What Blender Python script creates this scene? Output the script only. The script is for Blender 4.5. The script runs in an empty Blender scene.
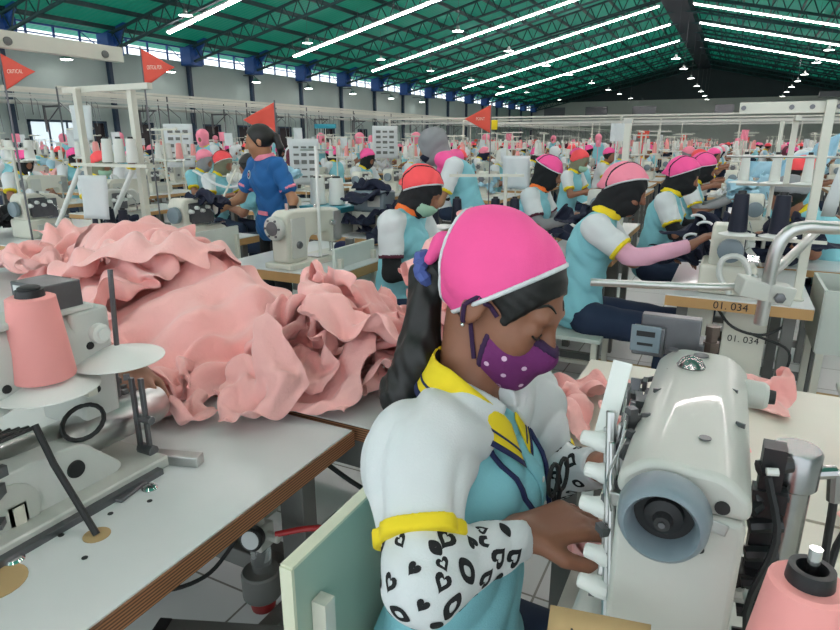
import bpy, math, random
import numpy as np
from mathutils import Vector, Matrix

R = math.radians
SC = bpy.context.scene
COL = SC.collection
RND = random.Random(11)

# ------------------------------------------------------------------ camera
cam_d = bpy.data.cameras.new('camera')
cam_d.sensor_width = 36.0
cam_d.lens = 25.97
cam_d.clip_start = 0.02
cam_d.clip_end = 300
cam = bpy.data.objects.new('camera', cam_d)
COL.objects.link(cam)
cam.location = (0, 0, 1.40)
cam.rotation_euler = (R(90 - 16.1), 0, R(26.75))
SC.camera = cam

# ------------------------------------------------------------------ world, exposure
world = bpy.data.worlds.new('sky')
SC.world = world
world.use_nodes = True
wn = world.node_tree.nodes
wn['Background'].inputs[0].default_value = (0.86, 0.95, 1.0, 1)
wn['Background'].inputs[1].default_value = 1.5
SC.view_settings.view_transform = 'Standard'
SC.view_settings.look = 'None'
SC.view_settings.gamma = 1
SC.view_settings.use_curve_mapping = False
SC.view_settings.exposure = 0.40
TUBE_STRENGTH = 30.0
LAMP_STRENGTH = 14.0

# ------------------------------------------------------------------ materials
MATS = {}
def mat(name, col, rough=0.5, metal=0.0, var=0.06, scale=12.0, bump=0.0, bscale=60.0, emit=0.0, coat=0.0, trans=0.0, alpha=1.0, sheen=0.0, spec=0.5, bdist=0.004):
    if name in MATS:
        return MATS[name]
    m = bpy.data.materials.new(name)
    m.use_nodes = True
    nt = m.node_tree
    b = nt.nodes['Principled BSDF']
    b.inputs['Roughness'].default_value = rough
    b.inputs['Metallic'].default_value = metal
    b.inputs['Coat Weight'].default_value = coat
    b.inputs['Transmission Weight'].default_value = trans
    b.inputs['Alpha'].default_value = alpha
    b.inputs['Sheen Weight'].default_value = sheen
    b.inputs['Specular IOR Level'].default_value = spec
    b.inputs['Base Color'].default_value = (*col, 1)
    if emit:
        b.inputs['Emission Color'].default_value = (*col, 1)
        b.inputs['Emission Strength'].default_value = emit
    elif var:
        tc = nt.nodes.new('ShaderNodeTexCoord')
        n = nt.nodes.new('ShaderNodeTexNoise')
        n.inputs['Scale'].default_value = scale
        n.inputs['Detail'].default_value = 4
        nt.links.new(tc.outputs['Object'], n.inputs['Vector'])
        mx = nt.nodes.new('ShaderNodeMix')
        mx.data_type = 'RGBA'
        mx.inputs[6].default_value = (*[max(0, c * (1 - var * 1.6)) for c in col], 1)
        mx.inputs[7].default_value = (*[min(1, c * (1 + var * 1.2)) for c in col], 1)
        nt.links.new(n.outputs['Fac'], mx.inputs[0])
        nt.links.new(mx.outputs[2], b.inputs['Base Color'])
    if bump:
        tc2 = nt.nodes.new('ShaderNodeTexCoord')
        n2 = nt.nodes.new('ShaderNodeTexNoise')
        n2.inputs['Scale'].default_value = bscale
        n2.inputs['Detail'].default_value = 5
        nt.links.new(tc2.outputs['Object'], n2.inputs['Vector'])
        bp = nt.nodes.new('ShaderNodeBump')
        bp.inputs['Strength'].default_value = bump
        bp.inputs['Distance'].default_value = bdist
        nt.links.new(n2.outputs['Fac'], bp.inputs['Height'])
        nt.links.new(bp.outputs['Normal'], b.inputs['Normal'])
    MATS[name] = m
    return m

def srgb(h):
    out = []
    for i in (0, 2, 4):
        c = int(h[i:i + 2], 16) / 255
        out.append(c / 12.92 if c <= 0.04045 else ((c + 0.055) / 1.055) ** 2.4)
    return tuple(out)

M = {}
M['cream'] = mat('painted_cream_metal', srgb('cfcdc0'), 0.35, coat=0.2, var=0.04)
M['machine_white'] = mat('machine_enamel', srgb('cbcdc8'), 0.3, coat=0.3, var=0.05, scale=6)
M['machine_grey'] = mat('machine_grey_enamel', srgb('bcbdb6'), 0.35, coat=0.2, var=0.05)
M['plastic_white'] = mat('white_plastic', srgb('dfe0dc'), 0.35, var=0.03)
M['grey_blue'] = mat('grey_blue_plastic', srgb('74828a'), 0.32, coat=0.2, var=0.05)
M['dull_steel'] = mat('dull_steel', (0.34, 0.34, 0.34), 0.24, 1.0, var=0.15, scale=30)
M['brown_metal'] = mat('brown_metal', srgb('5d4f48'), 0.45, 0.5)
M['chrome'] = mat('chrome', (0.72, 0.72, 0.72), 0.14, 1.0, var=0.05)
M['steel'] = mat('brushed_steel', (0.52, 0.52, 0.51), 0.3, 1.0, var=0.12, scale=30)
M['dark_steel'] = mat('dark_steel', (0.16, 0.16, 0.17), 0.38, 0.8, var=0.15, scale=30)
M['frame_grey'] = mat('grey_frame_paint', srgb('6b6b68'), 0.5, 0.2, var=0.1)
M['black'] = mat('black_plastic', (0.012, 0.012, 0.014), 0.4, var=0.1)
M['rubber'] = mat('black_rubber', (0.015, 0.015, 0.016), 0.6, var=0.1)
M['pink'] = mat('pink_jersey', srgb('f2b4af'), 0.85, var=0.05, scale=5, bump=0.55, bscale=17, sheen=0.3, bdist=0.02)
M['pink_thread'] = mat('pink_thread', srgb('ec9c98'), 0.6, var=0.04)
M['navy'] = mat('navy_fabric', srgb('151b33'), 0.85, var=0.12, bump=0.15, bscale=300)
M['navy_thread'] = mat('navy_thread', srgb('12162b'), 0.6)
M['white_thread'] = mat('white_thread', srgb('dcdcd6'), 0.7, var=0.03)
M['white_fab'] = mat('white_fabric', srgb('d5d8da'), 0.85, var=0.04, bump=0.15, bscale=350)
M['turq'] = mat('turquoise_fabric', srgb('84c3ce'), 0.85, var=0.07, scale=9, bump=0.2, bscale=380)
M['lightblue'] = mat('pale_blue_fabric', srgb('a9cfe0'), 0.85, var=0.1, scale=10)
M['blue'] = mat('royal_blue_fabric', srgb('1d5f9c'), 0.8, var=0.08)
M['yellow'] = mat('yellow_fabric', srgb('e6cb1c'), 0.8, var=0.05)
M['navy_trim'] = mat('navy_trim', srgb('1c2450'), 0.8, var=0.05)
M['hotpink'] = mat('bright_pink_fabric', srgb('f4559a'), 0.75, var=0.06, scale=8, bump=0.15, bscale=350)
M['coral'] = mat('coral_fabric', srgb('fb5358'), 0.75, var=0.06)
M['salmon'] = mat('salmon_pink_fabric', srgb('f08aa0'), 0.75, var=0.06)
M['orange'] = mat('orange_fabric', srgb('f0702a'), 0.75)
M['palepink'] = mat('pale_pink_fabric', srgb('d9a3b8'), 0.85)
M['grey_fab'] = mat('grey_jersey', srgb('8b8b8e'), 0.85, var=0.08)
M['olive'] = mat('olive_fabric', srgb('7d7c66'), 0.85)
M['black_fab'] = mat('black_fabric', srgb('141519'), 0.85, var=0.1)
M['maroon'] = mat('maroon_fabric', srgb('5a2436'), 0.85)
M['purple'] = mat('purple_fabric', srgb('6c2463'), 0.85, var=0.08, bump=0.2, bscale=350)
M['purple_dk'] = mat('dark_purple_trim', srgb('33173f'), 0.85)
M['mint'] = mat('mint_mask', srgb('9cc0a8'), 0.8)
M['denim'] = mat('dark_navy_trousers', srgb('1c2b45'), 0.85)
M['skin'] = mat('skin', srgb('8f5f48'), 0.5, var=0.06, scale=14)
M['skin_dark'] = mat('skin_darker', srgb('8a5b45'), 0.5, var=0.06, scale=14)
M['skin_mid'] = mat('skin_light', srgb('a97858'), 0.5, var=0.06, scale=14)
M['hair'] = mat('black_hair', (0.004, 0.0035, 0.0035), 0.45, var=0.2, scale=40)
M['flag'] = mat('flag_red', srgb('d9503f'), 0.7, var=0.05)
M['flag_text'] = mat('flag_lettering', srgb('f0d9c8'), 0.7)
M['paper'] = mat('white_paper', srgb('cfd3d4'), 0.8, var=0.03)
M['kraft'] = mat('kraft_paper', srgb('b09468'), 0.8, var=0.06)
M['red'] = mat('red_plastic', srgb('b02a2c'), 0.4)
M['wood_pale'] = mat('plywood_edge_pale', srgb('b98f5c'), 0.6, var=0.15, scale=8)
M['glass'] = mat('clear_plastic', (0.85, 0.88, 0.88), 0.08, trans=0.9, var=0)
M['roof_blue'] = mat('blue_steel_paint', srgb('1f4f96'), 0.5, var=0.08)
M['truss'] = mat('dark_green_steel', srgb('1d3d40'), 0.55, var=0.1)
M['dark_blue'] = mat('dark_blue_duct', srgb('101b2c'), 0.6, var=0.1)
M['wall'] = mat('wall_paint', srgb('a4b1ad'), 0.7, var=0.04, scale=1.5)
M['wall_low'] = mat('wall_paint_pale', srgb('a2a49f'), 0.7, var=0.04, scale=1.5)
M['gable'] = mat('dark_gable_sheet', srgb('16262b'), 0.7, var=0.2, scale=1.2)
M['col'] = mat('column_navy', srgb('23364a'), 0.6)
M['tube'] = mat('fluorescent_tube', (1.0, 0.90, 0.905), emit=TUBE_STRENGTH)
M['lamp'] = mat('lamp_glow', (1.0, 1.0, 0.96), emit=LAMP_STRENGTH)
M['screen'] = mat('window_daylight', (0.9, 0.96, 1.0), 0.1, trans=0.7, var=0)
M['tabletop'] = mat('white_laminate', srgb('d3d5d4'), 0.28, var=0.07, scale=5, coat=0.15)
M['laminate_cream'] = mat('cream_laminate', srgb('d6d2c4'), 0.35, var=0.06, scale=5)
M['board_green'] = mat('chair_board_green', srgb('a3b8a8'), 0.45, var=0.06, scale=4)
M['chair_edge'] = mat('chair_board_edge', srgb('dcdcc4'), 0.5)
M['chair_white'] = mat('chair_white_board', srgb('c9cfc8'), 0.5, var=0.05)
M['dark_pane'] = mat('dark_window_pane', srgb('3a3437'), 0.2)
M['teal_plastic'] = mat('teal_plastic', srgb('2c8fa0'), 0.5)

def ply_material():
    m = bpy.data.materials.new('plywood_layers')
    m.use_nodes = True
    nt = m.node_tree
    b = nt.nodes['Principled BSDF']
    b.inputs['Roughness'].default_value = 0.6
    tc = nt.nodes.new('ShaderNodeTexCoord')
    sep = nt.nodes.new('ShaderNodeSeparateXYZ')
    nt.links.new(tc.outputs['Object'], sep.inputs[0])
    no = nt.nodes.new('ShaderNodeTexNoise')
    no.inputs['Scale'].default_value = 14
    nt.links.new(tc.outputs['Object'], no.inputs['Vector'])
    ma = nt.nodes.new('ShaderNodeMath'); ma.operation = 'MULTIPLY_ADD'
    ma.inputs[1].default_value = 0.0018
    nt.links.new(no.outputs['Fac'], ma.inputs[0]); nt.links.new(sep.outputs['Z'], ma.inputs[2])
    mu = nt.nodes.new('ShaderNodeMath'); mu.operation = 'MULTIPLY'; mu.inputs[1].default_value = 1050
    nt.links.new(ma.outputs[0], mu.inputs[0])
    si = nt.nodes.new('ShaderNodeMath'); si.operation = 'SINE'
    nt.links.new(mu.outputs[0], si.inputs[0])
    mr = nt.nodes.new('ShaderNodeMapRange'); mr.inputs[1].default_value = -0.4; mr.inputs[2].default_value = 0.6
    nt.links.new(si.outputs[0], mr.inputs[0])
    mx = nt.nodes.new('ShaderNodeMix'); mx.data_type = 'RGBA'
    mx.inputs[6].default_value = (*srgb('5b3a26'), 1); mx.inputs[7].default_value = (*srgb('a3704c'), 1)
    nt.links.new(mr.outputs[0], mx.inputs[0]); nt.links.new(mx.outputs[2], b.inputs['Base Color'])
    return m
M['ply'] = ply_material()

def tile_material():
    m = bpy.data.materials.new('floor_tiles')
    m.use_nodes = True
    nt = m.node_tree
    b = nt.nodes['Principled BSDF']
    b.inputs['Roughness'].default_value = 0.3
    tc = nt.nodes.new('ShaderNodeTexCoord')
    br = nt.nodes.new('ShaderNodeTexBrick')
    br.offset = 0
    br.inputs['Color1'].default_value = (*srgb('cfd0cf'), 1)
    br.inputs['Color2'].default_value = (*srgb('c6c8c8'), 1)
    br.inputs['Mortar'].default_value = (*srgb('75726c'), 1)
    br.inputs['Scale'].default_value = 1
    br.inputs['Brick Width'].default_value = 0.4
    br.inputs['Row Height'].default_value = 0.4
    br.inputs['Mortar Size'].default_value = 0.004
    nt.links.new(tc.outputs['Object'], br.inputs['Vector'])
    nt.links.new(br.outputs['Color'], b.inputs['Base Color'])
    return m
M['tiles'] = tile_material()

def roof_material():
    m = bpy.data.materials.new('green_roof_sheet')
    m.use_nodes = True
    nt = m.node_tree
    b = nt.nodes['Principled BSDF']
    b.inputs['Roughness'].default_value = 0.55
    b.inputs['Base Color'].default_value = (*srgb('3aa48e'), 1)
    tr = nt.nodes.new('ShaderNodeBsdfTranslucent')
    tr.inputs['Color'].default_value = (*srgb('4db3a0'), 1)
    mx = nt.nodes.new('ShaderNodeMixShader')
    mx.inputs[0].default_value = 0.45
    tc = nt.nodes.new('ShaderNodeTexCoord')
    wv = nt.nodes.new('ShaderNodeTexWave')
    wv.bands_direction = 'Y'
    wv.inputs['Scale'].default_value = 1.6
    bp = nt.nodes.new('ShaderNodeBump')
    bp.inputs['Strength'].default_value = 0.5
    bp.inputs['Distance'].default_value = 0.04
    nt.links.new(tc.outputs['Object'], wv.inputs['Vector'])
    nt.links.new(wv.outputs['Fac'], bp.inputs['Height'])
    nt.links.new(bp.outputs['Normal'], b.inputs['Normal'])
    out = nt.nodes['Material Output']
    nt.links.new(b.outputs[0], mx.inputs[1]); nt.links.new(tr.outputs[0], mx.inputs[2])
    nt.links.new(mx.outputs[0], out.inputs['Surface'])
    return m
M['roof'] = roof_material()

# ------------------------------------------------------------------ object helpers
def tag(o, label=None, cat=None, group=None, kind=None):
    if label: o['label'] = label
    if cat: o['category'] = cat
    if group: o['group'] = group
    if kind: o['kind'] = kind
    return o

ORD = ['first', 'second', 'third', 'fourth', 'fifth', 'sixth', 'seventh', 'eighth', 'ninth', 'tenth', 'eleventh', 'twelfth', 'thirteenth', 'fourteenth', 'fifteenth', 'sixteenth', 'seventeenth', 'eighteenth', 'nineteenth', 'twentieth', 'twenty-first', 'twenty-second', 'twenty-third', 'twenty-fourth', 'twenty-fifth', 'twenty-sixth', 'twenty-seventh', 'twenty-eighth']
def thing(name, label, cat, loc=(0, 0, 0), rz=0.0, group=None):
    o = bpy.data.objects.new(name, None)
    o.empty_display_size = 0.05
    COL.objects.link(o)
    o.location = loc
    o.rotation_euler = (0, 0, R(rz))
    return tag(o, label, cat, group)

def copy_thing(root, loc=None, rz=None, label=None, group=None, name=None, scale=None):
    r = root.copy()
    COL.objects.link(r)
    if loc is not None: r.location = loc
    if rz is not None: r.rotation_euler = (0, 0, R(rz))
    if scale is not None: r.scale = (scale, scale, scale)
    if label: r['label'] = label
    if group: r['group'] = group
    elif 'group' in r: del r['group']
    for ch in list(root.children):
        c = ch.copy(); COL.objects.link(c); c.parent = r
        for g in list(ch.children):
            d = g.copy(); COL.objects.link(d); d.parent = c
    return r

class MB:
    """collects shapes, then links them as one mesh object"""
    def __init__(s): s.v = []; s.f = []; s.m = []
    def _add(s, vs, fs, mi=0):
        b = len(s.v)
        s.v += [tuple(p) for p in vs]
        s.f += [tuple(b + i for i in f) for f in fs]
        s.m += [mi] * len(fs)
        return s
    def box(s, c, size, rot=None, mi=0, taper=1.0):
        hx, hy, hz = size[0] / 2, size[1] / 2, size[2] / 2
        vs = []
        for z in (-hz, hz):
            t = taper if z > 0 else 1.0
            for x, y in ((-hx, -hy), (hx, -hy), (hx, hy), (-hx, hy)):
                vs.append(Vector((x * t, y * t, z)))
        if rot is not None: vs = [rot @ v for v in vs]
        c = Vector(c)
        return s._add([v + c for v in vs], [(3, 2, 1, 0), (4, 5, 6, 7), (0, 1, 5, 4), (1, 2, 6, 5), (2, 3, 7, 6), (3, 0, 4, 7)], mi)
    def frame(s, axis):
        a = Vector(axis).normalized()
        h = Vector((0, 0, 1)) if abs(a.z) < 0.9 else Vector((1, 0, 0))
        u = a.cross(h).normalized(); w = a.cross(u).normalized()
        return a, u, w
    def cyl(s, p, q, r0, r1=None, n=14, mi=0):
        r1 = r0 if r1 is None else r1
        p = Vector(p); q = Vector(q)
        a, u, w = s.frame(q - p)
        vs = []
        for c, r in ((p, r0), (q, r1)):
            for i in range(n):
                t = 2 * math.pi * i / n
                vs.append(c + u * math.cos(t) * r + w * math.sin(t) * r)
        fs = [(i, (i + 1) % n, n + (i + 1) % n, n + i) for i in range(n)]
        fs += [tuple(range(n - 1, -1, -1)), tuple(range(n, 2 * n))]
        return s._add(vs, fs, mi)
    def lathe(s, prof, o=(0, 0, 0), axis=(0, 0, 1), n=24, mi=0):
        o = Vector(o); a, u, w = s.frame(axis)
        vs = []; fs = []
        for h, r in prof:
            for i in range(n):
                t = 2 * math.pi * i / n
                vs.append(o + a * h + (u * math.cos(t) + w * math.sin(t)) * max(r, 1e-5))
        for k in range(len(prof) - 1):
            for i in range(n):
                j = (i + 1) % n
                fs.append((k * n + i, k * n + j, (k + 1) * n + j, (k + 1) * n + i))
        fs.append(tuple(range(n - 1, -1, -1)))
        fs.append(tuple((len(prof) - 1) * n + i for i in range(n)))
        return s._add(vs, fs, mi)
    def tube(s, pts, r, n=8, mi=0, closed=False):
        pts = [Vector(p) for p in pts]
        m = len(pts); vs = []; fs = []
        up = None
        for k, p in enumerate(pts):
            if closed: d = pts[(k + 1) % m] - pts[k - 1]
            else: d = pts[min(k + 1, m - 1)] - pts[max(k - 1, 0)]
            d.normalize()
            if up is None:
                h = Vector((0, 0, 1)) if abs(d.z) < 0.9 else Vector((1, 0, 0))
                up = d.cross(h).normalized()
            up = (up - d * up.dot(d)).normalized()
            w = d.cross(up)
            rr = r[k] if isinstance(r, (list, tuple)) else r
            for i in range(n):
                t = 2 * math.pi * i / n
                vs.append(p + up * math.cos(t) * rr + w * math.sin(t) * rr)
        for k in range(m if closed else m - 1):
            k2 = (k + 1) % m
            for i in range(n):
                j = (i + 1) % n
                fs.append((k * n + i, k * n + j, k2 * n + j, k2 * n + i))
        if not closed:
            fs.append(tuple(range(n - 1, -1, -1))); fs.append(tuple((m - 1) * n + i for i in range(n)))
        return s._add(vs, fs, mi)
    def prism(s, poly, h, M4=None, mi=0):
        """poly: 2-D outline in local xy (counter-clockwise), thickness h along +z, placed by the matrix M4"""
        n = len(poly); M4 = M4 or Matrix.Identity(4)
        vs = [M4 @ Vector((x, y, 0)) for x, y in poly] + [M4 @ Vector((x, y, h)) for x, y in poly]
        fs = [tuple(range(n - 1, -1, -1)), tuple(range(n, 2 * n))] + [(i, (i + 1) % n, n + (i + 1) % n, n + i) for i in range(n)]
        return s._add(vs, fs, mi)
    def ball(s, c, r, n=12, mi=0, M3=None):
        r = (r, r, r) if not isinstance(r, (tuple, list)) else r
        c = Vector(c); vs = [Vector((0, 0, r[2]))]; fs = []
        m = n // 2
        for k in range(1, m):
            ph = math.pi * k / m
            for i in range(n):
                t = 2 * math.pi * i / n
                vs.append(Vector((r[0] * math.sin(ph) * math.cos(t), r[1] * math.sin(ph) * math.sin(t), r[2] * math.cos(ph))))
        vs.append(Vector((0, 0, -r[2])))
        for i in range(n): fs.append((0, 1 + i, 1 + (i + 1) % n))
        for k in range(m - 2):
            for i in range(n):
                a = 1 + k * n + i; b = 1 + k * n + (i + 1) % n
                fs.append((a, a + n, b + n, b))
        e = len(vs) - 1
        for i in range(n): fs.append((e, 1 + (m - 2) * n + (i + 1) % n, 1 + (m - 2) * n + i))
        if M3 is not None: vs = [M3 @ v for v in vs]
        return s._add([v + c for v in vs], fs, mi)
    def grid(s, nu, nv, fn, mi=0):
        vs = [fn(i / (nu - 1), j / (nv - 1)) for j in range(nv) for i in range(nu)]
        fs = [(j * nu + i, j * nu + i + 1, (j + 1) * nu + i + 1, (j + 1) * nu + i) for j in range(nv - 1) for i in range(nu - 1)]
        return s._add(vs, fs, mi)
    def mesh(s, name, mats):
        me = bpy.data.meshes.new(name)
        me.from_pydata(s.v, [], s.f)
        mats = mats if isinstance(mats, (list, tuple)) else [mats]
        for m in mats: me.materials.append(m)
        me.polygons.foreach_set('material_index', s.m)
        me.polygons.foreach_set('use_smooth', [True] * len(s.f))
        me.update()
        me.set_sharp_from_angle(angle=R(34))
        return me
    def build(s, name, mats, parent=None, bevel=0.0, seg=2, solid=0.0):
        o = bpy.data.objects.new(name, s.mesh(name, mats))
        COL.objects.link(o)
        if parent: o.parent = parent
        if solid:
            md = o.modifiers.new('thickness', 'SOLIDIFY'); md.thickness = solid; md.offset = 0
        if bevel:
            md = o.modifiers.new('bevel', 'BEVEL'); md.width = bevel; md.segments = seg
            md.limit_method = 'ANGLE'; md.angle_limit = R(40); md.harden_normals = False
        return o

def text_mesh(body, size, depth=0.0004):
    cu = bpy.data.curves.new('t', 'FONT'); cu.body = body; cu.size = size; cu.extrude = depth
    cu.align_x = 'CENTER'; cu.align_y = 'CENTER'
    o = bpy.data.objects.new('t', cu); COL.objects.link(o)
    dg = bpy.context.evaluated_depsgraph_get()
    me = bpy.data.meshes.new_from_object(o.evaluated_get(dg))
    bpy.data.objects.remove(o)
    return me

def lettering(body, size, m, parent, M4, name='lettering', depth=0.0004):
    me = text_mesh(body, size, depth); me.transform(M4)
    me.materials.clear(); me.materials.append(m)
    o = bpy.data.objects.new(name, me); COL.objects.link(o); o.parent = parent
    return o

def bez(pts, n=24):
    """Catmull-Rom through the points"""
    P = [Vector(p) for p in pts]; P = [P[0] * 2 - P[1]] + P + [P[-1] * 2 - P[-2]]
    out = []
    segs = len(P) - 3
    for k in range(segs):
        a, b, c, d = P[k:k + 4]
        m = max(2, n // segs)
        for i in range(m):
            t = i / m
            out.append(0.5 * ((2 * b) + (c - a) * t + (2 * a - 5 * b + 4 * c - d) * t * t + (3 * b - a - 3 * c + d) * t ** 3))
    out.append(P[-2])
    return out
# ------------------------------------------------------------------ smooth bodies: distance field + surface nets
class Field:
    def __init__(s, lo, hi, res):
        s.lo = np.array(lo, np.float32); s.res = res
        n = [int(math.ceil((h - l) / res)) + 1 for l, h in zip(lo, hi)]
        s.ax = [np.float32(l) + np.arange(k, dtype=np.float32) * np.float32(res) for l, k in zip(lo, n)]
        s.F = np.full(n, 0.08, np.float32)
    def _sub(s, lo, hi):
        sl = []
        for a, l, h in zip(s.ax, lo, hi):
            i0 = int(np.searchsorted(a, l)); i1 = int(np.searchsorted(a, h))
            if i1 <= i0: return None, None
            sl.append(slice(i0, i1))
        sl = tuple(sl)
        X = s.ax[0][sl[0]][:, None, None]; Y = s.ax[1][sl[1]][None, :, None]; Z = s.ax[2][sl[2]][None, None, :]
        return sl, (X, Y, Z)
    def _mix(s, sl, d, k):
        a = s.F[sl]
        if k > 0:
            h = np.maximum(k - np.abs(a - d), 0) / k
            s.F[sl] = np.minimum(a, d) - h * h * k * 0.25
        else: s.F[sl] = np.minimum(a, d)
    def cone(s, p, q, r1, r2, k=0.02):
        p = np.array(p, np.float32); q = np.array(q, np.float32)
        m = max(r1, r2) + k + 3 * s.res + 0.02
        sl, G = s._sub(np.minimum(p, q) - m, np.maximum(p, q) + m)
        if sl is None: return s
        d = q - p; L = float(d @ d) + 1e-9
        x, y, z = G[0] - p[0], G[1] - p[1], G[2] - p[2]
        h = np.clip((x * d[0] + y * d[1] + z * d[2]) / L, 0, 1)
        D = np.sqrt((x - h * d[0]) ** 2 + (y - h * d[1]) ** 2 + (z - h * d[2]) ** 2) - (r1 + (r2 - r1) * h)
        s._mix(sl, D, k); return s
    def _ell(s, G, c, r, M3):
        x, y, z = G[0] - np.float32(c[0]), G[1] - np.float32(c[1]), G[2] - np.float32(c[2])
        if M3 is not None:
            m = np.array(M3, np.float32).T
            x, y, z = (m[0, 0] * x + m[0, 1] * y + m[0, 2] * z, m[1, 0] * x + m[1, 1] * y + m[1, 2] * z, m[2, 0] * x + m[2, 1] * y + m[2, 2] * z)
        k0 = np.sqrt((x / r[0]) ** 2 + (y / r[1]) ** 2 + (z / r[2]) ** 2)
        k1 = np.sqrt((x / r[0] ** 2) ** 2 + (y / r[1] ** 2) ** 2 + (z / r[2] ** 2) ** 2) + 1e-6
        return (k0 * (k0 - 1) / k1).astype(np.float32)
    def ell(s, c, r, M3=None, k=0.02):
        m = max(r) + k + 3 * s.res + 0.02
        sl, G = s._sub(np.array(c) - m, np.array(c) + m)
        if sl is None: return s
        s._mix(sl, s._ell(G, c, r, M3), k); return s
    def carve(s, c, r, M3=None, k=0.01):
        m = max(r) + k + 3 * s.res
        sl, G = s._sub(np.array(c) - m, np.array(c) + m)
        if sl is None: return s
        D = -s._ell(G, c, r, M3); a = s.F[sl]
        h = np.maximum(k - np.abs(a - D), 0) / k
        s.F[sl] = np.maximum(a, D) + h * h * k * 0.25
        return s
    def cut(s, p, n):
        """keep the side the normal points away from"""
        n = Vector(n).normalized()
        X, Y, Z = s.ax[0][:, None, None], s.ax[1][None, :, None], s.ax[2][None, None, :]
        s.F = np.maximum(s.F, ((X - p[0]) * n[0] + (Y - p[1]) * n[1] + (Z - p[2]) * n[2]).astype(np.float32)); return s
    def slab(s, p, n, w):
        n = Vector(n).normalized()
        X, Y, Z = s.ax[0][:, None, None], s.ax[1][None, :, None], s.ax[2][None, None, :]
        s.F = np.maximum(s.F, (np.abs((X - p[0]) * n[0] + (Y - p[1]) * n[1] + (Z - p[2]) * n[2]) - w).astype(np.float32)); return s
    def folds(s, a, f=1.0, seed=0.0):
        X, Y, Z = s.ax[0][:, None, None], s.ax[1][None, :, None], s.ax[2][None, None, :]
        w = (1 - 2 * np.abs(np.sin(Z * 30 * f + 2.0 * np.sin(X * 18 * f + seed) + 1.9 * np.sin(Y * 20 * f + seed * 2)))) * 0.75 + np.sin(X * 41 * f + Y * 23 * f + 2 * np.sin(Z * 13 * f + seed)) * 0.4
        s.F = s.F + (a * w).astype(np.float32); return s
    def at(s, p):
        i = [(p[k] - s.lo[k]) / s.res for k in range(3)]
        b = [min(max(int(math.floor(v)), 0), s.F.shape[k] - 2) for k, v in enumerate(i)]
        f = [v - bb for v, bb in zip(i, b)]
        c = s.F[b[0]:b[0] + 2, b[1]:b[1] + 2, b[2]:b[2] + 2]
        c = c[0] * (1 - f[0]) + c[1] * f[0]; c = c[0] * (1 - f[1]) + c[1] * f[1]
        return float(c[0] * (1 - f[2]) + c[1] * f[2])
    def hit(s, o, d, far=0.25):
        """first surface point from o along d"""
        o = Vector(o); d = Vector(d).normalized(); t = 0.0
        for _ in range(120):
            v = s.at(o + d * t)
            if v < 0.0003: break
            t += max(v * 0.8, 0.0006)
            if t > far: return None
        return o + d * t
    def net(s, name, m):
        F = s.F
        F[0], F[-1] = 0.05, 0.05; F[:, 0], F[:, -1] = 0.05, 0.05; F[:, :, 0], F[:, :, -1] = 0.05, 0.05
        S = F < 0
        nx, ny, nz = F.shape
        c = [S[i:nx - 1 + i, j:ny - 1 + j, k:nz - 1 + k] for i in (0, 1) for j in (0, 1) for k in (0, 1)]
        al = c[0].copy(); an = c[0].copy()
        for q in c[1:]: al &= q; an |= q
        act = an & ~al
        I = np.argwhere(act)
        idx = np.full(act.shape, -1, np.int64); idx[tuple(I.T)] = np.arange(len(I))
        P = np.zeros((len(I), 3)); W = np.zeros(len(I))
        i, j, k = I.T
        for ax in range(3):
            for a in (0, 1):
                for b in (0, 1):
                    o0 = [0, 0, 0]; oth = [q for q in range(3) if q != ax]
                    o0[oth[0]] = a; o0[oth[1]] = b; o1 = list(o0); o1[ax] = 1
                    f0 = F[i + o0[0], j + o0[1], k + o0[2]]; f1 = F[i + o1[0], j + o1[1], k + o1[2]]
                    m_ = (f0 < 0) != (f1 < 0)
                    t = np.where(m_, f0 / np.where(m_, f0 - f1, 1), 0)
                    v = np.tile(np.array(o0, float), (len(I), 1)); v[:, ax] += t
                    P[m_] += v[m_]; W[m_] += 1
        P = (P / W[:, None] + I) * s.res + s.lo
        quads = []
        for ax in range(3):
            o = [q for q in range(3) if q != ax]
            A = np.moveaxis(S, ax, 0)
            d = A[:-1] != A[1:]
            d = np.moveaxis(d, 0, ax)
            E = np.argwhere(d)
            ok = np.ones(len(E), bool)
            for q in o: ok &= (E[:, q] > 0) & (E[:, q] < (nx, ny, nz)[q] - 1)
            E = E[ok]
            def cell(da, db):
                e = E.copy(); e[:, o[0]] -= da; e[:, o[1]] -= db
                return idx[e[:, 0], e[:, 1], e[:, 2]]
            q4 = np.stack([cell(0, 0), cell(1, 0), cell(1, 1), cell(0, 1)], 1)
            ins = S[E[:, 0], E[:, 1], E[:, 2]]
            flip = ins if ax != 1 else ~ins
            q4[~flip] = q4[~flip][:, ::-1]
            quads.append(q4)
        Q = np.concatenate(quads)
        me = bpy.data.meshes.new(name)
        me.vertices.add(len(P)); me.vertices.foreach_set('co', P.astype(np.float32).ravel())
        me.loops.add(len(Q) * 4); me.loops.foreach_set('vertex_index', Q.astype(np.int32).ravel())
        me.polygons.add(len(Q)); me.polygons.foreach_set('loop_start', np.arange(0, len(Q) * 4, 4, dtype=np.int32))
        me.polygons.foreach_set('use_smooth', np.ones(len(Q), bool))
        me.update(calc_edges=True); me.validate()
        me.materials.append(m)
        return me
    def build(s, name, m, parent=None):
        o = bpy.data.objects.new(name, s.net(name, m)); COL.objects.link(o)
        if parent: o.parent = parent
        return o

V = Vector
def basis(z, x):
    """rotation whose local z is along z and whose local x leans to x"""
    z = V(z).normalized(); y = z.cross(V(x)).normalized(); x = y.cross(z)
    return Matrix((x, y, z)).transposed()

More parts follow.
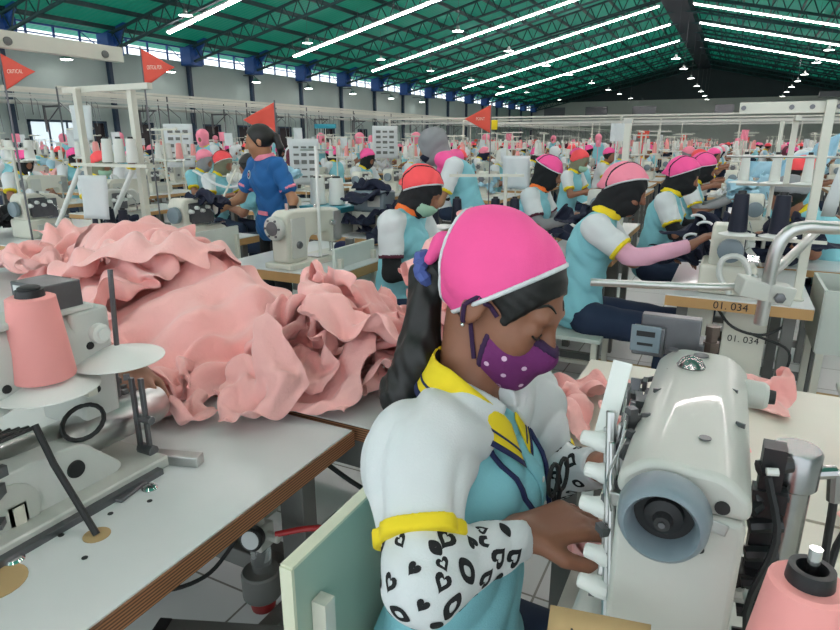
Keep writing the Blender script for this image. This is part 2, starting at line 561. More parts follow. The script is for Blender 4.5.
def head_prims(F, c, Mh, infl=0.0, face=True, ears=True, k=0.02):
    P = lambda x, y, z: tuple(V(c) + Mh @ V((x, y, z)))
    F.ell(P(-0.012, 0, 0.028), (0.093 + infl, 0.074 + infl, 0.084 + infl), Mh, k)
    F.ell(P(0.030, 0, -0.035), (0.062 + infl, 0.057 + infl, 0.078 + infl), Mh, 0.03)
    if face:
        F.ell(P(0.062, 0, -0.095), (0.022, 0.02, 0.018), Mh, 0.02)
        F.cone(P(0.088, 0, 0.012), P(0.106, 0, -0.022), 0.007, 0.012, 0.012)
        F.cone(P(0.078, -0.032, 0.026), P(0.078, 0.032, 0.026), 0.011, 0.011, 0.015)
        for sgn in (-1, 1):
            F.carve(P(0.092, sgn * 0.031, 0.006), (0.013, 0.016, 0.010), Mh, 0.012)
            F.ell(P(0.073, sgn * 0.031, 0.004), (0.0145, 0.0155, 0.0125), Mh, 0.004)
            F.ell(P(0.056, sgn * 0.034, -0.028), (0.03, 0.024, 0.026), Mh, 0.02)
        F.cone(P(0.086, -0.012, -0.056), P(0.086, 0.012, -0.056), 0.008, 0.008, 0.008)
    if ears:
        for sgn in (-1, 1):
            F.ell(P(-0.004, sgn * 0.078, -0.008), (0.018, 0.008, 0.030), Mh, 0.008)
            F.carve(P(0.002, sgn * 0.087, -0.004), (0.009, 0.004, 0.017), Mh, 0.004)

def hand_prims(F, w, d, nrm, side, curl=(0.5, 0.5, 0.4), s=1.0, k=0.006):
    """w wrist, d direction of the palm, nrm back-of-hand normal, side = +1 thumb towards d x nrm"""
    d = V(d).normalized(); nrm = (V(nrm) - d * V(nrm).dot(d)).normalized(); t = d.cross(nrm) * side
    w = V(w)
    L = (0.040, 0.045, 0.042, 0.033)
    off = (0.030, 0.010, -0.010, -0.028)
    for i in range(4):
        a = w + t * off[i] * 0.55 * s
        kn = w + d * (0.088 - 0.006 * abs(i - 1)) * s + t * off[i] * s
        F.cone(a, kn, 0.0135 * s, 0.0105 * s, 0.012)
        p = kn; ang = 0.0
        for q in range(3):
            ang += curl[q] * (1 + 0.12 * i)
            dd = (d * math.cos(ang) - nrm * math.sin(ang)).normalized()
            n_ = p + dd * L[i] * (1.0, 0.62, 0.5)[q] * s
            F.cone(p, n_, (0.0098 - 0.001 * q) * s, (0.009 - 0.001 * q) * s, 0.003)
            p = n_
    b = w + d * 0.018 * s + t * 0.022 * s
    p1 = b + (d * 0.62 + t * 0.7 - nrm * 0.35).normalized() * 0.040 * s
    p2 = p1 + (d * 0.85 + t * 0.25 - nrm * 0.4).normalized() * 0.034 * s
    p3 = p2 + (d * 0.95 - t * 0.1 - nrm * 0.3).normalized() * 0.024 * s
    F.cone(b, p1, 0.0145 * s, 0.0115 * s, 0.012)
    F.cone(p1, p2, 0.0112 * s, 0.0098 * s, 0.003); F.cone(p2, p3, 0.0096 * s, 0.0075 * s, 0.003)

def torso_prims(F, J, infl=0.0, k=0.05):
    pel, ch, nk = V(J['pelvis']), V(J['chest']), V(J['neck'])
    lat = (V(J['shL']) - V(J['shR'])).normalized()
    up = (ch - pel).normalized(); fw = lat.cross(up)
    Mt = Matrix((fw, lat, up)).transposed()
    up2 = (nk - ch).normalized(); Mc = basis(up2, lat.cross(up2))
    F.ell(pel, (0.115 + infl, 0.150 + infl, 0.115 + infl), Mt, k)
    F.ell(pel.lerp(ch, 0.5), (0.095 + infl, 0.125 + infl, 0.15 + infl), Mt, k)
    F.ell(ch, (0.100 + infl, 0.142 + infl, 0.13 + infl), Mc, k)
    F.ell(ch + fw * 0.045 - up * 0.01, (0.07 + infl, 0.11 + infl, 0.06 + infl), Mc, k)
    for sh in ('shL', 'shR'):
        F.cone(nk - up2 * 0.035, J[sh], 0.04 + infl, 0.045 + infl, 0.04)

def bounds(J, pad=0.15):
    P = np.array([tuple(v) for k_, v in J.items() if isinstance(v, (tuple, Vector)) and len(v) == 3])
    return P.min(0) - pad, P.max(0) + pad

SEATED = dict(pelvis=(0, 0, .56), chest=(.06, 0, .90), neck=(.10, 0, 1.055), head=(.16, 0, 1.165),
              shL=(.075, .155, 1.0), shR=(.075, -.155, 1.0), elL=(.17, .215, .80), elR=(.17, -.215, .80),
              wrL=(.37, .13, .855), wrR=(.37, -.13, .855), hdL=(.44, .10, .85), hdR=(.44, -.10, .85),
              hipL=(.02, .09, .52), hipR=(.02, -.09, .52), knL=(.42, .10, .50), knR=(.42, -.10, .50),
              anL=(.40, .10, .09), anR=(.40, -.10, .09), pitch=22, yaw=0)
STAND = dict(pelvis=(0, 0, .86), chest=(.03, 0, 1.17), neck=(.05, 0, 1.32), head=(.085, 0, 1.435),
             shL=(.04, .16, 1.265), shR=(.04, -.16, 1.265), elL=(.06, .22, 1.02), elR=(.06, -.22, 1.02),
             wrL=(.25, .2, .92), wrR=(.25, -.2, .92), hdL=(.32, .19, .90), hdR=(.32, -.19, .90),
             hipL=(0, .085, .82), hipR=(0, -.085, .82), knL=(.02, .09, .46), knR=(.02, -.09, .46),
             anL=(0, .10, .08), anR=(0, -.10, .08), pitch=15, yaw=0)

def make_person(label, J, st, loc=(0, 0, 0), rz=0, res=0.012, group=None):
    """one worker: a continuous body with clothing as children"""
    root = thing('person', label, 'person', loc, rz, group)
    fine = res < 0.014
    Mh = (Matrix.Rotation(R(J['yaw']), 3, 'Z') @ Matrix.Rotation(R(J['pitch']), 3, 'Y'))
    hc = V(J['head'])
    H = lambda x, y, z: tuple(hc + Mh @ V((x, y, z)))
    lo, hi = bounds(J, 0.17)
    lo[2] = max(lo[2], -0.005)
    skin = M[st.get('skin', 'skin')]
    covered = st.get('scarf') in ('hood', 'hijab')
    # body
    F = Field(lo, hi, res)
    torso_prims(F, J, -0.012)
    F.cone(V(J['neck']) - V((0.01, 0, 0.05)), hc - Mh @ V((0.015, 0, 0.05)), 0.052, 0.046, 0.02)
    head_prims(F, hc, Mh, 0.0, face=fine, ears=fine and not covered)
    for s_, sg in (('L', 1), ('R', -1)):
        F.cone(J['sh' + s_], J['el' + s_], 0.044, 0.035, 0.03)
        F.cone(J['el' + s_], J['wr' + s_], 0.036, 0.025, 0.02)
        w, h_ = V(J['wr' + s_]), V(J['hd' + s_])
        if fine: hand_prims(F, w, h_ - w, (0, 0, 1), sg, (0.35, 0.4, 0.3), 0.95)
        else:
            F.cone(w, h_, 0.026, 0.03, 0.02); F.cone(h_, h_ + (h_ - w) * 0.8, 0.028, 0.014, 0.02)
        F.cone(J['hip' + s_], J['kn' + s_], 0.075, 0.055, 0.03)
        F.cone(J['kn' + s_], J['an' + s_], 0.05, 0.034, 0.02)
        a = V(J['an' + s_])
        F.cone(a - V((0.02, 0, 0.045)), a + V((0.13, 0, -0.055)), 0.034, 0.026, 0.03)
    F.build('body', skin, root)
    # shirt
    F = Field(lo, hi, res)
    torso_prims(F, J, 0.012)
    low = V(J['pelvis']) - V((0, 0, 0.04))
    if 'anL' in J and J['pelvis'][2] > 0.7:
        F.ell(V(J['pelvis']) - V((0, 0, 0.05)), (0.135, 0.17, 0.13), None, 0.04)
    if st.get('one_piece'):
        for s_ in 'LR': F.cone(J['sh' + s_], V(J['sh' + s_]).lerp(V(J['el' + s_]), 0.62), 0.062, 0.06, 0.03)
    F.folds(0.006 if fine else 0.003)
    nk = V(J['neck'])
    up2 = (nk - V(J['chest'])).normalized()
    F.cut(nk + up2 * 0.012, up2)
    F.cut((0, 0, J['pelvis'][2] - 0.14), (0, 0, -1))
    F.build('shirt', M[st.get('shirt', 'turq')], root)
    for s_ in 'LR':
        a, b = V(J['sh' + s_]), V(J['el' + s_])
        e = a.lerp(b, 0.66); d = (b - a).normalized()
        if not st.get('one_piece'):
            F = Field(np.minimum(a, e) - 0.12, np.maximum(a, e) + 0.12, res)
            F.cone(a + V((0, 0, 0.004)), e, 0.064, 0.062, 0.02)
            F.cone(a, nk - V((0, 0, 0.03)), 0.058, 0.045, 0.03)
            F.folds(0.003 if fine else 0.001, 1.2)
            F.cut(e, d); F.cut(a.lerp(nk, 0.55), nk - a)
            F.build('sleeve', M[st.get('sleeve', 'white_fab')], root)
        F = Field(np.minimum(e, e) - 0.1, e + V((.1, .1, .1)), min(res, 0.012))
        F.cone(e - d * 0.03, e + d * 0.03, 0.064, 0.064, 0.01)
        F.slab(e - d * 0.002, d, 0.011 if fine else 0.014)
        F.build('cuff', M[st.get('cuff', 'yellow')], root)
        if st.get('arm'):
            F = Field(np.minimum(a, J['wr' + s_]) - 0.1, np.maximum(b, J['wr' + s_]) + 0.12, res)
            F.cone(a.lerp(b, 0.55), b, 0.050, 0.044, 0.02); F.cone(b, J['wr' + s_], 0.045, 0.032, 0.02)
            wd = (V(J['wr' + s_]) - b).normalized()
            F.folds(0.002); F.cut(V(J['wr' + s_]) - wd * 0.01, wd); F.cut(a.lerp(b, 0.6), a - b)
            F.build('arm_sleeve', M[st['arm']], root)
    # collar
    F = Field(nk - V((.12, .12, .1)), nk + V((.12, .12, .1)), min(res, 0.012))
    F.cone(nk - up2 * 0.03, nk + up2 * 0.035, 0.085, 0.068, 0.01)
    F.cut(nk + up2 * 0.03, up2); F.cut(nk - up2 * 0.012, -up2)
    F.build('collar', M[st.get('collar', 'yellow')], root)
    # trousers
    F = Field(lo, hi, max(res, 0.016))
    F.ell(J['pelvis'], (0.12, 0.155, 0.11), None, 0.04)
    for s_ in 'LR':
        F.cone(J['hip' + s_], J['kn' + s_], 0.088, 0.07, 0.03); F.cone(J['kn' + s_], J['an' + s_], 0.066, 0.055, 0.02)
    F.folds(0.003); F.cut((0, 0, 0.07), (0, 0, -1)); F.cut((0, 0, J['pelvis'][2] + 0.06), (0, 0, 1))
    F.build('trousers', M[st.get('legs', 'denim')], root)
    # head wear
    b0, b1 = np.array(hc) - 0.19, np.array(hc) + 0.19
    hr = min(res, 0.016)
    sc_ = st.get('scarf')
    if sc_ == 'hood':
        F = Field(b0 - 0.03, b1, hr)
        head_prims(F, hc, Mh, 0.009, face=False, ears=False)
        F.cone(H(-0.02, 0, -0.05), nk - V((0.0, 0, 0.0)), 0.058, 0.062, 0.03)
        F.cone(H(-0.05, 0, -0.02), nk + V((-0.035, 0, 0.02)), 0.045, 0.042, 0.03)
        F.folds(0.004, 1.6)
        F.carve(H(0.115, 0, 0.0), (0.045, 0.05, 0.045), Mh, 0.01)
        F.build('under_scarf', M[st.get('under', 'black_fab')], root)
        F = Field(b0, b1, hr)
        F.ell(H(-0.016, 0, 0.032), (0.110, 0.091, 0.100), Mh, 0)
        F.cone(H(-0.10, 0, 0.0), H(-0.13, 0.01, -0.03), 0.02, 0.012, 0.03)
        tl = st.get('tilt', 0.9)
        n = Mh @ V((tl, st.get('lean', 0.0), -1)).normalized()
        F.cut(H(0, 0, st.get('hem', 0.02)), n)
        F.folds(0.003, 1.5, 2.0)
        F.build('head_scarf', M[st.get('cap', 'hotpink')], root)
        if fine:
            F = Field(b0, b1, 0.005)
            F.ell(H(-0.016, 0, 0.032), (0.1125, 0.0935, 0.1025), Mh, 0); F.folds(0.003, 1.5, 2.0)
            F.slab(H(0, 0, st.get('hem', 0.02)), n, 0.0035)
            F.build('scarf_edging', M[st.get('edge', 'white_fab')], root)
            F = Field(b0, b1, 0.005)
            F.ell(H(-0.016, 0, 0.032), (0.1120, 0.093, 0.102), Mh, 0); F.folds(0.003, 1.5, 2.0)
            F.slab(H(0.0, 0, 0.03), Mh @ V((0.5, -0.8, 0.0)), 0.006)
            F.cut(H(0, 0, st.get('hem', 0.02)), n)
            F.build('scarf_band', M[st.get('band', 'black_fab')], root)
    elif sc_ == 'hijab':
        F = Field(b0 - 0.1, b1, hr)
        head_prims(F, hc, Mh, 0.013, face=False, ears=False)
        F.cone(H(-0.02, 0, -0.04), nk - V((0.01, 0, 0.03)), 0.062, 0.075, 0.03)
        F.cone(H(-0.05, 0, -0.02), nk + V((-0.03, 0, -0.05)), 0.045, 0.05, 0.03)
        F.folds(0.0045, 1.3)
        F.carve(H(0.12, 0, -0.005), (0.045, 0.052, 0.05), Mh, 0.012)
        F.build('hijab', M[st.get('cap', 'grey_fab')], root)
    elif sc_ == 'cap':
        F = Field(b0, b1, hr)
        head_prims(F, hc, Mh, 0.006, face=False, ears=False); F.cut(H(0.045, 0, 0.0), Mh @ V((1, 0, -0.45)))
        F.cut(H(0, 0, -0.06), Mh @ V((0, 0, -1)))
        F.build('hair', M['hair'], root)
        F = Field(b0, b1, hr)
        F.ell(H(-0.014, 0, 0.031), (0.104, 0.086, 0.097), Mh, 0)
        F.cut(H(0, 0, 0.03), Mh @ V((0.45, 0, -1)))
        F.folds(0.0015, 1.6)
        F.build('head_scarf', M[st.get('cap', 'hotpink')], root)
    if st.get('mask'):
        F = Field(b0, b1, min(hr, 0.01))
        F.ell(H(0.040, 0, -0.042), (0.074, 0.066, 0.068), Mh, 0)
        F.cone(H(0.09, 0, -0.01), H(0.105, 0, -0.03), 0.008, 0.014, 0.02)
        F.cut(H(0.0, 0, -0.002), Mh @ V((0.25, 0, 1))); F.cut(H(0.035, 0, 0), Mh @ V((-1, 0, 0.0)))
        F.build('face_mask', M[st['mask']], root)
    return root
# ------------------------------------------------------------------ the hall
XL, XR, XRIDGE, ZR, SL = -20.0, 12.9, -3.55, 8.80, 0.234
Y0, Y1 = -8.0, 66.0
ZE = ZR - SL * (XRIDGE - XL)
BAYS = [11.8 + 3.6 * k for k in range(16)]

def struct(o): o['kind'] = 'structure'; return o
struct(MB().box(((XL + XR) / 2, (Y0 + Y1) / 2, -0.05), (XR - XL + 0.4, Y1 - Y0 + 0.4, 0.1)).build('floor', M['tiles']))
# left wall: solid to 4.35 m with openings for the small windows
WIN = [(12.3, 14.2), (14.5, 15.0), (16.2, 17.0), (19.6, 20.5), (21.6, 22.5), (24.4, 25.3), (28.2, 29.1), (31.6, 32.5), (35.2, 36.1)]
mb = MB()
mb.box((XL - 0.1, (Y0 + Y1) / 2, 3.175), (0.2, Y1 - Y0, 2.35))
mb.box((XL - 0.1, (Y0 + Y1) / 2, 0.5), (0.2, Y1 - Y0, 1.0))
ys = [Y0] + [y for w in WIN for y in w] + [Y1]
for a, b in zip(ys[::2], ys[1::2]): mb.box((XL - 0.1, (a + b) / 2, 1.5), (0.2, b - a, 1.0))
struct(mb.build('wall_left', M['wall']))
for i, (a, b) in enumerate(WIN):
    root = struct(thing('window_%d' % (i + 1), None, None))
    m = MB()
    for y in (a, b): m.box((XL + 0.02, y, 1.5), (0.08, 0.07, 1.07))
    for z in (1.0, 2.0): m.box((XL + 0.02, (a + b) / 2, z), (0.08, b - a + 0.07, 0.07))
    if b - a > 1.2:
        for t in (1 / 3, 2 / 3): m.box((XL + 0.02, a + (b - a) * t, 1.5), (0.05, 0.04, 1.0))
    m.build('window_frame', M['col'], root)
    MB().box((XL - 0.08, (a + b) / 2, 1.5), (0.01, b - a, 1.0)).build('pane', M['screen' if i == 0 else 'dark_pane'], root)
m = MB()
for k in range(17): m.box((XL + 0.02, 10 + k * 3.6, 3.9), (0.012, 0.02, 0.0001))
struct(MB().box(((XL + XR) / 2, Y1 + 0.1, ZE / 2 + 0.1), (XR - XL, 0.2, ZE + 0.2)).build('wall_back', M['wall_low']))
gab = MB().prism([(XL, ZE + 0.2), (XR, ZE + 0.2), (XRIDGE, ZR)], 0.2, Matrix(((1, 0, 0, 0), (0, 0, 1, Y1), (0, 1, 0, 0), (0, 0, 0, 1))))
struct(gab.build('trim_1', M['gable']))
struct(MB().box((XR + 0.1, (Y0 + Y1) / 2, 2.5), (0.2, Y1 - Y0, 5.0)).build('wall_right', M['wall']))
m = MB()
for (x, w, z, h) in ((-17.5, 2.2, 4.2, .9), (-13.2, 2.2, 4.2, .9), (-8.6, 2.2, 4.15, .9), (-1.5, 1.6, 4.2, .8), (3.3, 2.2, 4.3, .9), (7.8, 2.2, 4.3, .9)):
    m.box((x, Y1 - 0.03, z), (w, 0.06, h))
struct(m.build('trim_2', M['dark_steel']))
# roof
m = MB()
for s_, xe in ((1, XL - 0.6), (-1, XR + 0.6)):
    ze = ZR - SL * abs(xe - XRIDGE)
    v = [(xe, Y0 - .5, ze), (XRIDGE, Y0 - .5, ZR), (XRIDGE, Y1 + .5, ZR), (xe, Y1 + .5, ze)]
    v += [(x, y, z + 0.05) for x, y, z in v]
    m._add(v, [(0, 1, 2, 3), (7, 6, 5, 4), (0, 3, 7, 4), (1, 5, 6, 2), (0, 4, 5, 1), (3, 2, 6, 7)] if s_ == 1 else [(3, 2, 1, 0), (4, 5, 6, 7), (4, 7, 3, 0), (2, 6, 5, 1), (1, 5, 4, 0), (7, 6, 2, 3)])
struct(m.build('ceiling', M['roof']))
# purlins
m = MB()
for k in range(14):
    for s_ in (-1, 1):
        x = XRIDGE + s_ * (0.4 + k * 1.28)
        if x < XL or x > XR: continue
        m.box((x, (Y0 + Y1) / 2, ZR - SL * abs(x - XRIDGE) - 0.09), (0.07, Y1 - Y0, 0.14))
struct(m.build('trim_3', M['truss']))
# trusses: one object each
def truss(y):
    m = MB()
    for xe in (XL, XR):
        L = abs(xe - XRIDGE); n = int(L / 0.62); sg = 1 if xe > XRIDGE else -1
        top = lambda t: V((XRIDGE + sg * L * t, y, ZR - 0.18 - SL * L * t))
        bot = lambda t: V((XRIDGE + sg * L * t, y, ZR - 0.18 - 0.72 + 0.2 * t - SL * L * t))
        for f in (top, bot):
            p, q = f(0), f(1)
            m.cyl(p, q, 0.055, n=5)
        for k in range(n):
            m.cyl(top(k / n), bot((k + 0.5) / n), 0.026, n=4)
            m.cyl(bot((k + 0.5) / n), top((k + 1) / n), 0.026, n=4)
    return m
me = truss(0).mesh('roof_truss', M['truss'])
for k, y in enumerate([0.9 + 3.6 * k for k in range(19)]):
    if y < 3: continue
    o = bpy.data.objects.new('trim_%d' % (k + 10), me); COL.objects.link(o); o.location = (0, y, 0); struct(o)
# wall columns with blue haunches and clerestory bars
for k, y in enumerate(BAYS):
    root = struct(thing('trim_%d' % (k + 40), None, None, (XL, y, 0)))
    MB().box((0.10, 0, 2.17), (0.16, 0.13, 4.35)).build('column', M['col'], root)
    h = MB().prism([(0.0, 4.32), (0.35, 4.32), (1.25, 5.15), (1.1, 5.2), (0.0, 4.93)], 0.10, Matrix(((1, 0, 0, 0), (0, 0, 1, -0.05), (0, 1, 0, 0), (0, 0, 0, 1))))
    h.box((0.30, 0, 4.55), (0.55, 0.6, 0.66))
    h.build('haunch', M['roof_blue'], root, bevel=0.01)
    b = MB()
    b.box((0.0, 1.8, 4.9), (0.06, 3.6, 0.06)); b.box((0.0, 1.8, 4.62), (0.04, 3.6, 0.035))
    for t in (0.9, 1.8, 2.7): b.box((0, t, 4.64), (0.05, 0.06, 0.56))
    b.cyl((0.02, 0.1, 4.38), (0.02, 0.9, 4.88), 0.02, n=4); b.cyl((0.02, 2.7, 4.88), (0.02, 3.5, 4.38), 0.02, n=4)
    b.build('clerestory_bars', M['roof_blue'], root)
struct(MB().box((XL - 0.1, (Y0 + Y1) / 2, 4.36), (0.24, Y1 - Y0, 0.04)).build('trim_4', M['wall']))
# dark ridge duct
struct(MB().box((XRIDGE, (Y0 + Y1) / 2 + 8, 8.05), (1.15, Y1 - Y0 - 16, 0.5)).build('trim_5', M['dark_blue']))

# tube light rows following the roof slope
def tube_row(y, side):
    xs = (-17.0, -4.25) if side < 0 else (-2.75, 11.5)
    zz = lambda x: 7.70 - SL * (abs(x - XRIDGE) - 0.7)
    root = thing('tube_light_row', 'long white tube light row under the %s roof slope, number of bays back varies' % ('left' if side < 0 else 'right'), 'ceiling light')
    a, b = V((xs[0], y, zz(xs[0]))), V((xs[1], y, zz(xs[1])))
    m = MB(); d = (b - a)
    q = d.to_track_quat('X', 'Z').to_matrix()
    m.box((a + b) / 2 + V((0, 0, 0.075)), (d.length, 0.16, 0.05), q)
    m.build('housing', M['plastic_white'], root)
    n = int(d.length / 1.25)
    m = MB()
    for k in range(n):
        c0, c1 = a + d * ((k + 0.03) / n), a + d * ((k + 0.97) / n)
        for o in (-0.045, 0.045): m.cyl(c0 + V((0, o, 0.02)), c1 + V((0, o, 0.02)), 0.022, n=6)
    m.build('tube', M['tube'], root)
    m = MB()
    for k in range(9):
        p = a + d * (k / 8); m.cyl(p + V((0, 0, 0.1)), p + V((0, 0, 0.85)), 0.006, n=4)
    m.build('hanger', M['dark_steel'], root)
    return root
rows_y = [-3.5, 3.2, 9.4, 15.5, 22.0, 28.3, 34.6, 40.1, 46.6]
pos = ['', '', 'nearest', 'second nearest', 'third nearest', 'fourth nearest', 'third from the far end', 'second from the far end', 'farthest']
for i, y in enumerate(rows_y):
    for side in (-1, 1):
        r = tube_row(y, side)
        w = 'left' if side < 0 else 'right'
        if i < 3: r['label'] = 'white tube light row over the near tables, %s of three under the %s roof slope' % (('nearest', 'middle', 'farthest')[i], w)
        else: r['label'] = 'long white tube light row, the %s under the %s slope of the green roof' % (['nearest', 'second nearest', 'third nearest', 'third farthest', 'second farthest', 'farthest'][i - 3], w)
        if i < 3: r['group'] = 'tube light rows over the near tables, %s' % w

# pendant lamps
def pendant():
    root = thing('pendant_lamp', 'x', 'ceiling light')
    MB().lathe([(0, .05), (.1, .07), (.16, .16), (.18, .22), (.175, .22), (.15, .15)], n=16).build('shade', M['steel'], root)
    MB().lathe([(0.165, .0), (.166, .195), (0.172, .19), (0.172, 0)][::-1], n=16).build('bulb', M['lamp'], root)
    MB().cyl((0, 0, -.02), (0, 0, -3.0), 0.006, n=4).build('cord', M['dark_steel'], root)
    for c in root.children:
        c.data.transform(Matrix.Scale(-1, 4, (0, 0, 1))); c.data.flip_normals()
    return root
pl = pendant(); first = True
rowinfo = {-15.0: ([14.4, 20.3, 25.8, 31.0, 36.7, 42.2, 48, 58], 'second row from the left wall'), -8.9: ([20.5, 25.8, 31.5, 36.3, 42.3, 48.2, 53, 58.8], 'row midway up the left roof'),
           -2.95: ([31.5, 36.0, 41.7, 47.8, 53, 58.5, 63.5], 'row just left of the ridge end'), 2.87: ([31.4, 36.1, 42.1, 46.7, 51.5, 56.6, 62], 'row under the right roof slope')}
for x, (ys, nm) in rowinfo.items():
    for y in ys:
        o = pl if first else copy_thing(pl)
        first = False
        o.location = (x, y, 5.1)
        o['label'] = 'small pendant lamp, %s from the front, %s' % (ORD[ys.index(y)], nm)
        o['group'] = 'pendant lamps, %s' % nm
wl = None
for y in (8.5, 13.4, 17.5, 22.2, 26.0, 30.0, 34.3, 38.5):
    if wl is None:
        wl = thing('wall_lamp', 'small bright lamp on a bracket along the left wall', 'lamp', group='wall lamps along the left wall')
        MB().lathe([(0, .19), (.02, .20), (.14, .08), (.18, .05)], n=14).build('shade', M['steel'], wl)
        MB().lathe([(-.012, .0), (-.012, .17), (0, .17), (0, 0)], n=14).build('bulb', M['lamp'], wl)
        MB().tube([(0, 0, .15), (-.1, 0, .28), (-.7, 0, .3)], .02, n=6).build('bracket', M['dark_steel'], wl)
        o = wl
    else: o = copy_thing(wl, group='wall lamps along the left wall')
    o.location = (-19.27, y, 3.85); o['label'] = 'small bright bracket lamp on the left wall, %s from the near end' % ORD[int((y - 8) / 4.1)]

# power rails over the benches
def rail(p, q, label, drops=True, z2=0.12, r=0.03, post=False):
    p, q = V(p), V(q); root = thing('power_rail', label, 'power rail', p)
    d = q - p; L = d.length; u = d.normalized(); s_ = u.cross(V((0, 0, 1)))
    quat = d.to_track_quat('X', 'Z').to_matrix()
    MB().box(d / 2, (L, 0.04, 0.035), quat).build('trunking', M['cream'], root)
    MB().box(d / 2 + V((0, 0, -z2)) + s_ * 0.1, (L, 0.03, 0.028), quat).build('lower_trunking', M['machine_grey'], root)
    if drops:
        n = int(L / 1.8)
        for k in range(n + 1):
            c = u * (L * k / n); m = MB()
            m.cyl(c + V((0, 0, -.7)), c + V((0, 0, 0)), 0.012, n=5)
            m.tube([c + V((0, 0, -.2)) + s_ * .02, c + s_ * .25 + V((0, 0, -.35)), c + s_ * .3 + V((0, 0, -.8))], 0.008, n=4)
            m.build('drop_cable', M['dark_steel'], root)
    if post:
        n = max(1, int(L / 5))
        for k in range(n + 1):
            c = u * (L * k / n)
            MB().box(c + V((0, 0, -p.z / 2)), (0.045, 0.045, p.z)).build('post', M['cream'], root)
    return root
for x, z, w in ((-17.5, 2.78, 'beside the left wall'), (-15.2, 2.55, 'second in from the left wall'), (-13, 2.35, 'third in from the left wall'), (-10.5, 2.2, 'fourth in from the left wall'), (-8.2, 2.08, 'fifth in from the left wall')):
    rail((x, 5.5, z), (x, 60, z), 'long cream power rail running down the hall, %s' % w)
for y, z, x0, x1, w in ((14.5, 1.92, -8.2, 3.5, 'nearest'), (19, 2.0, -8, 4, 'second nearest'), (24.5, 2.06, -10, 5, 'middle'), (31, 2.2, -12, 6, 'second farthest'), (40, 2.45, -15, 9, 'farthest')):
    rail((x0, y, z), (x1, y, z), 'cream power rail crossing the hall, %s of the crossing rails' % w, drops=False, post=True)
m = MB()
for k in range(6):
    c = (XL + 0.25 + 0.05 * k, 0, 0)
for k, y in enumerate(BAYS[:13]):
    root = thing('wall_bracket', 'thin dark steel pipe bracket on the left wall, %s from the near end' % ORD[k], 'bracket', (XL + 0.1, y + 1.0, 2.0), group='pipe brackets on the left wall')
    m = MB()
    m.box((0.45, 0, .42), (.9, .05, .05)); m.cyl((0.05, 0, -.1), (.8, 0, .4), 0.02, n=5); m.box((0.03, 0, .1), (.05, .06, .9))
    m.build('arm', M['dark_steel'], root)
struct(MB().cyl((XL + .6, Y0, 2.5), (XL + .6, Y1, 2.5), .06, n=8).cyl((XL + .8, Y0, 2.5), (XL + .8, Y1, 2.5), .04, n=8).build('trim_6', M['machine_grey']))
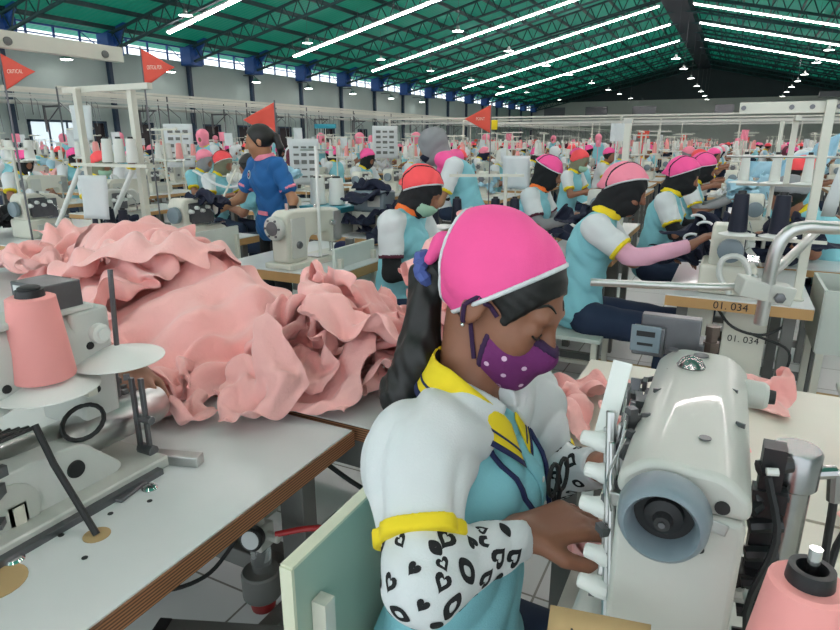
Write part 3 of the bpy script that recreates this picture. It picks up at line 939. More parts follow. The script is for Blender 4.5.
# heaps of cloth: columns, rows, numbers
HEAP_1 = [
(20,15,[4,2,0,0,-5,-1,2,0,-4,-4,-2,-1,2,-4,1,1,0,-2,-4,0,2,-1,2,1,1,-2,0,-3,0,2,2,0,-3,4,-2,-1,-2,2,1,-2,4,0,0,-4,4,-1,-1,-1,0,3,-2,1,0,0,0,-3,3,-1,1,1,4,0,-2,0,-1,3,-3,1,2,-2,1,0,0,0,0,1,-2,0,0,1,3,0,-3,2,0,0,1,-1,1,1,-3,1,1,1,-1,0,-1,0,1,2,1,0,0,2,0,0,-1,0,1,-3,3,0,2,-3,0,-1,1,-1,4,-2,3,0,1,-1,0,0,-2,3,-2,0,2,1,-5,2,-1,2,-1,4,-3,0,1,-2,4,0,-1,-2,3,0,-1,2,1,-4,3,-2,0,0,-1,-1,2,2,3,1,-2,0,0,1,0,-1,0,3,-3,0,-1,0,1,0,1,-2,2,-2,3,0,-1,0,1,1,-1,-1,2,-2,0,0,-2,1,0,2,1,1,-5,0,4,-2,1,0,0,0,-2,2,0,-2,0,-1,2,1,-1,0,0,2,1,-5,3,0,1,-1,-1,0,0,0,-2,1,0,2,1,-2,1,-2,-1,-1,1,2,3,1,-1,0,1,-3,2,-2,0,2,-1,1,0,-2,1,0,2,-2,-1,2,3,0,-1,2,-2,-1,1,0,0,-2,3,1,-3,0,-1,0,3,0,0,0,3,0,-2,-3,2,1,3,0,-2,1,-2,-1,3,-1,1,0,-3,3,1,0,33,-1,1,1,-2,-1,-3,-4,-1,-2,-6,-3,3,0,-2,-6,-5,-3,-6,-2,-2,1,2,-3,0,0,2,3,0,-2,0,-3,-3,5,-1,2,1,1,1,-2,-1,-1,0,4,0,-3,-1,2,-2,2,-2,1,-2,0,2,1,1,0,0,0,0,0,3,-2,-3,1,1,-3,2,-2,1,3,0,-2,0,-2,3,-1,2,-1,3,0,-5,-1,1,1,-1,0,-1,-1,5,-2,-1,1,-2,3,-3,3,-3,3,1,0,-3,-2,3,-1,-1,1,0,3,-3,0,5,-7,2,-1,1,-4,2,1,1,-1,-1,0,-3,1,4,-3,2,-4,4,1,-4,-1,2,0,-1,-1,1,1,-3,1,-1,-2,2,4,-4,3,-3,4,-4,1,2,1,-6,1,-2,2,4,-3,-1,-1,-2,1,5,-4,0,0,0,-1,-1,3,-3,-2,2,2,-1,0,-1,-1,1,-5,2,4,-4,-2,3,-3,1,-2,6,-4,-1,1,0,-1,3,1,-7,4,-2,1,2,-1,-3,2,-4,2,-1,2,-3,0,0,2,0,0,0,-3,4,-2,-2,2,1,-5,1,-1,0,1,0,1,0,-1,0,0,-1,1,-1,0,2,-1,-3,2,-4,2,1,-1,0,0,0,1,-2,0,2,1,-2,-1,2,1,-2,0,-2,0,0,-1,0,1,0,-1,1,-1,0,0,0,-1,2,-2,3,1,1,-2,-4,2,1,2,-2,-3,1,2,-1,1,0,0,0,-3,4,0,-1,1,-3,1,5,-2,3,1,-1,-4,0,0,1,-1,0,2,1,0,1,-2,1,-2,0,-2,-3,3,-3,2,2,2,-2,0,1,2,-4,-2,1,2,0,1,-3,1,-2,3,0,1,-1,-1,3,0,0,1,-5,-1,6,0,-3,2,-2,3,-3,-1,2,-1,0,1,2,0,-3,0,2,-2,1,1,0,-4,1,1,3,-3,0,3,-4,0,0,0,4,-2,-2,-3,0,1,4,-1,-4,4,0,1,-1,-4,6,-4,4,-2,0,3,-2,-1,-5,3,0,2,-1,-1,1,-1,6,-5,-2,3,-3,6,-2,-1,1,0,-2,-5,4,3,2,-2,-4,2,3,2,-7,1,-2,5,3,-7,2,0,-1,-3,-2,4,4,0,-1,-4,4,-1,-3,1,4,-3,1,-1,1,2,-1,0,2,-3,2,2,-3,2,-3,3,-2,2,-1,3,-5,0,2,0,-2,2,0,1,-1,1,-3,4,3,-6,1,0,-1,1,5,-6,0,-1,1,3,1,2,-1,-1,-1,2,1,0,-7,3,2,0,1,0,0,0,-2,3,-2,-1,0,-4,4,2,0,-2,3,-6,7,-3,0,0,4,-2,-2,-3,6,-2,0,-2,-3,4,0,0,-1,1,-1,3,-3,3,-1,1,-3,2,-2,0,0,2,1,0,-3,-1,0,0,1,-2,0,1,1,-2,-2,1,1,-2,3,1,-2,3,2,-5,3,-2,-1,2,1,0,-3,0,-1,4,0,-2,-1,2,-1,3,-1,-1,2,2,-2,1,-2,-4]),
(20,15,[-24,5,3,4,6,3,0,-3,2,4,4,-2,-3,3,4,4,2,4,4,0,-1,-2,1,-2,-1,2,2,-1,-2,0,2,5,-1,-4,-2,1,3,-2,-2,1,-1,-1,-1,-1,1,-1,0,2,0,0,1,0,5,-2,-2,-1,-3,1,3,2,-2,0,-1,2,-2,0,1,2,1,-1,0,1,1,-3,1,-1,2,-2,0,1,-3,0,3,0,-2,1,0,2,0,1,-1,1,-3,0,-1,1,0,1,0,0,-4,2,2,-2,2,-2,-1,3,1,0,0,-2,-2,-1,1,1,1,0,0,-1,-4,3,-1,1,0,-2,1,0,1,1,-1,-4,-1,4,2,0,-1,2,-2,0,1,-1,-2,1,-1,1,1,-1,0,0,-2,-1,-1,4,1,0,-1,2,1,-2,1,-2,0,1,0,0,0,-1,2,-1,-3,-5,8,1,1,-2,2,-2,-2,3,1,-2,2,0,-2,2,-1,1,0,-3,-5,7,-1,3,-1,0,0,-1,2,-1,-1,2,0,-4,4,-1,0,1,-1,-4,1,1,4,0,-2,3,-2,0,0,0,-1,3,-4,5,0,-2,1,-1,-5,-2,4,4,0,-3,3,-1,0,1,-1,-1,4,-3,1,-1,-2,1,1,-3,-2,2,3,1,-3,2,1,-1,0,0,-2,-1,3,-2,1,-2,0,2,1,-2,-2,1,2,-1,0,1,0,-2,1,-4,0,0,-1,-1,1,1,0,3,-5,2,1,1,-2,0,1,2,0,-2,-1,0,-1,-2,-46,3,2,1,1,2,5,-1,-2,-2,0,2,-3,0,4,1,1,0,3,0,3,-1,1,1,0,-1,-1,-2,0,4,0,-1,1,-1,-2,2,0,1,-3,2,4,-1,-2,2,0,1,-2,1,1,-1,1,1,1,-1,-1,-2,-1,0,3,-2,3,0,-1,-2,1,2,0,1,0,-1,1,0,0,0,0,-1,0,1,-1,1,2,1,1,-3,3,0,0,0,-2,1,2,-2,1,0,-1,1,0,-1,1,0,3,0,1,0,0,0,-2,1,1,1,-2,1,0,0,-1,1,0,0,0,-1,3,1,0,2,1,-5,1,-1,3,-1,-1,-1,-1,1,2,-1,1,2,-5,1,4,0,-1,4,-5,2,-2,2,0,0,-1,-1,-1,3,0,1,0,-3,1,2,6,-2,1,-1,-1,-2,3,0,0,0,-1,-4,4,1,1,-1,-1,0,2,1,5,-1,1,-2,0,3,-1,-1,0,-2,-2,5,-1,1,0,-1,0,-1,3,1,4,1,-2,-1,4,-1,-1,1,-1,-2,1,0,3,0,-2,-1,0,4,1,-4,4,0,-1,2,0,-1,-1,1,-2,0,1,4,1,-4,0,1,0,2,-3,1,3,0,0,2,-3,1,1,-3,2,0,2,2,-2,-1,1,-1,1,-3,0,2,4,0,0,0,-1,1,-1,1,-2,3,1,-1,-3,1,0,-1,0,1,1,2,1,2,-1,0,2,-1,2,-3,1,0,2,-1,0,0,-2,-2,2,0,2,0,2,0,0,2,-2,1,1,0,1,-1,0,4,-1,1,2,6,1,-3,-2,-2,2,-1,0,-2,2,-2,-1,3,2,0,-3,-3,3,2,0,-4,-2,7,-2,0,-2,1,4,0,0,-3,0,0,1,1,-2,-1,1,-1,1,2,-4,-3,7,-1,1,-1,0,-1,-1,3,-1,-2,1,-1,2,-1,0,0,0,0,3,-4,0,3,-1,2,-1,-2,2,-1,1,3,-7,3,0,2,1,-2,0,-1,1,4,-5,2,0,0,-2,1,-2,3,2,-3,1,-1,0,1,0,2,0,-4,1,-1,4,-4,0,-1,1,1,0,3,-4,-2,2,-3,5,-1,2,1,-3,0,-1,3,-8,2,2,-2,-2,1,6,-4,-1,0,-1,2,-2,4,-3,0,0,-2,2,-6,7,-2,-1,2,0,4,-6,-3,5,1,-1,-1,3,-2,-1,-1,-1,1,-2,4,0,1,0,0,1,-2,-2,3,0,0,-1,5,-2,0,-1,-3,2,1,-2,0,-1,1,-2,2,1,-5,5,0,-1,1,2,-3,2,-2,-2,2,1,-1,0,0,-2,-1,1,-1,-2,4,-2,0,-2,2,2,-1,-1,-1,1,3,-3,1,1,-3,1,2,-1,2,1,-1,1,-4,3,-2,1,0,-1,0,3,-4,1,0,-1,-1,3,1,3,-4,-1,4,-2,1,-2,1,-2,3,-1,2,-5,0,0,2,2,1,-1,0,-3,2,2,-6,2,6,-2,0,0,-5,3,-2,1,1,-1,-1,5,1,-1,-1]),
(20,15,[37,1,-2,0,1,2,1,3,5,-1,-1,0,-1,1,1,1,3,2,6,3,-2,-2,3,-1,0,1,0,1,1,-3,-2,0,3,-1,-1,3,-1,1,0,-1,-3,-1,0,1,3,-1,0,3,-4,-2,0,0,2,0,1,0,-1,2,-2,0,-4,1,0,3,-1,0,3,-2,-5,1,-1,2,0,2,2,-1,1,0,-1,2,-3,2,2,-2,0,0,1,-4,0,1,2,2,0,1,0,1,1,-1,-2,2,-1,1,-2,0,0,3,-3,-1,-2,2,5,2,-3,1,0,-1,1,-1,2,-3,-2,-1,0,1,2,-1,-1,-4,1,5,4,-2,1,-1,-1,1,-1,1,-1,1,-3,2,2,-1,-1,-2,-3,1,7,3,-4,-1,2,-1,2,1,-1,-3,0,-2,-1,-1,-1,3,-1,-2,1,4,1,0,0,-1,0,1,-2,-2,-1,2,0,4,-1,2,-2,0,-1,2,-1,3,2,-2,0,0,-1,-1,2,-3,2,2,0,-6,-1,-3,3,-1,-2,2,4,1,-3,0,1,0,0,-1,-4,5,3,-3,1,-5,-1,-1,-1,0,2,1,1,-1,2,-2,1,0,0,-2,4,-1,0,-1,-2,1,-1,-1,2,0,1,-3,2,-1,0,1,-2,3,-3,4,-2,0,-3,1,0,0,-3,0,-1,1,-1,3,1,-1,-1,0,0,0,2,0,0,-1,0,-1,-1,0,-3,4,-3,1,1,-2,1,-4,1,1,0,1,1,-1,1,-1,-2,2,-1,1,-30,2,4,-1,-2,0,-1,1,3,-1,0,2,2,-1,1,3,1,2,-1,-5,3,-1,-7,2,6,1,0,1,-2,0,-2,1,0,0,-1,1,-3,-3,3,6,3,-3,3,-1,-1,2,1,1,-1,-2,2,-3,0,2,2,-5,-3,2,2,0,1,0,0,2,1,-1,2,-1,-2,1,-3,2,1,0,-1,-4,4,3,-2,-1,1,2,0,2,-1,-1,1,-2,0,0,2,1,-2,0,-5,5,3,-2,0,-2,3,0,1,1,-2,1,-2,1,-1,0,2,0,-1,-2,2,2,2,-2,-3,-1,1,3,2,-3,1,0,0,-5,0,4,3,-2,-2,1,2,0,-2,0,-2,3,5,1,0,-4,2,-1,-5,1,4,3,-2,-3,2,0,1,0,-1,-4,3,0,5,-4,-2,6,-1,-3,1,1,2,-1,-2,1,0,-1,2,-1,-3,4,-1,-2,3,0,1,0,-2,-1,2,2,-2,-4,2,3,0,0,-1,-3,2,2,-1,-3,4,-2,3,-1,-3,2,0,1,-2,2,-1,1,0,-1,-2,3,1,-2,0,0,3,2,-2,-1,3,-2,1,-1,-1,0,3,-1,0,0,-1,0,0,1,-1,1,4,-2,0,1,-1,2,0,-1,0,-1,1,1,0,-1,1,-2,-2,2,1,1,-4,5,1,1,-1,0,2,1,0,-1,-2,2,0,1,-1,1,-3,-1,1,-1,-3,0,-2,1,2,3,-1,2,2,0,-2,-3,2,-1,4,0,0,-6,1,1,5,-1,1,4,0,-3,2,8,-2,-1,-5,-4,1,1,1,4,-4,2,0,-3,-3,3,1,-1,3,0,1,-4,2,-2,0,0,-2,3,2,-6,6,-3,-2,1,0,1,1,0,-4,4,0,-2,-2,0,-1,2,3,-3,0,0,-3,0,2,0,1,1,0,-2,-1,1,0,-2,0,-2,4,0,0,0,-3,0,0,2,1,3,1,0,-3,1,1,1,-2,-1,-3,5,0,-1,0,0,-3,2,4,3,-4,-1,3,-3,1,-3,2,0,-2,-3,4,0,-2,4,-1,-3,5,1,0,-1,-1,-5,3,-2,0,1,-1,-2,-2,1,1,-3,4,-1,0,4,-3,5,-6,-1,0,4,0,1,0,2,-2,-2,0,0,-2,4,1,0,-2,-1,5,-5,3,-6,1,2,-1,3,1,-5,2,-1,-2,1,6,-1,-1,-3,3,-3,1,0,-4,2,5,0,2,-2,-2,2,-2,0,1,3,0,2,-1,-1,-3,2,-4,-3,4,3,-3,5,2,-2,0,-1,1,-1,5,-1,1,-1,-3,-2,0,4,-4,2,1,2,0,-3,2,0,-3,0,0,1,0,2,-5,0,3,1,0,-2,3,-1,-1,-2,4,-3,-2,2,2,0,0,-1,-1,-2,1,-2,3,2,-2,1,-3,0,4,-2,1,-2,-1,-2,2,1,-2,1,0,2,-1,1,-4,0,2,2,-2,2,-2,4,-3,1,-1,2,-3,0,2,1,2,-3,0,-1,0,4,0,-4,2,3,-2,-5,2,3]),
(20,15,[-11,0,2,4,2,0,1,4,3,5,3,4,4,2,1,5,1,-7,2,2,2,-3,-2,-2,1,1,0,3,-2,-1,-1,-1,0,1,1,1,1,8,-8,-2,-4,2,0,-3,1,2,-1,-1,2,-2,1,-1,0,2,0,-2,0,2,7,-3,-3,1,-1,2,-2,0,1,-2,0,1,1,-1,0,0,1,-1,2,0,-1,3,-4,1,1,-2,0,1,1,-2,2,-1,-1,3,-1,-1,0,1,0,-1,0,2,-4,0,4,0,1,-2,0,0,-2,1,2,-1,-1,0,-2,1,1,-2,2,-1,-4,1,-1,3,-1,1,0,-1,0,0,0,-1,2,-1,1,-2,-1,3,2,-1,1,-4,1,-1,2,-1,-2,3,0,0,-1,1,0,-1,0,1,-1,0,0,1,-4,4,-4,3,0,-2,3,-1,0,2,-3,1,0,-1,2,-1,-1,2,0,0,-2,-1,2,0,-2,2,1,-2,2,-1,0,1,-2,2,-1,-1,1,0,-3,-1,-4,2,4,-3,1,0,-1,2,-1,-3,3,-1,0,-1,-1,0,2,-3,0,1,-2,2,-1,0,0,0,0,1,-2,2,0,-3,1,0,0,2,-2,-1,2,2,0,0,-3,1,0,0,2,-1,1,1,-4,2,1,-1,2,-1,-1,2,1,-2,2,-2,1,1,-3,2,2,-1,-3,1,2,0,-1,1,-4,0,3,2,-2,2,-1,-2,2,2,1,0,-2,1,-1,-3,1,1,-3,1,4,-1,0,-1,1,-2,-19,-3,-2,-3,-1,4,6,2,2,2,1,2,2,2,5,2,2,3,-2,3,-2,3,-4,5,1,-3,-1,-3,-1,3,4,0,0,0,-3,1,0,0,4,-3,-1,1,2,-3,4,0,-5,2,1,-1,1,2,-2,0,0,1,0,-1,2,0,2,-3,0,-2,1,4,1,0,-1,0,0,-2,1,1,0,-1,1,-1,0,2,-1,1,2,2,-2,1,2,-1,0,-1,-2,1,-2,2,2,-1,-1,1,-1,2,1,0,3,-1,1,-1,-1,1,1,-1,-1,-2,4,0,-1,0,1,-1,1,-1,-1,1,2,2,2,-3,-1,1,1,-1,0,-1,2,0,-2,1,0,1,1,-3,3,0,0,2,-2,0,-1,2,-1,1,-1,2,1,-2,-1,1,-1,2,-2,0,-1,5,-2,2,0,-3,4,0,-1,0,0,2,-3,-3,5,0,-1,0,-3,5,5,-2,1,-1,-3,5,2,-3,0,0,1,-2,-2,5,-1,-2,1,-2,3,0,5,-1,0,-1,2,2,-3,0,1,-1,0,-2,3,2,-4,0,1,1,1,-4,3,0,1,1,2,-3,-1,0,0,1,-1,2,3,-8,3,2,-1,-2,-5,-1,3,2,-2,2,0,-2,-2,4,-4,2,0,3,-3,1,1,-1,-2,-2,0,3,5,-1,0,0,-1,-1,3,-5,5,-4,1,0,0,3,0,-1,-1,0,1,-2,4,-2,2,-3,-1,5,-2,0,0,0,1,-1,-1,3,0,-1,-1,2,-1,-3,7,2,-1,2,4,-1,3,-1,1,0,2,2,-3,1,-3,0,-1,0,0,1,0,-1,2,-1,-2,3,-3,3,1,1,-4,-2,4,-1,0,-2,-1,1,2,-2,0,0,-4,2,0,0,3,1,-2,0,-2,-1,-2,1,4,0,-2,-2,1,3,-1,-2,5,-2,1,-1,-1,0,1,-3,4,-4,2,-1,0,2,2,2,-5,-2,-2,0,3,-2,0,-1,0,1,-1,4,-3,4,0,-1,-3,0,3,-1,-2,1,3,-1,-4,2,-2,4,-2,-3,3,-2,4,1,-3,1,0,-1,0,-2,3,-3,-1,1,-1,3,-1,-4,0,5,-3,1,0,-3,5,-2,2,-2,-2,2,0,2,-1,3,1,-1,-2,-2,5,-5,1,0,0,3,-1,0,-2,2,0,-2,1,0,-1,1,2,-5,1,4,-3,0,-1,1,1,1,-5,1,0,0,4,1,2,-2,2,-2,-1,2,3,-2,0,-2,1,-2,0,-3,2,-1,3,0,1,2,-4,-1,1,-2,0,4,-5,2,0,0,-2,1,-2,0,-1,4,-3,5,-4,-1,-1,0,-1,1,0,-4,5,-2,-2,1,2,-1,-1,1,2,-5,4,-2,1,-3,0,3,-4,3,0,2,-2,0,-3,1,-1,1,2,-2,-1,3,1,-1,-2,-2,1,2,1,-3,0,-1,2,-3,1,0,3,-3,-2,1,1,3,1,-3,0,1,5,-2,-1,3,-4,-1,-2,2,4,-3,0,1,1,3,0,-1,-4,4,-3,3,-1,-2]),
(20,15,[-7,-3,-1,-5,-6,0,1,-5,-3,-5,-2,-4,-6,-2,7,1,-2,-4,-1,-1,3,1,-3,5,0,-1,-2,-2,3,2,-3,1,0,-1,-6,4,4,0,-3,1,3,-1,1,-2,3,-4,1,1,-3,4,-1,0,2,-1,-2,-1,3,2,-2,-1,2,0,-3,0,2,0,-1,3,1,-1,0,0,1,-1,-2,-1,0,-1,0,-3,3,0,-1,2,-4,2,0,0,1,-3,1,0,0,0,0,-2,-1,0,-1,-1,1,-1,1,-2,2,1,0,-2,-1,-1,1,-1,1,2,1,-5,0,0,0,1,2,-1,0,-1,1,-3,-1,3,0,-1,-1,1,2,-3,2,0,-2,-1,1,2,-1,-1,3,-1,-1,5,-3,-2,-1,1,1,1,-5,4,-2,2,-1,-1,1,1,-2,2,0,1,1,-3,0,2,-2,-1,2,-3,6,-1,-1,0,-3,-1,4,-2,-1,3,-2,1,-2,0,1,-1,0,3,-3,5,-2,-1,-1,0,-2,2,-2,0,3,-2,-3,1,1,-1,3,-4,1,0,5,-1,-2,-2,1,-1,0,2,-1,-1,0,-3,4,-1,-1,2,-3,2,1,1,1,-3,-3,2,1,-2,2,-4,2,2,-2,1,3,-3,1,0,-1,1,-1,2,-3,0,1,1,-3,3,-2,2,0,-4,-2,4,-2,1,1,-3,0,1,0,-2,-3,-1,5,-2,3,-1,-1,0,-1,3,1,1,-3,-1,0,0,0,1,0,-2,-1,0,1,3,1,0,0,1,0,-1,-14,-2,-1,0,-2,3,-4,0,1,0,-1,-3,-3,-2,0,-3,-1,-1,-3,2,-2,0,-1,-1,3,-1,3,-1,-2,-2,0,2,2,1,-1,-2,2,2,1,-4,-3,0,2,-2,-1,1,0,0,-2,3,0,-2,0,1,-1,1,1,-2,2,0,-3,1,0,1,1,-5,1,2,4,-2,-3,-1,0,-1,2,2,-3,1,0,3,-4,1,-1,3,-3,1,0,-1,2,-1,-1,1,1,-2,-1,3,-1,0,1,0,-3,-1,1,0,-2,1,0,0,-1,0,0,5,-3,0,0,0,1,1,-2,-1,-1,-2,1,-2,0,0,1,-1,0,0,1,0,0,1,-1,-1,1,-2,1,0,-4,2,-2,-1,4,2,-4,1,-3,1,5,-6,-1,3,0,-1,0,-1,1,-1,-4,0,2,0,4,-5,-1,0,1,-1,-2,-1,5,-2,0,0,-1,3,-2,1,-4,2,-3,5,-5,-1,2,0,-1,2,-3,4,-2,0,0,0,1,0,-1,-1,0,-4,1,-2,0,0,1,0,0,-3,4,0,0,-3,1,2,-1,-1,1,0,-2,-1,-1,-1,-3,3,2,-2,1,0,0,1,-2,4,-1,-2,1,-2,2,1,-5,2,-1,-1,1,2,-2,1,-2,1,1,-1,0,0,2,-1,-2,4,-2,0,-4,1,1,-2,0,0,0,0,1,-1,1,-1,-1,2,-1,2,0,-2,1,-1,-3,2,-2,3,1,-5,1,2,0,3,-5,-1,2,2,-3,-1,2,0,1,-2,23,-3,-1,0,-2,-2,-3,-1,0,-3,-1,0,2,-2,-1,-1,-3,3,-2,-1,0,-1,2,-2,1,0,0,0,-2,3,0,0,-2,4,-1,-2,1,-4,4,0,-1,2,3,-1,-4,2,1,-1,0,-4,2,1,1,-1,1,-1,2,-2,0,2,-1,4,-6,6,1,-3,-2,2,0,1,0,-1,-1,-1,1,3,-2,1,-4,2,0,-1,-1,0,4,-3,0,0,0,2,-2,5,0,-4,0,-3,3,3,0,-6,-1,0,2,-2,-2,2,1,-1,0,3,-1,-5,2,2,-2,3,-3,-2,1,3,-3,2,-1,-2,1,2,2,-3,1,-2,1,-1,2,2,1,-3,2,-2,1,2,1,-5,2,-2,-1,1,1,1,1,-1,-1,4,0,2,-2,-1,-2,4,1,-5,-2,0,-2,1,-1,3,-2,1,0,2,-1,2,1,-2,-1,2,-1,-1,0,5,-4,1,3,-4,5,-4,-1,2,2,-1,5,0,-3,-4,1,1,1,0,2,-5,-4,2,0,4,-6,2,1,0,-1,1,5,-1,-6,1,2,2,0,2,-5,6,-3,1,0,-2,3,2,0,-1,1,3,-2,-6,0,-1,3,2,2,-4,1,-3,-1,-3,1,5,2,-5,3,1,-2,2,-5,-5,2,6,-4,2,1,-1,-1,1,0,3,-6,3,-1,2,-4,2,3,-4,0,3,0,-4,6,-6,-1,3,4,0,-1,-1,5,-7,0,2,4,-4,0,-1,0,4,1,1,-5,1,2,1,-1,2]),
(20,15,[4,0,5,1,2,-2,2,6,0,1,-2,4,-2,-2,3,2,5,3,4,0,3,0,-1,1,0,0,-1,-2,-1,0,2,-1,1,2,-2,2,-2,-4,3,2,3,1,0,-1,-1,1,0,0,1,0,-1,-2,3,0,0,0,-5,3,-4,2,3,0,1,-1,-1,1,1,-2,1,0,1,-2,-1,2,-1,-3,5,-2,0,-1,3,0,-2,1,2,-2,0,0,2,0,-1,1,0,-1,0,0,-2,3,1,-2,4,0,-2,3,-5,2,1,1,-2,0,2,-1,1,0,-1,-1,1,3,-2,-1,4,0,3,-10,1,5,0,-2,3,1,-2,2,0,-2,0,2,2,-3,-1,2,4,-2,-8,4,6,-1,-3,4,-1,-2,1,1,-1,-1,3,1,-2,-2,2,-3,3,-4,0,5,1,-3,2,0,-2,-1,5,-2,-4,3,0,-1,0,4,-4,-1,0,0,4,1,-2,0,0,-2,1,5,-3,-5,4,0,-2,1,2,-4,0,5,1,2,3,-1,-1,0,-1,-1,3,0,-4,-1,2,0,2,-2,0,-2,4,0,3,-1,1,0,-1,1,1,1,0,-4,-4,7,0,-2,-1,2,-2,2,0,-1,1,3,-1,1,-2,0,0,-2,-3,-1,4,4,-1,-2,1,1,-3,2,-1,2,-3,3,1,-2,3,-1,1,1,-4,-1,5,-1,0,0,1,-3,3,-2,2,-2,-1,-2,1,1,-2,6,-1,0,0,2,-2,-3,0,3,1,-4,2,1,-1,-4,11,-4,0,-4,-4,-4,-2,-1,-4,0,-2,0,-3,-5,-1,-3,-4,-1,0,-1,-2,4,-2,1,2,0,0,-1,-1,-3,6,-2,2,0,-2,0,1,-1,-1,3,2,0,-3,3,-3,2,2,-3,0,1,1,0,-1,1,1,-1,1,0,0,0,0,-4,7,-2,-1,-2,2,-1,2,3,-3,-1,3,-1,0,0,-1,1,-2,0,-1,-1,-1,-1,2,4,-6,5,2,-2,-3,0,0,4,-1,0,1,-1,2,-5,0,-1,-2,1,3,-2,4,0,-2,0,-2,3,-2,-1,0,2,0,0,0,-1,-2,3,0,2,0,0,-2,0,-1,0,1,-1,-1,-1,2,0,1,0,0,0,0,3,2,0,-2,-1,0,-2,1,2,0,-1,0,0,0,0,0,0,-1,3,1,3,1,-2,-1,0,-1,1,1,0,-3,0,1,0,0,1,-2,1,1,1,4,-1,-1,-3,1,0,2,1,1,-5,2,2,-2,1,-1,-1,3,1,0,-4,4,-1,-4,3,1,-2,2,1,-4,0,1,-1,1,1,0,2,0,-1,-1,-1,2,-1,0,2,0,0,-4,1,1,0,1,0,-1,1,2,-2,0,1,-1,1,1,-1,0,3,-1,0,1,-2,-1,3,-2,0,2,0,0,0,1,-1,-1,0,0,3,0,-6,2,3,2,-2,1,0,-2,2,0,1,-1,2,-4,0,2,-1,-3,-1,3,2,-2,1,3,1,-2,-1,1,-2,0,4,-1,0,1,-2,-1,1,20,0,2,0,1,4,0,4,-2,-3,-5,-2,-2,0,2,-2,3,-1,-3,-5,-2,1,-2,1,2,-2,2,-3,1,3,0,0,-2,1,-2,5,-5,-2,3,3,-2,1,1,0,-4,4,0,-2,3,-2,1,-3,3,-1,2,-1,-3,1,3,1,0,-2,2,1,1,-3,0,4,-2,-3,-4,3,6,-1,0,-6,2,6,0,0,-1,2,-3,1,4,-5,1,-2,0,-2,2,3,2,0,-5,4,3,-2,1,0,2,-1,0,0,-6,1,2,0,-4,0,5,6,-3,-1,-1,1,3,0,-4,-2,1,-1,1,-5,0,4,-3,-2,0,5,5,-4,-2,2,0,-2,2,0,-1,-1,0,1,-2,-1,2,0,-2,-3,2,6,0,1,-4,-3,4,2,-1,0,-3,0,1,-2,-1,2,1,-4,0,2,3,3,-1,-5,-2,0,2,4,-4,-2,-2,5,-1,0,-1,2,-4,1,5,-1,4,-4,-2,-3,0,4,2,-6,3,-5,4,1,-1,1,1,-6,5,1,-2,5,-4,-1,-3,-2,3,2,1,3,-7,-1,3,1,-2,-2,-1,6,0,-2,-1,1,0,-3,1,2,0,1,-1,-2,-1,2,2,1,-3,0,2,1,-2,4,-3,-1,1,1,-4,2,3,-2,-1,2,0,3,0,-1,-3,2,-2,-1,3,-1,3,-1,-3,0,1,0,1,0,0,2,1,2,-2,1,-2,1,1,2,-2,-3,0,-1,1,0,6,-2,-1,0,-1,-4,8,0,1,-4]),
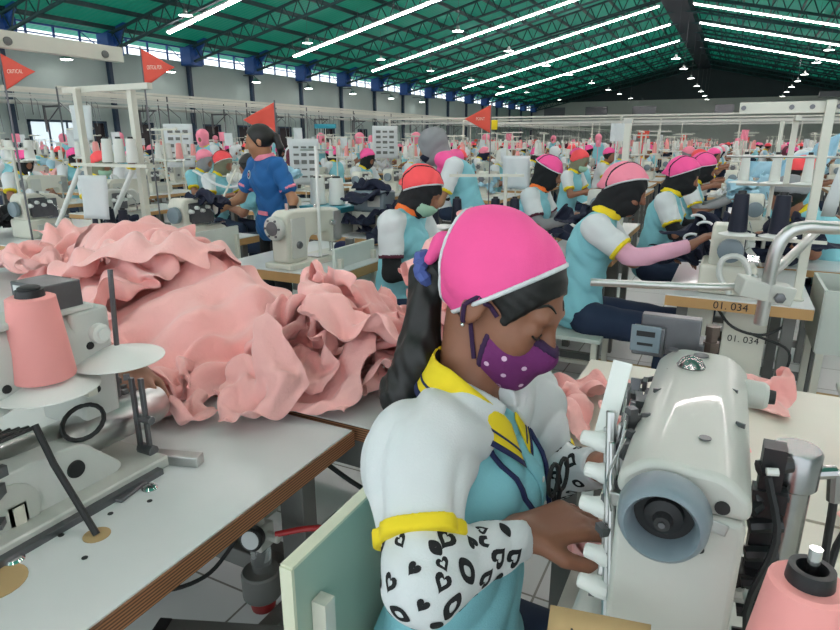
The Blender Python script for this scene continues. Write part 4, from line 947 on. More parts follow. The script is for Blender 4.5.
(20,15,[62,0,4,3,-1,-2,1,-5,-2,-1,2,-4,-2,2,-2,-1,-3,-3,-5,-1,1,2,0,-4,2,-3,-1,1,-2,0,2,4,0,-5,1,-1,1,4,-1,-4,2,0,-1,3,-5,0,-3,0,1,2,3,0,-2,0,-2,-1,5,-4,2,2,1,0,1,-4,0,0,0,-1,1,5,-3,0,0,-2,0,1,-1,-1,1,2,-2,2,-1,-2,-1,2,-1,1,3,0,-1,-3,-2,2,0,1,-3,2,0,0,-1,0,-4,1,1,1,0,2,1,0,-4,-2,0,2,0,0,-2,-1,1,4,-2,-2,-3,4,1,-1,1,1,3,-5,-3,-1,3,-1,1,1,0,0,3,-4,-2,-3,6,-3,0,0,0,4,-3,-4,-2,2,1,0,1,-2,-1,4,0,0,-3,3,-3,1,0,-1,2,0,-4,-2,2,4,-3,0,-1,0,5,-4,0,1,-2,-1,-1,-1,1,2,0,-3,-1,0,4,-3,0,1,0,1,-3,3,-1,0,-2,-1,-1,1,-1,0,1,-2,-1,4,-2,-2,1,0,1,-1,0,0,0,1,-3,0,-2,1,1,-1,-1,2,0,1,-1,-3,4,-1,-1,1,-2,1,0,0,0,-2,-1,-1,0,3,-2,-1,2,-1,-3,6,-2,-1,0,0,1,-3,1,0,-1,-1,3,-3,1,-1,-1,1,0,-1,2,-2,0,1,0,1,0,-1,-2,0,0,0,-1,2,-1,-2,-1,-1,1,1,0,0,3,1,-2,-2,3,1,0,-4,14,-1,3,3,4,1,2,2,6,-1,-5,-2,0,4,1,0,4,-1,6,-2,-4,3,0,-1,-1,1,0,2,-3,1,-1,1,-1,0,-1,2,-2,1,-2,5,-3,0,2,0,1,-2,0,0,0,-3,2,-2,2,0,2,0,-4,1,1,-2,-2,1,-1,0,0,1,-1,-1,-2,0,-1,2,1,-1,1,-1,1,3,-2,0,-1,1,-2,1,-3,0,1,0,-2,-2,2,2,3,-2,-1,0,4,-1,-1,-3,-2,0,1,-2,-1,0,2,-3,-2,1,3,4,-3,3,-1,0,0,3,-1,-4,0,-2,-1,-2,0,3,-2,-1,-1,3,4,-1,0,-1,3,1,3,-2,-6,0,-1,-2,-3,2,1,0,-1,-2,2,5,0,-3,1,2,-2,3,-1,-5,-1,2,-4,-2,2,0,2,-2,-1,0,4,1,-3,3,1,-1,2,-1,-3,-3,1,5,-4,1,0,1,-1,1,-2,2,3,-2,2,-1,0,-1,1,0,-2,-3,3,5,-4,1,2,-2,0,1,1,2,-1,0,-1,3,-2,0,0,-1,-4,1,4,1,-3,2,-2,0,0,0,3,0,-1,1,1,-3,-1,1,0,-2,1,1,2,0,-3,-1,0,1,2,-2,0,2,2,-3,0,-1,1,2,-2,2,-2,3,1,-1,-2,-1,0,2,-1,0,-1,0,-1,2,1,-1,0,-1,0,-1,8,-1,-1,-1,-4,-1,3,2,0,-3,-1,0,1,1,-2,1,1,2,-4,0,3,5,-2,-3,17,-3,-1,1,-1,-1,3,3,-1,-4,-2,-3,-1,3,3,-4,-4,0,-1,1,-2,3,0,3,0,-1,-1,1,-2,1,-1,0,2,-5,-1,3,0,-2,0,0,-2,2,6,-3,2,-1,-3,-1,1,0,1,-2,-2,5,-1,-1,-1,-1,4,-3,4,1,-1,-1,0,0,1,-3,0,0,-2,2,2,-3,0,-2,2,2,-4,1,4,1,-1,0,-4,0,1,0,-1,0,1,0,0,0,-3,0,2,3,-2,-1,4,0,-2,-4,-1,4,2,-2,-1,0,0,5,-2,0,-2,0,2,-3,2,1,4,-2,-4,-1,3,2,-1,-2,1,0,4,-3,2,-3,2,3,-1,0,0,-1,3,-5,-3,2,5,1,-2,0,-1,3,0,-2,-3,4,0,0,-3,-1,3,2,0,-3,1,6,1,-2,-4,1,3,1,-5,3,0,-1,1,-3,3,-1,1,-3,-1,0,2,3,0,-3,0,-1,2,-5,2,1,3,-1,-3,4,-3,5,-5,1,0,0,4,1,-3,-2,-1,3,-4,2,0,3,-2,0,2,-2,1,-1,0,0,-1,4,1,-1,-3,0,1,-2,1,3,1,-4,-1,0,2,0,0,-1,-1,4,-3,4,1,-1,-1,-3,2,3,2,-4,-1,-2,0,2,3,-2,1,-2,3,-2,4,-5,1,-4,1,1,1,1,-2,3,1,-2,0,2,-3,3,0,1,-4,0,-3,4,-6,0,2,4,-1,0,3,0,-3,1,1,-1,-4,1,2,0,1,-4]),
(20,15,[-18,3,3,1,4,2,-3,-1,-2,-3,-3,-1,-2,-3,0,1,-3,-2,-2,0,0,-2,-2,0,-3,2,3,-1,2,2,1,-1,-1,1,-3,3,3,1,-3,-2,-4,1,1,-1,2,-3,0,1,-1,0,3,1,0,1,2,-5,5,1,-1,-2,-1,-2,0,4,-5,-1,1,1,4,0,-3,3,0,-3,-1,2,0,0,1,1,-4,2,1,-3,3,-2,0,2,0,0,4,-4,-1,-2,1,1,1,-3,1,3,-2,0,1,-1,-2,0,1,2,-3,2,0,0,-3,1,1,2,-3,2,-1,2,-4,2,-2,-1,1,3,-1,-1,2,-1,-1,-3,0,2,4,0,-5,1,3,0,-1,-1,-3,1,1,2,1,-1,-2,2,-5,-1,2,6,1,-1,-1,-3,2,3,0,-4,4,-1,1,-1,-1,1,2,-4,-2,0,4,4,-1,0,-1,3,0,-1,-5,4,-2,2,-2,-1,1,1,-2,-3,0,7,5,-2,-3,0,3,1,2,-4,-3,1,-1,0,-1,0,2,-1,-1,-2,4,4,0,-3,2,1,1,1,0,-2,-1,-1,0,-3,2,1,0,-2,-1,3,5,0,-2,0,0,-2,4,2,-2,-1,-2,-2,-1,2,0,1,-1,1,-3,3,2,0,1,2,-4,2,-1,1,-2,3,-3,-1,0,0,2,1,-3,2,2,0,1,-2,0,0,2,-1,-1,-4,4,-4,0,-3,5,-1,-2,-3,1,-1,7,-2,-2,2,1,-4,1,0,1,0,-6,6,-44,-3,-5,0,4,3,3,-1,-2,-1,2,2,-4,-3,4,0,3,3,5,2,-1,1,-1,2,-1,0,0,0,-3,4,1,1,2,-1,-3,1,-3,0,-1,0,-2,0,3,-1,-3,3,0,0,0,-2,4,2,1,1,-2,-3,2,-1,-1,0,0,1,-4,-1,4,0,0,-1,4,2,0,0,-1,-1,-1,2,-1,0,0,0,0,-2,1,2,1,-1,0,2,1,1,-1,-2,-2,2,0,1,-1,0,2,1,2,-3,3,1,1,-1,-1,1,0,2,-2,-6,3,1,1,0,1,3,-1,-2,-1,0,3,2,-3,-2,4,-1,3,0,-5,1,2,0,1,-1,1,2,-2,1,-4,5,3,0,0,0,-1,0,2,-5,-1,5,-2,1,1,-1,2,-3,1,2,2,0,3,-1,-3,4,-3,3,-2,-2,5,-2,-1,1,0,1,0,-3,3,0,1,3,-1,-1,3,-2,0,1,-2,2,-2,-2,4,1,-2,1,-2,3,0,-3,1,3,-3,1,1,-1,1,-1,2,-1,-4,4,2,-2,1,0,0,1,-4,2,2,0,1,0,0,0,0,-1,0,-2,3,4,-4,-1,1,-1,1,-3,1,3,3,-2,1,2,-2,0,1,0,-3,3,3,-3,-1,0,2,0,-1,0,0,-1,2,-1,1,0,-1,2,-1,1,1,0,1,-5,0,4,0,0,-3,1,0,-2,3,-1,-2,-1,2,1,0,0,1,0,0,0,0,-1,-1,3,-3,0,-1,0,7,2,-3,3,3,3,1,0,3,2,3,-2,0,1,1,3,0,2,-3,-1,-1,-2,3,-1,0,-2,0,1,-1,0,3,3,-2,-4,0,1,5,0,1,-1,0,1,-3,2,-1,-1,1,-1,0,2,-3,1,2,-1,1,1,-2,0,2,1,3,-4,3,-1,0,-1,-2,3,0,-3,0,1,0,2,-1,1,-3,0,1,0,-1,4,1,-3,1,-1,-1,2,-3,1,-2,-1,0,3,0,-2,0,-1,1,2,2,0,2,-1,-3,2,0,-2,0,-2,0,0,0,0,2,-2,1,0,-1,-1,2,1,-1,-2,2,1,-1,-2,-2,3,3,-6,0,1,0,-1,1,-1,1,2,3,0,-4,2,-2,1,1,-4,5,1,-4,-1,1,1,0,-1,-1,2,-1,0,1,0,2,0,1,-5,-2,3,1,-3,0,2,2,0,-4,1,2,-4,0,1,1,-4,3,1,-4,1,1,1,-1,-1,2,5,-3,-3,-2,4,0,3,-4,-4,-2,0,0,-1,-1,1,3,0,-1,3,1,-2,-1,-2,3,-2,-2,-2,3,3,-3,2,-2,1,3,1,-2,-1,3,1,-1,-1,-4,0,4,-4,0,3,1,-2,-3,2,0,1,2,-4,0,3,-2,0,-3,-2,4,2,0,2,-4,-2,1,-1,2,-3,0,0,-2,5,-2,-2,1,-1,1,-2,0,4,-1,0,-1,0,-1,3,-3,2,1,2,2,-5,3,-2,-2,-1,0,5,1,-2,-4,0,6,0,-4,-1]),
(20,15,[-12,0,-3,-3,-1,-5,0,-5,-4,-1,4,-3,-5,-2,0,2,2,-2,3,1,-1,-2,3,0,-2,4,-3,-1,-1,-1,0,5,4,-2,1,-1,1,2,-7,-3,0,-2,3,1,-2,-3,1,2,-1,1,-2,1,3,3,-3,2,-2,-1,0,-2,-3,2,-1,3,0,-1,0,-1,2,-1,4,0,-3,-1,2,-4,-1,0,-1,2,-3,2,1,-2,0,0,-1,1,1,4,1,-3,-2,-1,-1,0,0,1,0,0,-2,1,-2,-1,1,2,2,-2,3,4,-7,-3,0,-1,1,1,-1,-2,1,3,-1,0,-1,-2,3,2,-4,5,2,-6,2,-2,-3,3,-1,-1,0,-2,2,2,0,-4,-2,4,3,-4,3,-1,-1,1,-3,-2,2,0,-1,1,-2,1,3,3,-2,0,0,3,-5,0,0,2,0,-2,-3,3,3,-4,1,-1,-1,4,4,0,-2,1,1,-5,0,0,2,-1,0,-2,-2,4,0,1,0,-3,5,3,2,-3,-4,0,0,-1,-3,5,0,1,-3,-3,5,0,-2,3,-1,4,1,3,-5,-2,-3,-1,-1,-3,6,-1,-1,-1,-1,4,-1,-1,2,0,0,1,5,-1,0,-4,-4,2,-2,1,-1,0,1,0,-1,0,1,-1,1,3,2,2,-2,-3,-3,3,-2,0,-1,0,1,0,-2,0,2,-1,-2,2,0,0,3,0,1,-3,-1,-2,1,-2,2,2,-1,-3,-1,-1,3,0,-1,-3,1,1,1,0,-1,0,-1,3,-59,-3,2,0,-4,-1,4,-3,2,3,1,2,2,3,2,8,4,4,5,0,-3,3,-4,1,3,2,-4,1,-4,0,1,1,2,-1,1,-1,1,-1,0,2,-4,1,0,-1,2,-1,1,-1,0,0,3,1,-1,1,0,-3,1,0,0,2,-2,-1,-1,0,0,1,-2,3,3,-1,-1,-1,0,2,0,1,0,-3,0,-1,-2,-1,-1,0,0,2,0,-2,2,0,1,0,2,-1,0,1,-5,4,-1,0,-2,-1,2,2,-1,-3,2,1,0,1,0,-2,1,-1,0,0,2,-1,1,-1,-2,-3,5,-3,3,2,-1,-2,1,4,-2,2,-4,0,1,-2,0,3,-1,-1,-5,4,-2,4,1,-3,-1,5,1,-4,-1,1,0,0,1,-2,3,-1,-3,-4,-5,2,4,1,-3,-1,3,1,-1,0,-2,0,1,1,-2,2,-1,-3,-3,0,-4,3,1,-1,-3,5,-1,0,0,-2,5,-1,-2,0,-1,1,-2,-4,-1,4,-1,3,-4,-2,4,-2,3,0,-1,3,-3,-3,4,-3,1,-1,-4,-1,6,-1,2,-4,0,0,-2,3,2,-1,1,-4,0,3,-1,2,-2,-1,0,3,-1,4,-1,0,-2,0,2,2,-1,1,-4,1,1,3,-1,0,2,-4,2,4,-2,0,0,-4,3,1,1,0,-2,0,0,0,3,-2,0,2,1,2,-1,-5,4,-1,-5,2,2,3,0,-3,-3,1,5,1,-3,1,0,2,0,0,1,0,-3,1,11,3,3,2,5,3,1,3,1,-2,0,0,-3,-3,-2,1,2,1,1,-1,-1,-2,2,-4,-1,3,0,0,2,1,-2,-1,3,0,1,2,-2,-3,0,2,-1,1,-3,5,-5,-1,1,2,-2,1,-1,-1,1,5,1,-3,-3,1,-1,-1,-3,1,3,1,-1,-2,1,-3,1,-2,3,0,-1,-3,1,1,3,0,0,-3,-3,3,0,-1,3,-3,-2,2,-2,1,-2,-1,1,2,0,-1,3,-2,-2,1,-1,0,0,-2,1,-2,2,-2,0,-1,1,5,-1,0,-1,1,-3,0,2,3,0,0,-3,0,-2,3,-1,0,0,0,0,-1,2,-2,2,1,-2,2,0,-3,2,-2,0,-3,-2,1,2,-2,1,0,3,2,-1,0,-3,0,1,0,-2,3,3,-3,-4,-1,3,2,-2,4,-5,2,4,-4,-1,2,0,-2,0,-1,4,0,2,-4,-2,4,2,-3,2,-3,2,4,-3,0,-4,-1,2,-1,0,4,-2,-1,-2,2,1,0,-1,1,0,1,1,-3,2,-4,1,-2,0,2,0,-1,-3,3,-3,3,1,0,2,0,-4,-1,1,5,-6,-1,-2,2,2,0,-1,-3,5,0,-1,-3,6,1,-1,-2,-2,-1,4,-2,-4,1,3,-1,-1,0,1,1,2,-1,3,-2,-3,0,-1,-1,4,0,-1,-4,2,0,1,3,-3,1,-1,2,-1,2,-2,4,-4,-1,-1,3,1,0,-3,0,-2,4,0,-2,1,-1,5,0,0,-6]),
(20,15,[-48,0,0,-2,-3,-4,-1,0,-3,-4,1,0,-3,-4,0,-1,-2,0,-2,2,5,-2,-1,0,2,0,1,-3,-1,2,0,-1,0,1,-1,1,-1,0,1,-3,3,-1,-3,2,2,1,-2,-1,1,1,-2,0,1,1,0,-1,2,-2,1,1,2,-2,2,1,-2,2,-2,2,0,0,1,-1,0,1,0,-1,-2,4,-1,-3,-1,2,3,0,0,-2,0,0,1,1,-1,-1,1,-1,-3,-1,5,0,-1,0,1,2,1,0,-2,-1,2,0,2,-3,-2,3,-1,-2,2,1,-4,2,0,0,4,1,0,-3,-1,2,0,0,-2,0,0,1,0,1,0,-1,1,-4,3,0,3,0,-3,3,-1,1,-2,1,-2,2,1,-2,-1,2,0,1,0,-1,-1,0,4,-2,1,-4,5,-4,0,0,3,-2,0,0,1,0,-2,3,0,1,-2,-2,3,1,-2,1,-1,-1,1,1,-1,-1,2,-1,2,-3,2,0,1,-1,-1,2,4,-2,1,1,-1,1,0,-1,-3,1,1,2,-1,0,0,-1,2,0,-1,1,3,0,1,0,-1,0,1,-2,0,2,-2,2,-1,0,1,1,-2,0,1,0,0,4,-1,0,1,-1,1,0,0,0,0,-2,1,1,-3,1,1,-1,0,0,3,-1,0,-1,0,2,-1,3,0,-1,-1,-1,-1,0,0,-3,2,1,0,1,2,2,1,-1,-2,2,-2,1,3,-3,1,-3,-2,3,0,0,-2,-2,4,-2,29,-3,-2,-4,-4,-3,-3,-7,-1,2,-5,-2,-2,-2,-3,-5,-5,-3,-3,-1,-2,1,-4,2,1,-1,0,4,3,-6,0,-1,0,0,0,-1,6,-1,-3,-1,-3,-4,7,-2,-1,1,-1,4,-3,-3,0,2,1,-1,1,3,-2,-1,0,1,-5,5,-2,-1,0,0,2,-1,-3,1,6,-3,-2,3,-2,0,-1,-1,3,-4,-4,2,-1,-1,2,1,0,-4,-1,7,-4,-1,0,0,1,2,-5,2,1,-1,-2,-3,-2,4,0,0,-1,1,3,-2,-1,1,0,-3,2,-4,1,3,-2,2,-2,-1,0,-1,-1,1,1,0,-1,0,-3,3,0,1,-2,-2,6,-3,0,3,-1,-3,2,0,1,-2,0,-1,2,-5,4,0,0,-1,-2,6,-3,-1,1,-2,-4,2,-1,-1,1,1,-1,2,-4,4,1,-4,0,1,2,-2,1,-1,0,5,-3,1,0,-1,0,0,1,-2,0,4,-2,-1,0,0,3,0,-5,2,2,3,-2,1,-2,1,-1,1,-1,0,5,-4,-1,0,0,4,-3,-2,1,0,2,1,-3,0,1,-1,1,-2,2,1,-1,0,-2,0,1,0,1,1,-1,1,1,-1,-3,0,1,0,-2,2,0,1,-2,0,1,-1,0,2,2,0,1,0,-2,1,1,-2,0,1,1,-1,-3,0,1,0,2,0,-2,0,3,1,1,-2,0,-1,3,-1,0,-2,1,-2,-2,-1,1,0,2,4,1,-4,3,1,0,2,-4,-4,17,1,-3,0,-1,1,1,-4,4,2,0,4,-1,-4,1,0,-4,-1,-6,-5,1,-1,2,0,-2,0,-3,7,-2,1,-4,-2,3,2,-4,-2,-1,2,5,2,1,1,1,0,-2,-1,3,1,-1,-3,0,-3,3,0,-1,-4,2,0,3,1,3,1,0,-3,1,0,2,-1,-2,-2,1,1,-2,-2,-1,3,4,-2,-2,2,3,0,-4,0,3,1,-1,-4,3,-4,2,3,-3,-1,5,2,-2,0,-2,-4,2,-3,0,0,1,3,-3,3,-8,7,2,-6,0,2,0,3,1,-1,-2,1,-2,-1,4,1,0,-2,4,-9,7,-2,1,0,-3,2,2,-2,3,-1,-1,3,-5,1,0,5,3,-2,-5,6,1,-4,0,1,1,1,-3,3,-4,0,3,0,-2,-1,1,2,1,1,2,1,-7,5,-1,0,1,-3,4,-3,-3,2,3,1,1,0,4,-2,-2,2,-1,-3,3,3,-3,0,-2,1,0,-3,5,0,-1,-1,2,3,-1,-1,-2,-1,0,0,5,-1,-2,-2,1,2,-2,2,-4,1,3,-1,2,0,-1,0,2,-4,2,3,-1,-5,4,-1,1,1,-4,2,2,0,-1,0,4,-5,1,2,-2,-1,2,0,-1,1,0,2,-1,-1,4,-2,0,1,-1,0,-1,5,-7,-2,1,2,0,2,-2,4,-1,1,3,-1,-2,3,0,-2,0,-1,2,-1,2,-2,0,-1,-3,1,5,-4,3,3,-2,-2,1,1,2,-3,1,0]),
(20,15,[-65,0,-6,3,4,5,2,-2,3,3,3,5,2,0,1,7,2,4,7,6,3,-4,1,-1,-1,0,0,3,0,0,1,-4,0,4,1,-4,1,-2,-1,0,-2,1,0,-2,2,0,-1,3,0,0,-4,2,1,0,1,-1,2,0,-2,-1,-2,0,1,1,0,0,1,0,0,-2,2,-1,2,1,0,0,-1,-1,2,-3,-2,1,1,2,0,-1,0,-1,-1,1,2,-1,2,0,0,1,-2,3,-2,-5,-1,0,5,1,-3,-2,3,0,-1,1,-3,5,-1,-2,1,0,1,3,-5,-3,0,3,2,-7,0,4,-1,0,1,0,3,1,-2,-1,1,-1,3,-4,-3,-1,3,1,-7,4,2,0,-1,0,1,0,3,-1,-2,2,-3,3,-3,-5,0,2,1,-3,3,1,3,-2,0,1,-2,4,0,-3,-1,1,1,0,-6,0,-1,4,0,0,2,3,-1,-1,0,-1,5,-1,-4,-2,5,-2,0,-2,0,-4,2,3,0,2,1,2,-2,0,1,-1,0,-1,0,3,-1,-3,1,-3,-2,3,3,1,3,0,2,-1,-1,0,0,1,-1,-4,2,4,-4,2,-1,-1,0,2,1,-1,3,1,0,-2,0,0,0,0,-1,1,1,-4,1,3,-3,0,1,-1,3,1,2,0,-1,1,-2,3,-1,0,-1,1,0,-1,1,-1,3,0,0,0,-1,0,-1,1,-1,-2,2,0,2,0,0,0,-1,1,-1,3,0,2,0,-1,0,-2,6,-1,1,1,-2,2,1,-4,-2,-1,-1,0,1,1,-3,-1,-5,0,0,-1,3,1,0,-1,0,-4,1,4,0,0,-1,-4,-1,3,1,-3,1,-3,-1,3,5,-2,1,-2,2,0,-2,1,-1,0,-2,3,-1,-4,2,1,0,2,-2,-4,4,1,-3,0,0,1,0,-1,2,-3,2,0,0,-2,-1,2,2,-1,0,0,4,-1,1,0,-1,0,1,-2,-1,1,0,0,2,0,-2,0,1,0,1,0,4,0,-1,0,0,2,-2,0,-1,1,0,0,-2,1,0,-2,0,1,0,2,4,-1,1,-1,-1,-1,0,1,0,0,1,0,1,-2,1,0,-1,-1,2,1,2,2,-3,1,2,-2,2,-2,0,2,0,0,-2,0,0,0,-1,1,2,-1,5,-3,0,1,1,0,-3,-1,4,-1,-1,0,0,1,-1,-1,2,3,0,-3,2,1,1,1,-1,0,-2,2,-2,1,1,-1,0,0,-1,1,2,1,-2,-2,4,-1,1,0,-1,-1,1,1,-1,1,-1,0,1,-2,1,2,1,-2,-2,-2,2,1,2,-1,0,-2,0,0,1,-4,3,1,-1,1,0,0,-1,0,-2,2,2,0,-2,4,-2,0,1,0,-2,2,-1,0,1,0,1,-2,2,-3,1,0,1,3,-4,-1,0,3,1,0,2,0,-1,0,-1,-2,-2,3,0,0,-1,1,3,1,1,-6,2,1,3,-1,0,0,0,-3,0,2,0,-3,-1,2,0,2,24,-1,0,3,0,0,2,5,4,2,-5,0,0,4,0,-1,1,0,0,-2,-2,0,2,1,2,1,0,-1,-1,-1,-1,-4,0,-1,2,1,-3,1,2,0,0,2,2,-1,-3,1,0,1,-3,-3,0,0,0,1,0,-1,2,0,0,1,0,3,1,-1,1,-4,0,-2,0,-2,-1,2,3,-3,-1,6,-2,3,-5,-1,1,2,-1,0,-4,0,2,-3,-2,1,5,2,-3,-1,0,-1,5,-6,2,0,2,0,-2,-1,-1,2,-1,0,-1,2,0,4,-1,0,-4,-1,-3,1,-2,3,2,-2,0,-7,3,1,-1,-1,6,-1,2,-3,2,-3,4,-5,0,-3,4,-1,2,-2,-7,2,5,-2,0,2,-2,4,0,-2,-1,-1,-1,1,-4,3,2,-1,1,-7,0,6,-1,1,-3,2,1,0,2,-1,-6,3,1,-2,2,3,-3,-2,-4,-1,4,1,-1,1,3,-3,-2,1,0,-3,3,2,-4,0,1,-1,-1,4,-3,2,4,-4,-1,1,0,2,3,-2,-5,-1,3,-3,4,-2,4,-5,0,1,-2,2,0,1,0,-3,0,0,0,-3,0,4,-2,4,-3,4,-5,0,2,-1,-2,0,-1,0,0,2,-1,1,-2,0,0,-1,1,3,-2,-2,5,1,-2,0,-4,3,-3,0,2,0,-1,0,3,0,0,-2,2,-3,4,-1,-3,1,1,2,1,0,-2,2,0,-3,2,-3,0,3,1,3,-1,-3,-3,4,-2,-1,2,2]),
(20,15,[30,0,2,-1,2,-4,2,3,5,2,3,0,1,5,0,2,0,0,0,-2,-3,1,-1,3,0,0,1,0,-1,1,-4,2,2,-4,1,-2,3,3,-2,3,-2,0,-1,1,0,2,1,-1,0,-2,0,0,-1,1,0,2,-2,-1,5,-3,-1,-1,2,0,-3,3,-1,1,-2,0,1,-1,1,-2,1,-1,1,0,0,3,-2,4,-3,-3,3,-1,-1,0,-1,0,2,0,-1,2,-2,1,0,2,-3,1,-1,-2,1,-1,-2,3,2,-2,-1,0,0,1,-1,0,1,0,1,-4,2,2,-1,-3,1,-1,1,1,-2,0,2,0,-1,1,-1,2,-1,1,-2,2,2,0,-4,1,-1,4,0,-2,-1,0,-1,2,1,-3,3,-2,1,-1,1,2,-1,-2,-3,0,1,-1,0,-1,2,1,0,-1,0,0,0,0,0,1,1,-1,0,-1,-2,1,-3,2,1,1,-1,-1,2,-2,-1,2,-1,-1,3,-1,0,0,0,3,-3,3,3,-4,-2,2,1,-1,-1,1,0,-1,-1,2,0,0,0,-1,0,-1,-1,-3,0,1,1,-1,-1,2,-1,2,1,-2,1,-1,0,-1,2,0,-1,0,-2,1,-3,1,1,0,1,-2,1,-1,1,0,1,-1,-2,3,0,0,0,0,4,-3,-1,-2,0,0,-2,3,0,-1,-1,0,0,-1,2,-1,-1,1,1,1,4,-2,-1,1,-2,-1,-3,-1,2,1,-2,4,-3,5,-4,-2,1,1,1,-1,-14,-2,3,3,4,5,0,-2,4,2,2,3,2,1,2,2,5,0,0,0,-4,5,-1,-2,1,-3,2,5,-3,-2,1,1,0,2,1,0,-1,2,-1,-1,3,-4,2,-1,0,0,-1,3,0,1,0,-2,2,-1,0,3,0,-2,0,1,1,2,-5,3,0,2,2,-4,2,1,-1,-1,0,1,0,2,-1,-2,-1,0,2,1,1,1,0,-2,0,1,-4,1,1,1,0,-1,3,-2,-2,-2,-1,0,-1,3,2,-1,-2,2,1,-1,-2,1,-1,3,-1,2,-1,-5,-3,1,2,1,3,-3,2,1,-1,1,-1,-5,8,-4,2,0,-1,-1,-2,-1,-1,1,3,3,1,2,2,-1,-1,-1,-3,6,-6,4,2,-3,2,-2,-3,-2,0,5,3,-2,2,2,-2,-1,2,-3,4,-3,4,-1,-2,1,0,0,-4,1,4,1,-1,-2,4,-2,-1,2,0,0,-1,2,1,-2,-1,0,0,-2,2,1,3,-2,-3,3,3,-1,1,2,-1,0,-3,2,1,-2,0,1,-4,0,4,2,-2,-1,0,1,4,-1,1,-3,-1,3,1,-2,-1,3,-1,-2,2,1,-1,-1,-1,2,-1,-1,3,-1,0,1,0,-1,1,0,0,-1,2,-1,0,-1,0,1,1,-2,2,-2,1,1,-1,1,1,-1,1,0,-1,1,0,1,0,-1,0,1,-1,0,1,-1,0,-3,1,1,1,2,-1,1,0,1,-1,-1,1,1,0,0,0,0,-2,2,25,2,1,2,-1,0,0,1,2,1,-4,-1,3,5,-1,-4,-4,2,4,3,1,-1,4,0,1,-3,1,1,1,-2,0,2,-4,-2,2,-3,0,-1,2,1,2,3,0,-1,-1,0,0,1,0,-1,-2,-2,3,-6,-1,5,-1,2,0,-2,1,2,0,0,-3,2,0,3,-4,-2,-1,-1,0,5,-3,-1,4,0,-2,-2,1,0,-2,2,1,-2,4,-4,-3,-3,9,-1,-3,-3,4,1,3,2,-7,3,5,-3,-2,-5,3,4,-4,-3,-2,7,-3,3,-1,1,0,4,1,-7,4,0,-1,-1,-4,2,3,2,-2,-5,5,-2,4,0,0,2,0,3,-6,4,0,-2,2,-5,0,1,2,-2,-3,4,-2,4,-1,1,2,-1,2,-6,6,0,-4,-2,2,-1,2,0,-4,-2,3,-3,5,3,0,-3,-1,2,-1,3,-1,-6,2,-3,0,0,1,1,0,-1,-4,4,2,0,-2,1,0,0,1,0,-5,-1,-1,6,0,5,-1,-2,-3,-1,7,-1,1,0,-2,-3,2,1,0,-5,-4,2,4,-3,-1,0,3,1,-1,-2,-1,5,1,-3,-1,0,0,-1,-2,-2,3,2,2,-1,-3,1,1,2,0,0,-1,1,0,-2,0,-1,-1,0,-1,2,0,-1,3,0,-2,-2,1,0,3,0,0,-2,-1,0,2,-1,0,1,0,2,-1,3,-5,-1,-1,-1,-3,0,1,6,-4,0,-3,2,4,2,0,-5,5,-3,4,-1,-2,-4]),
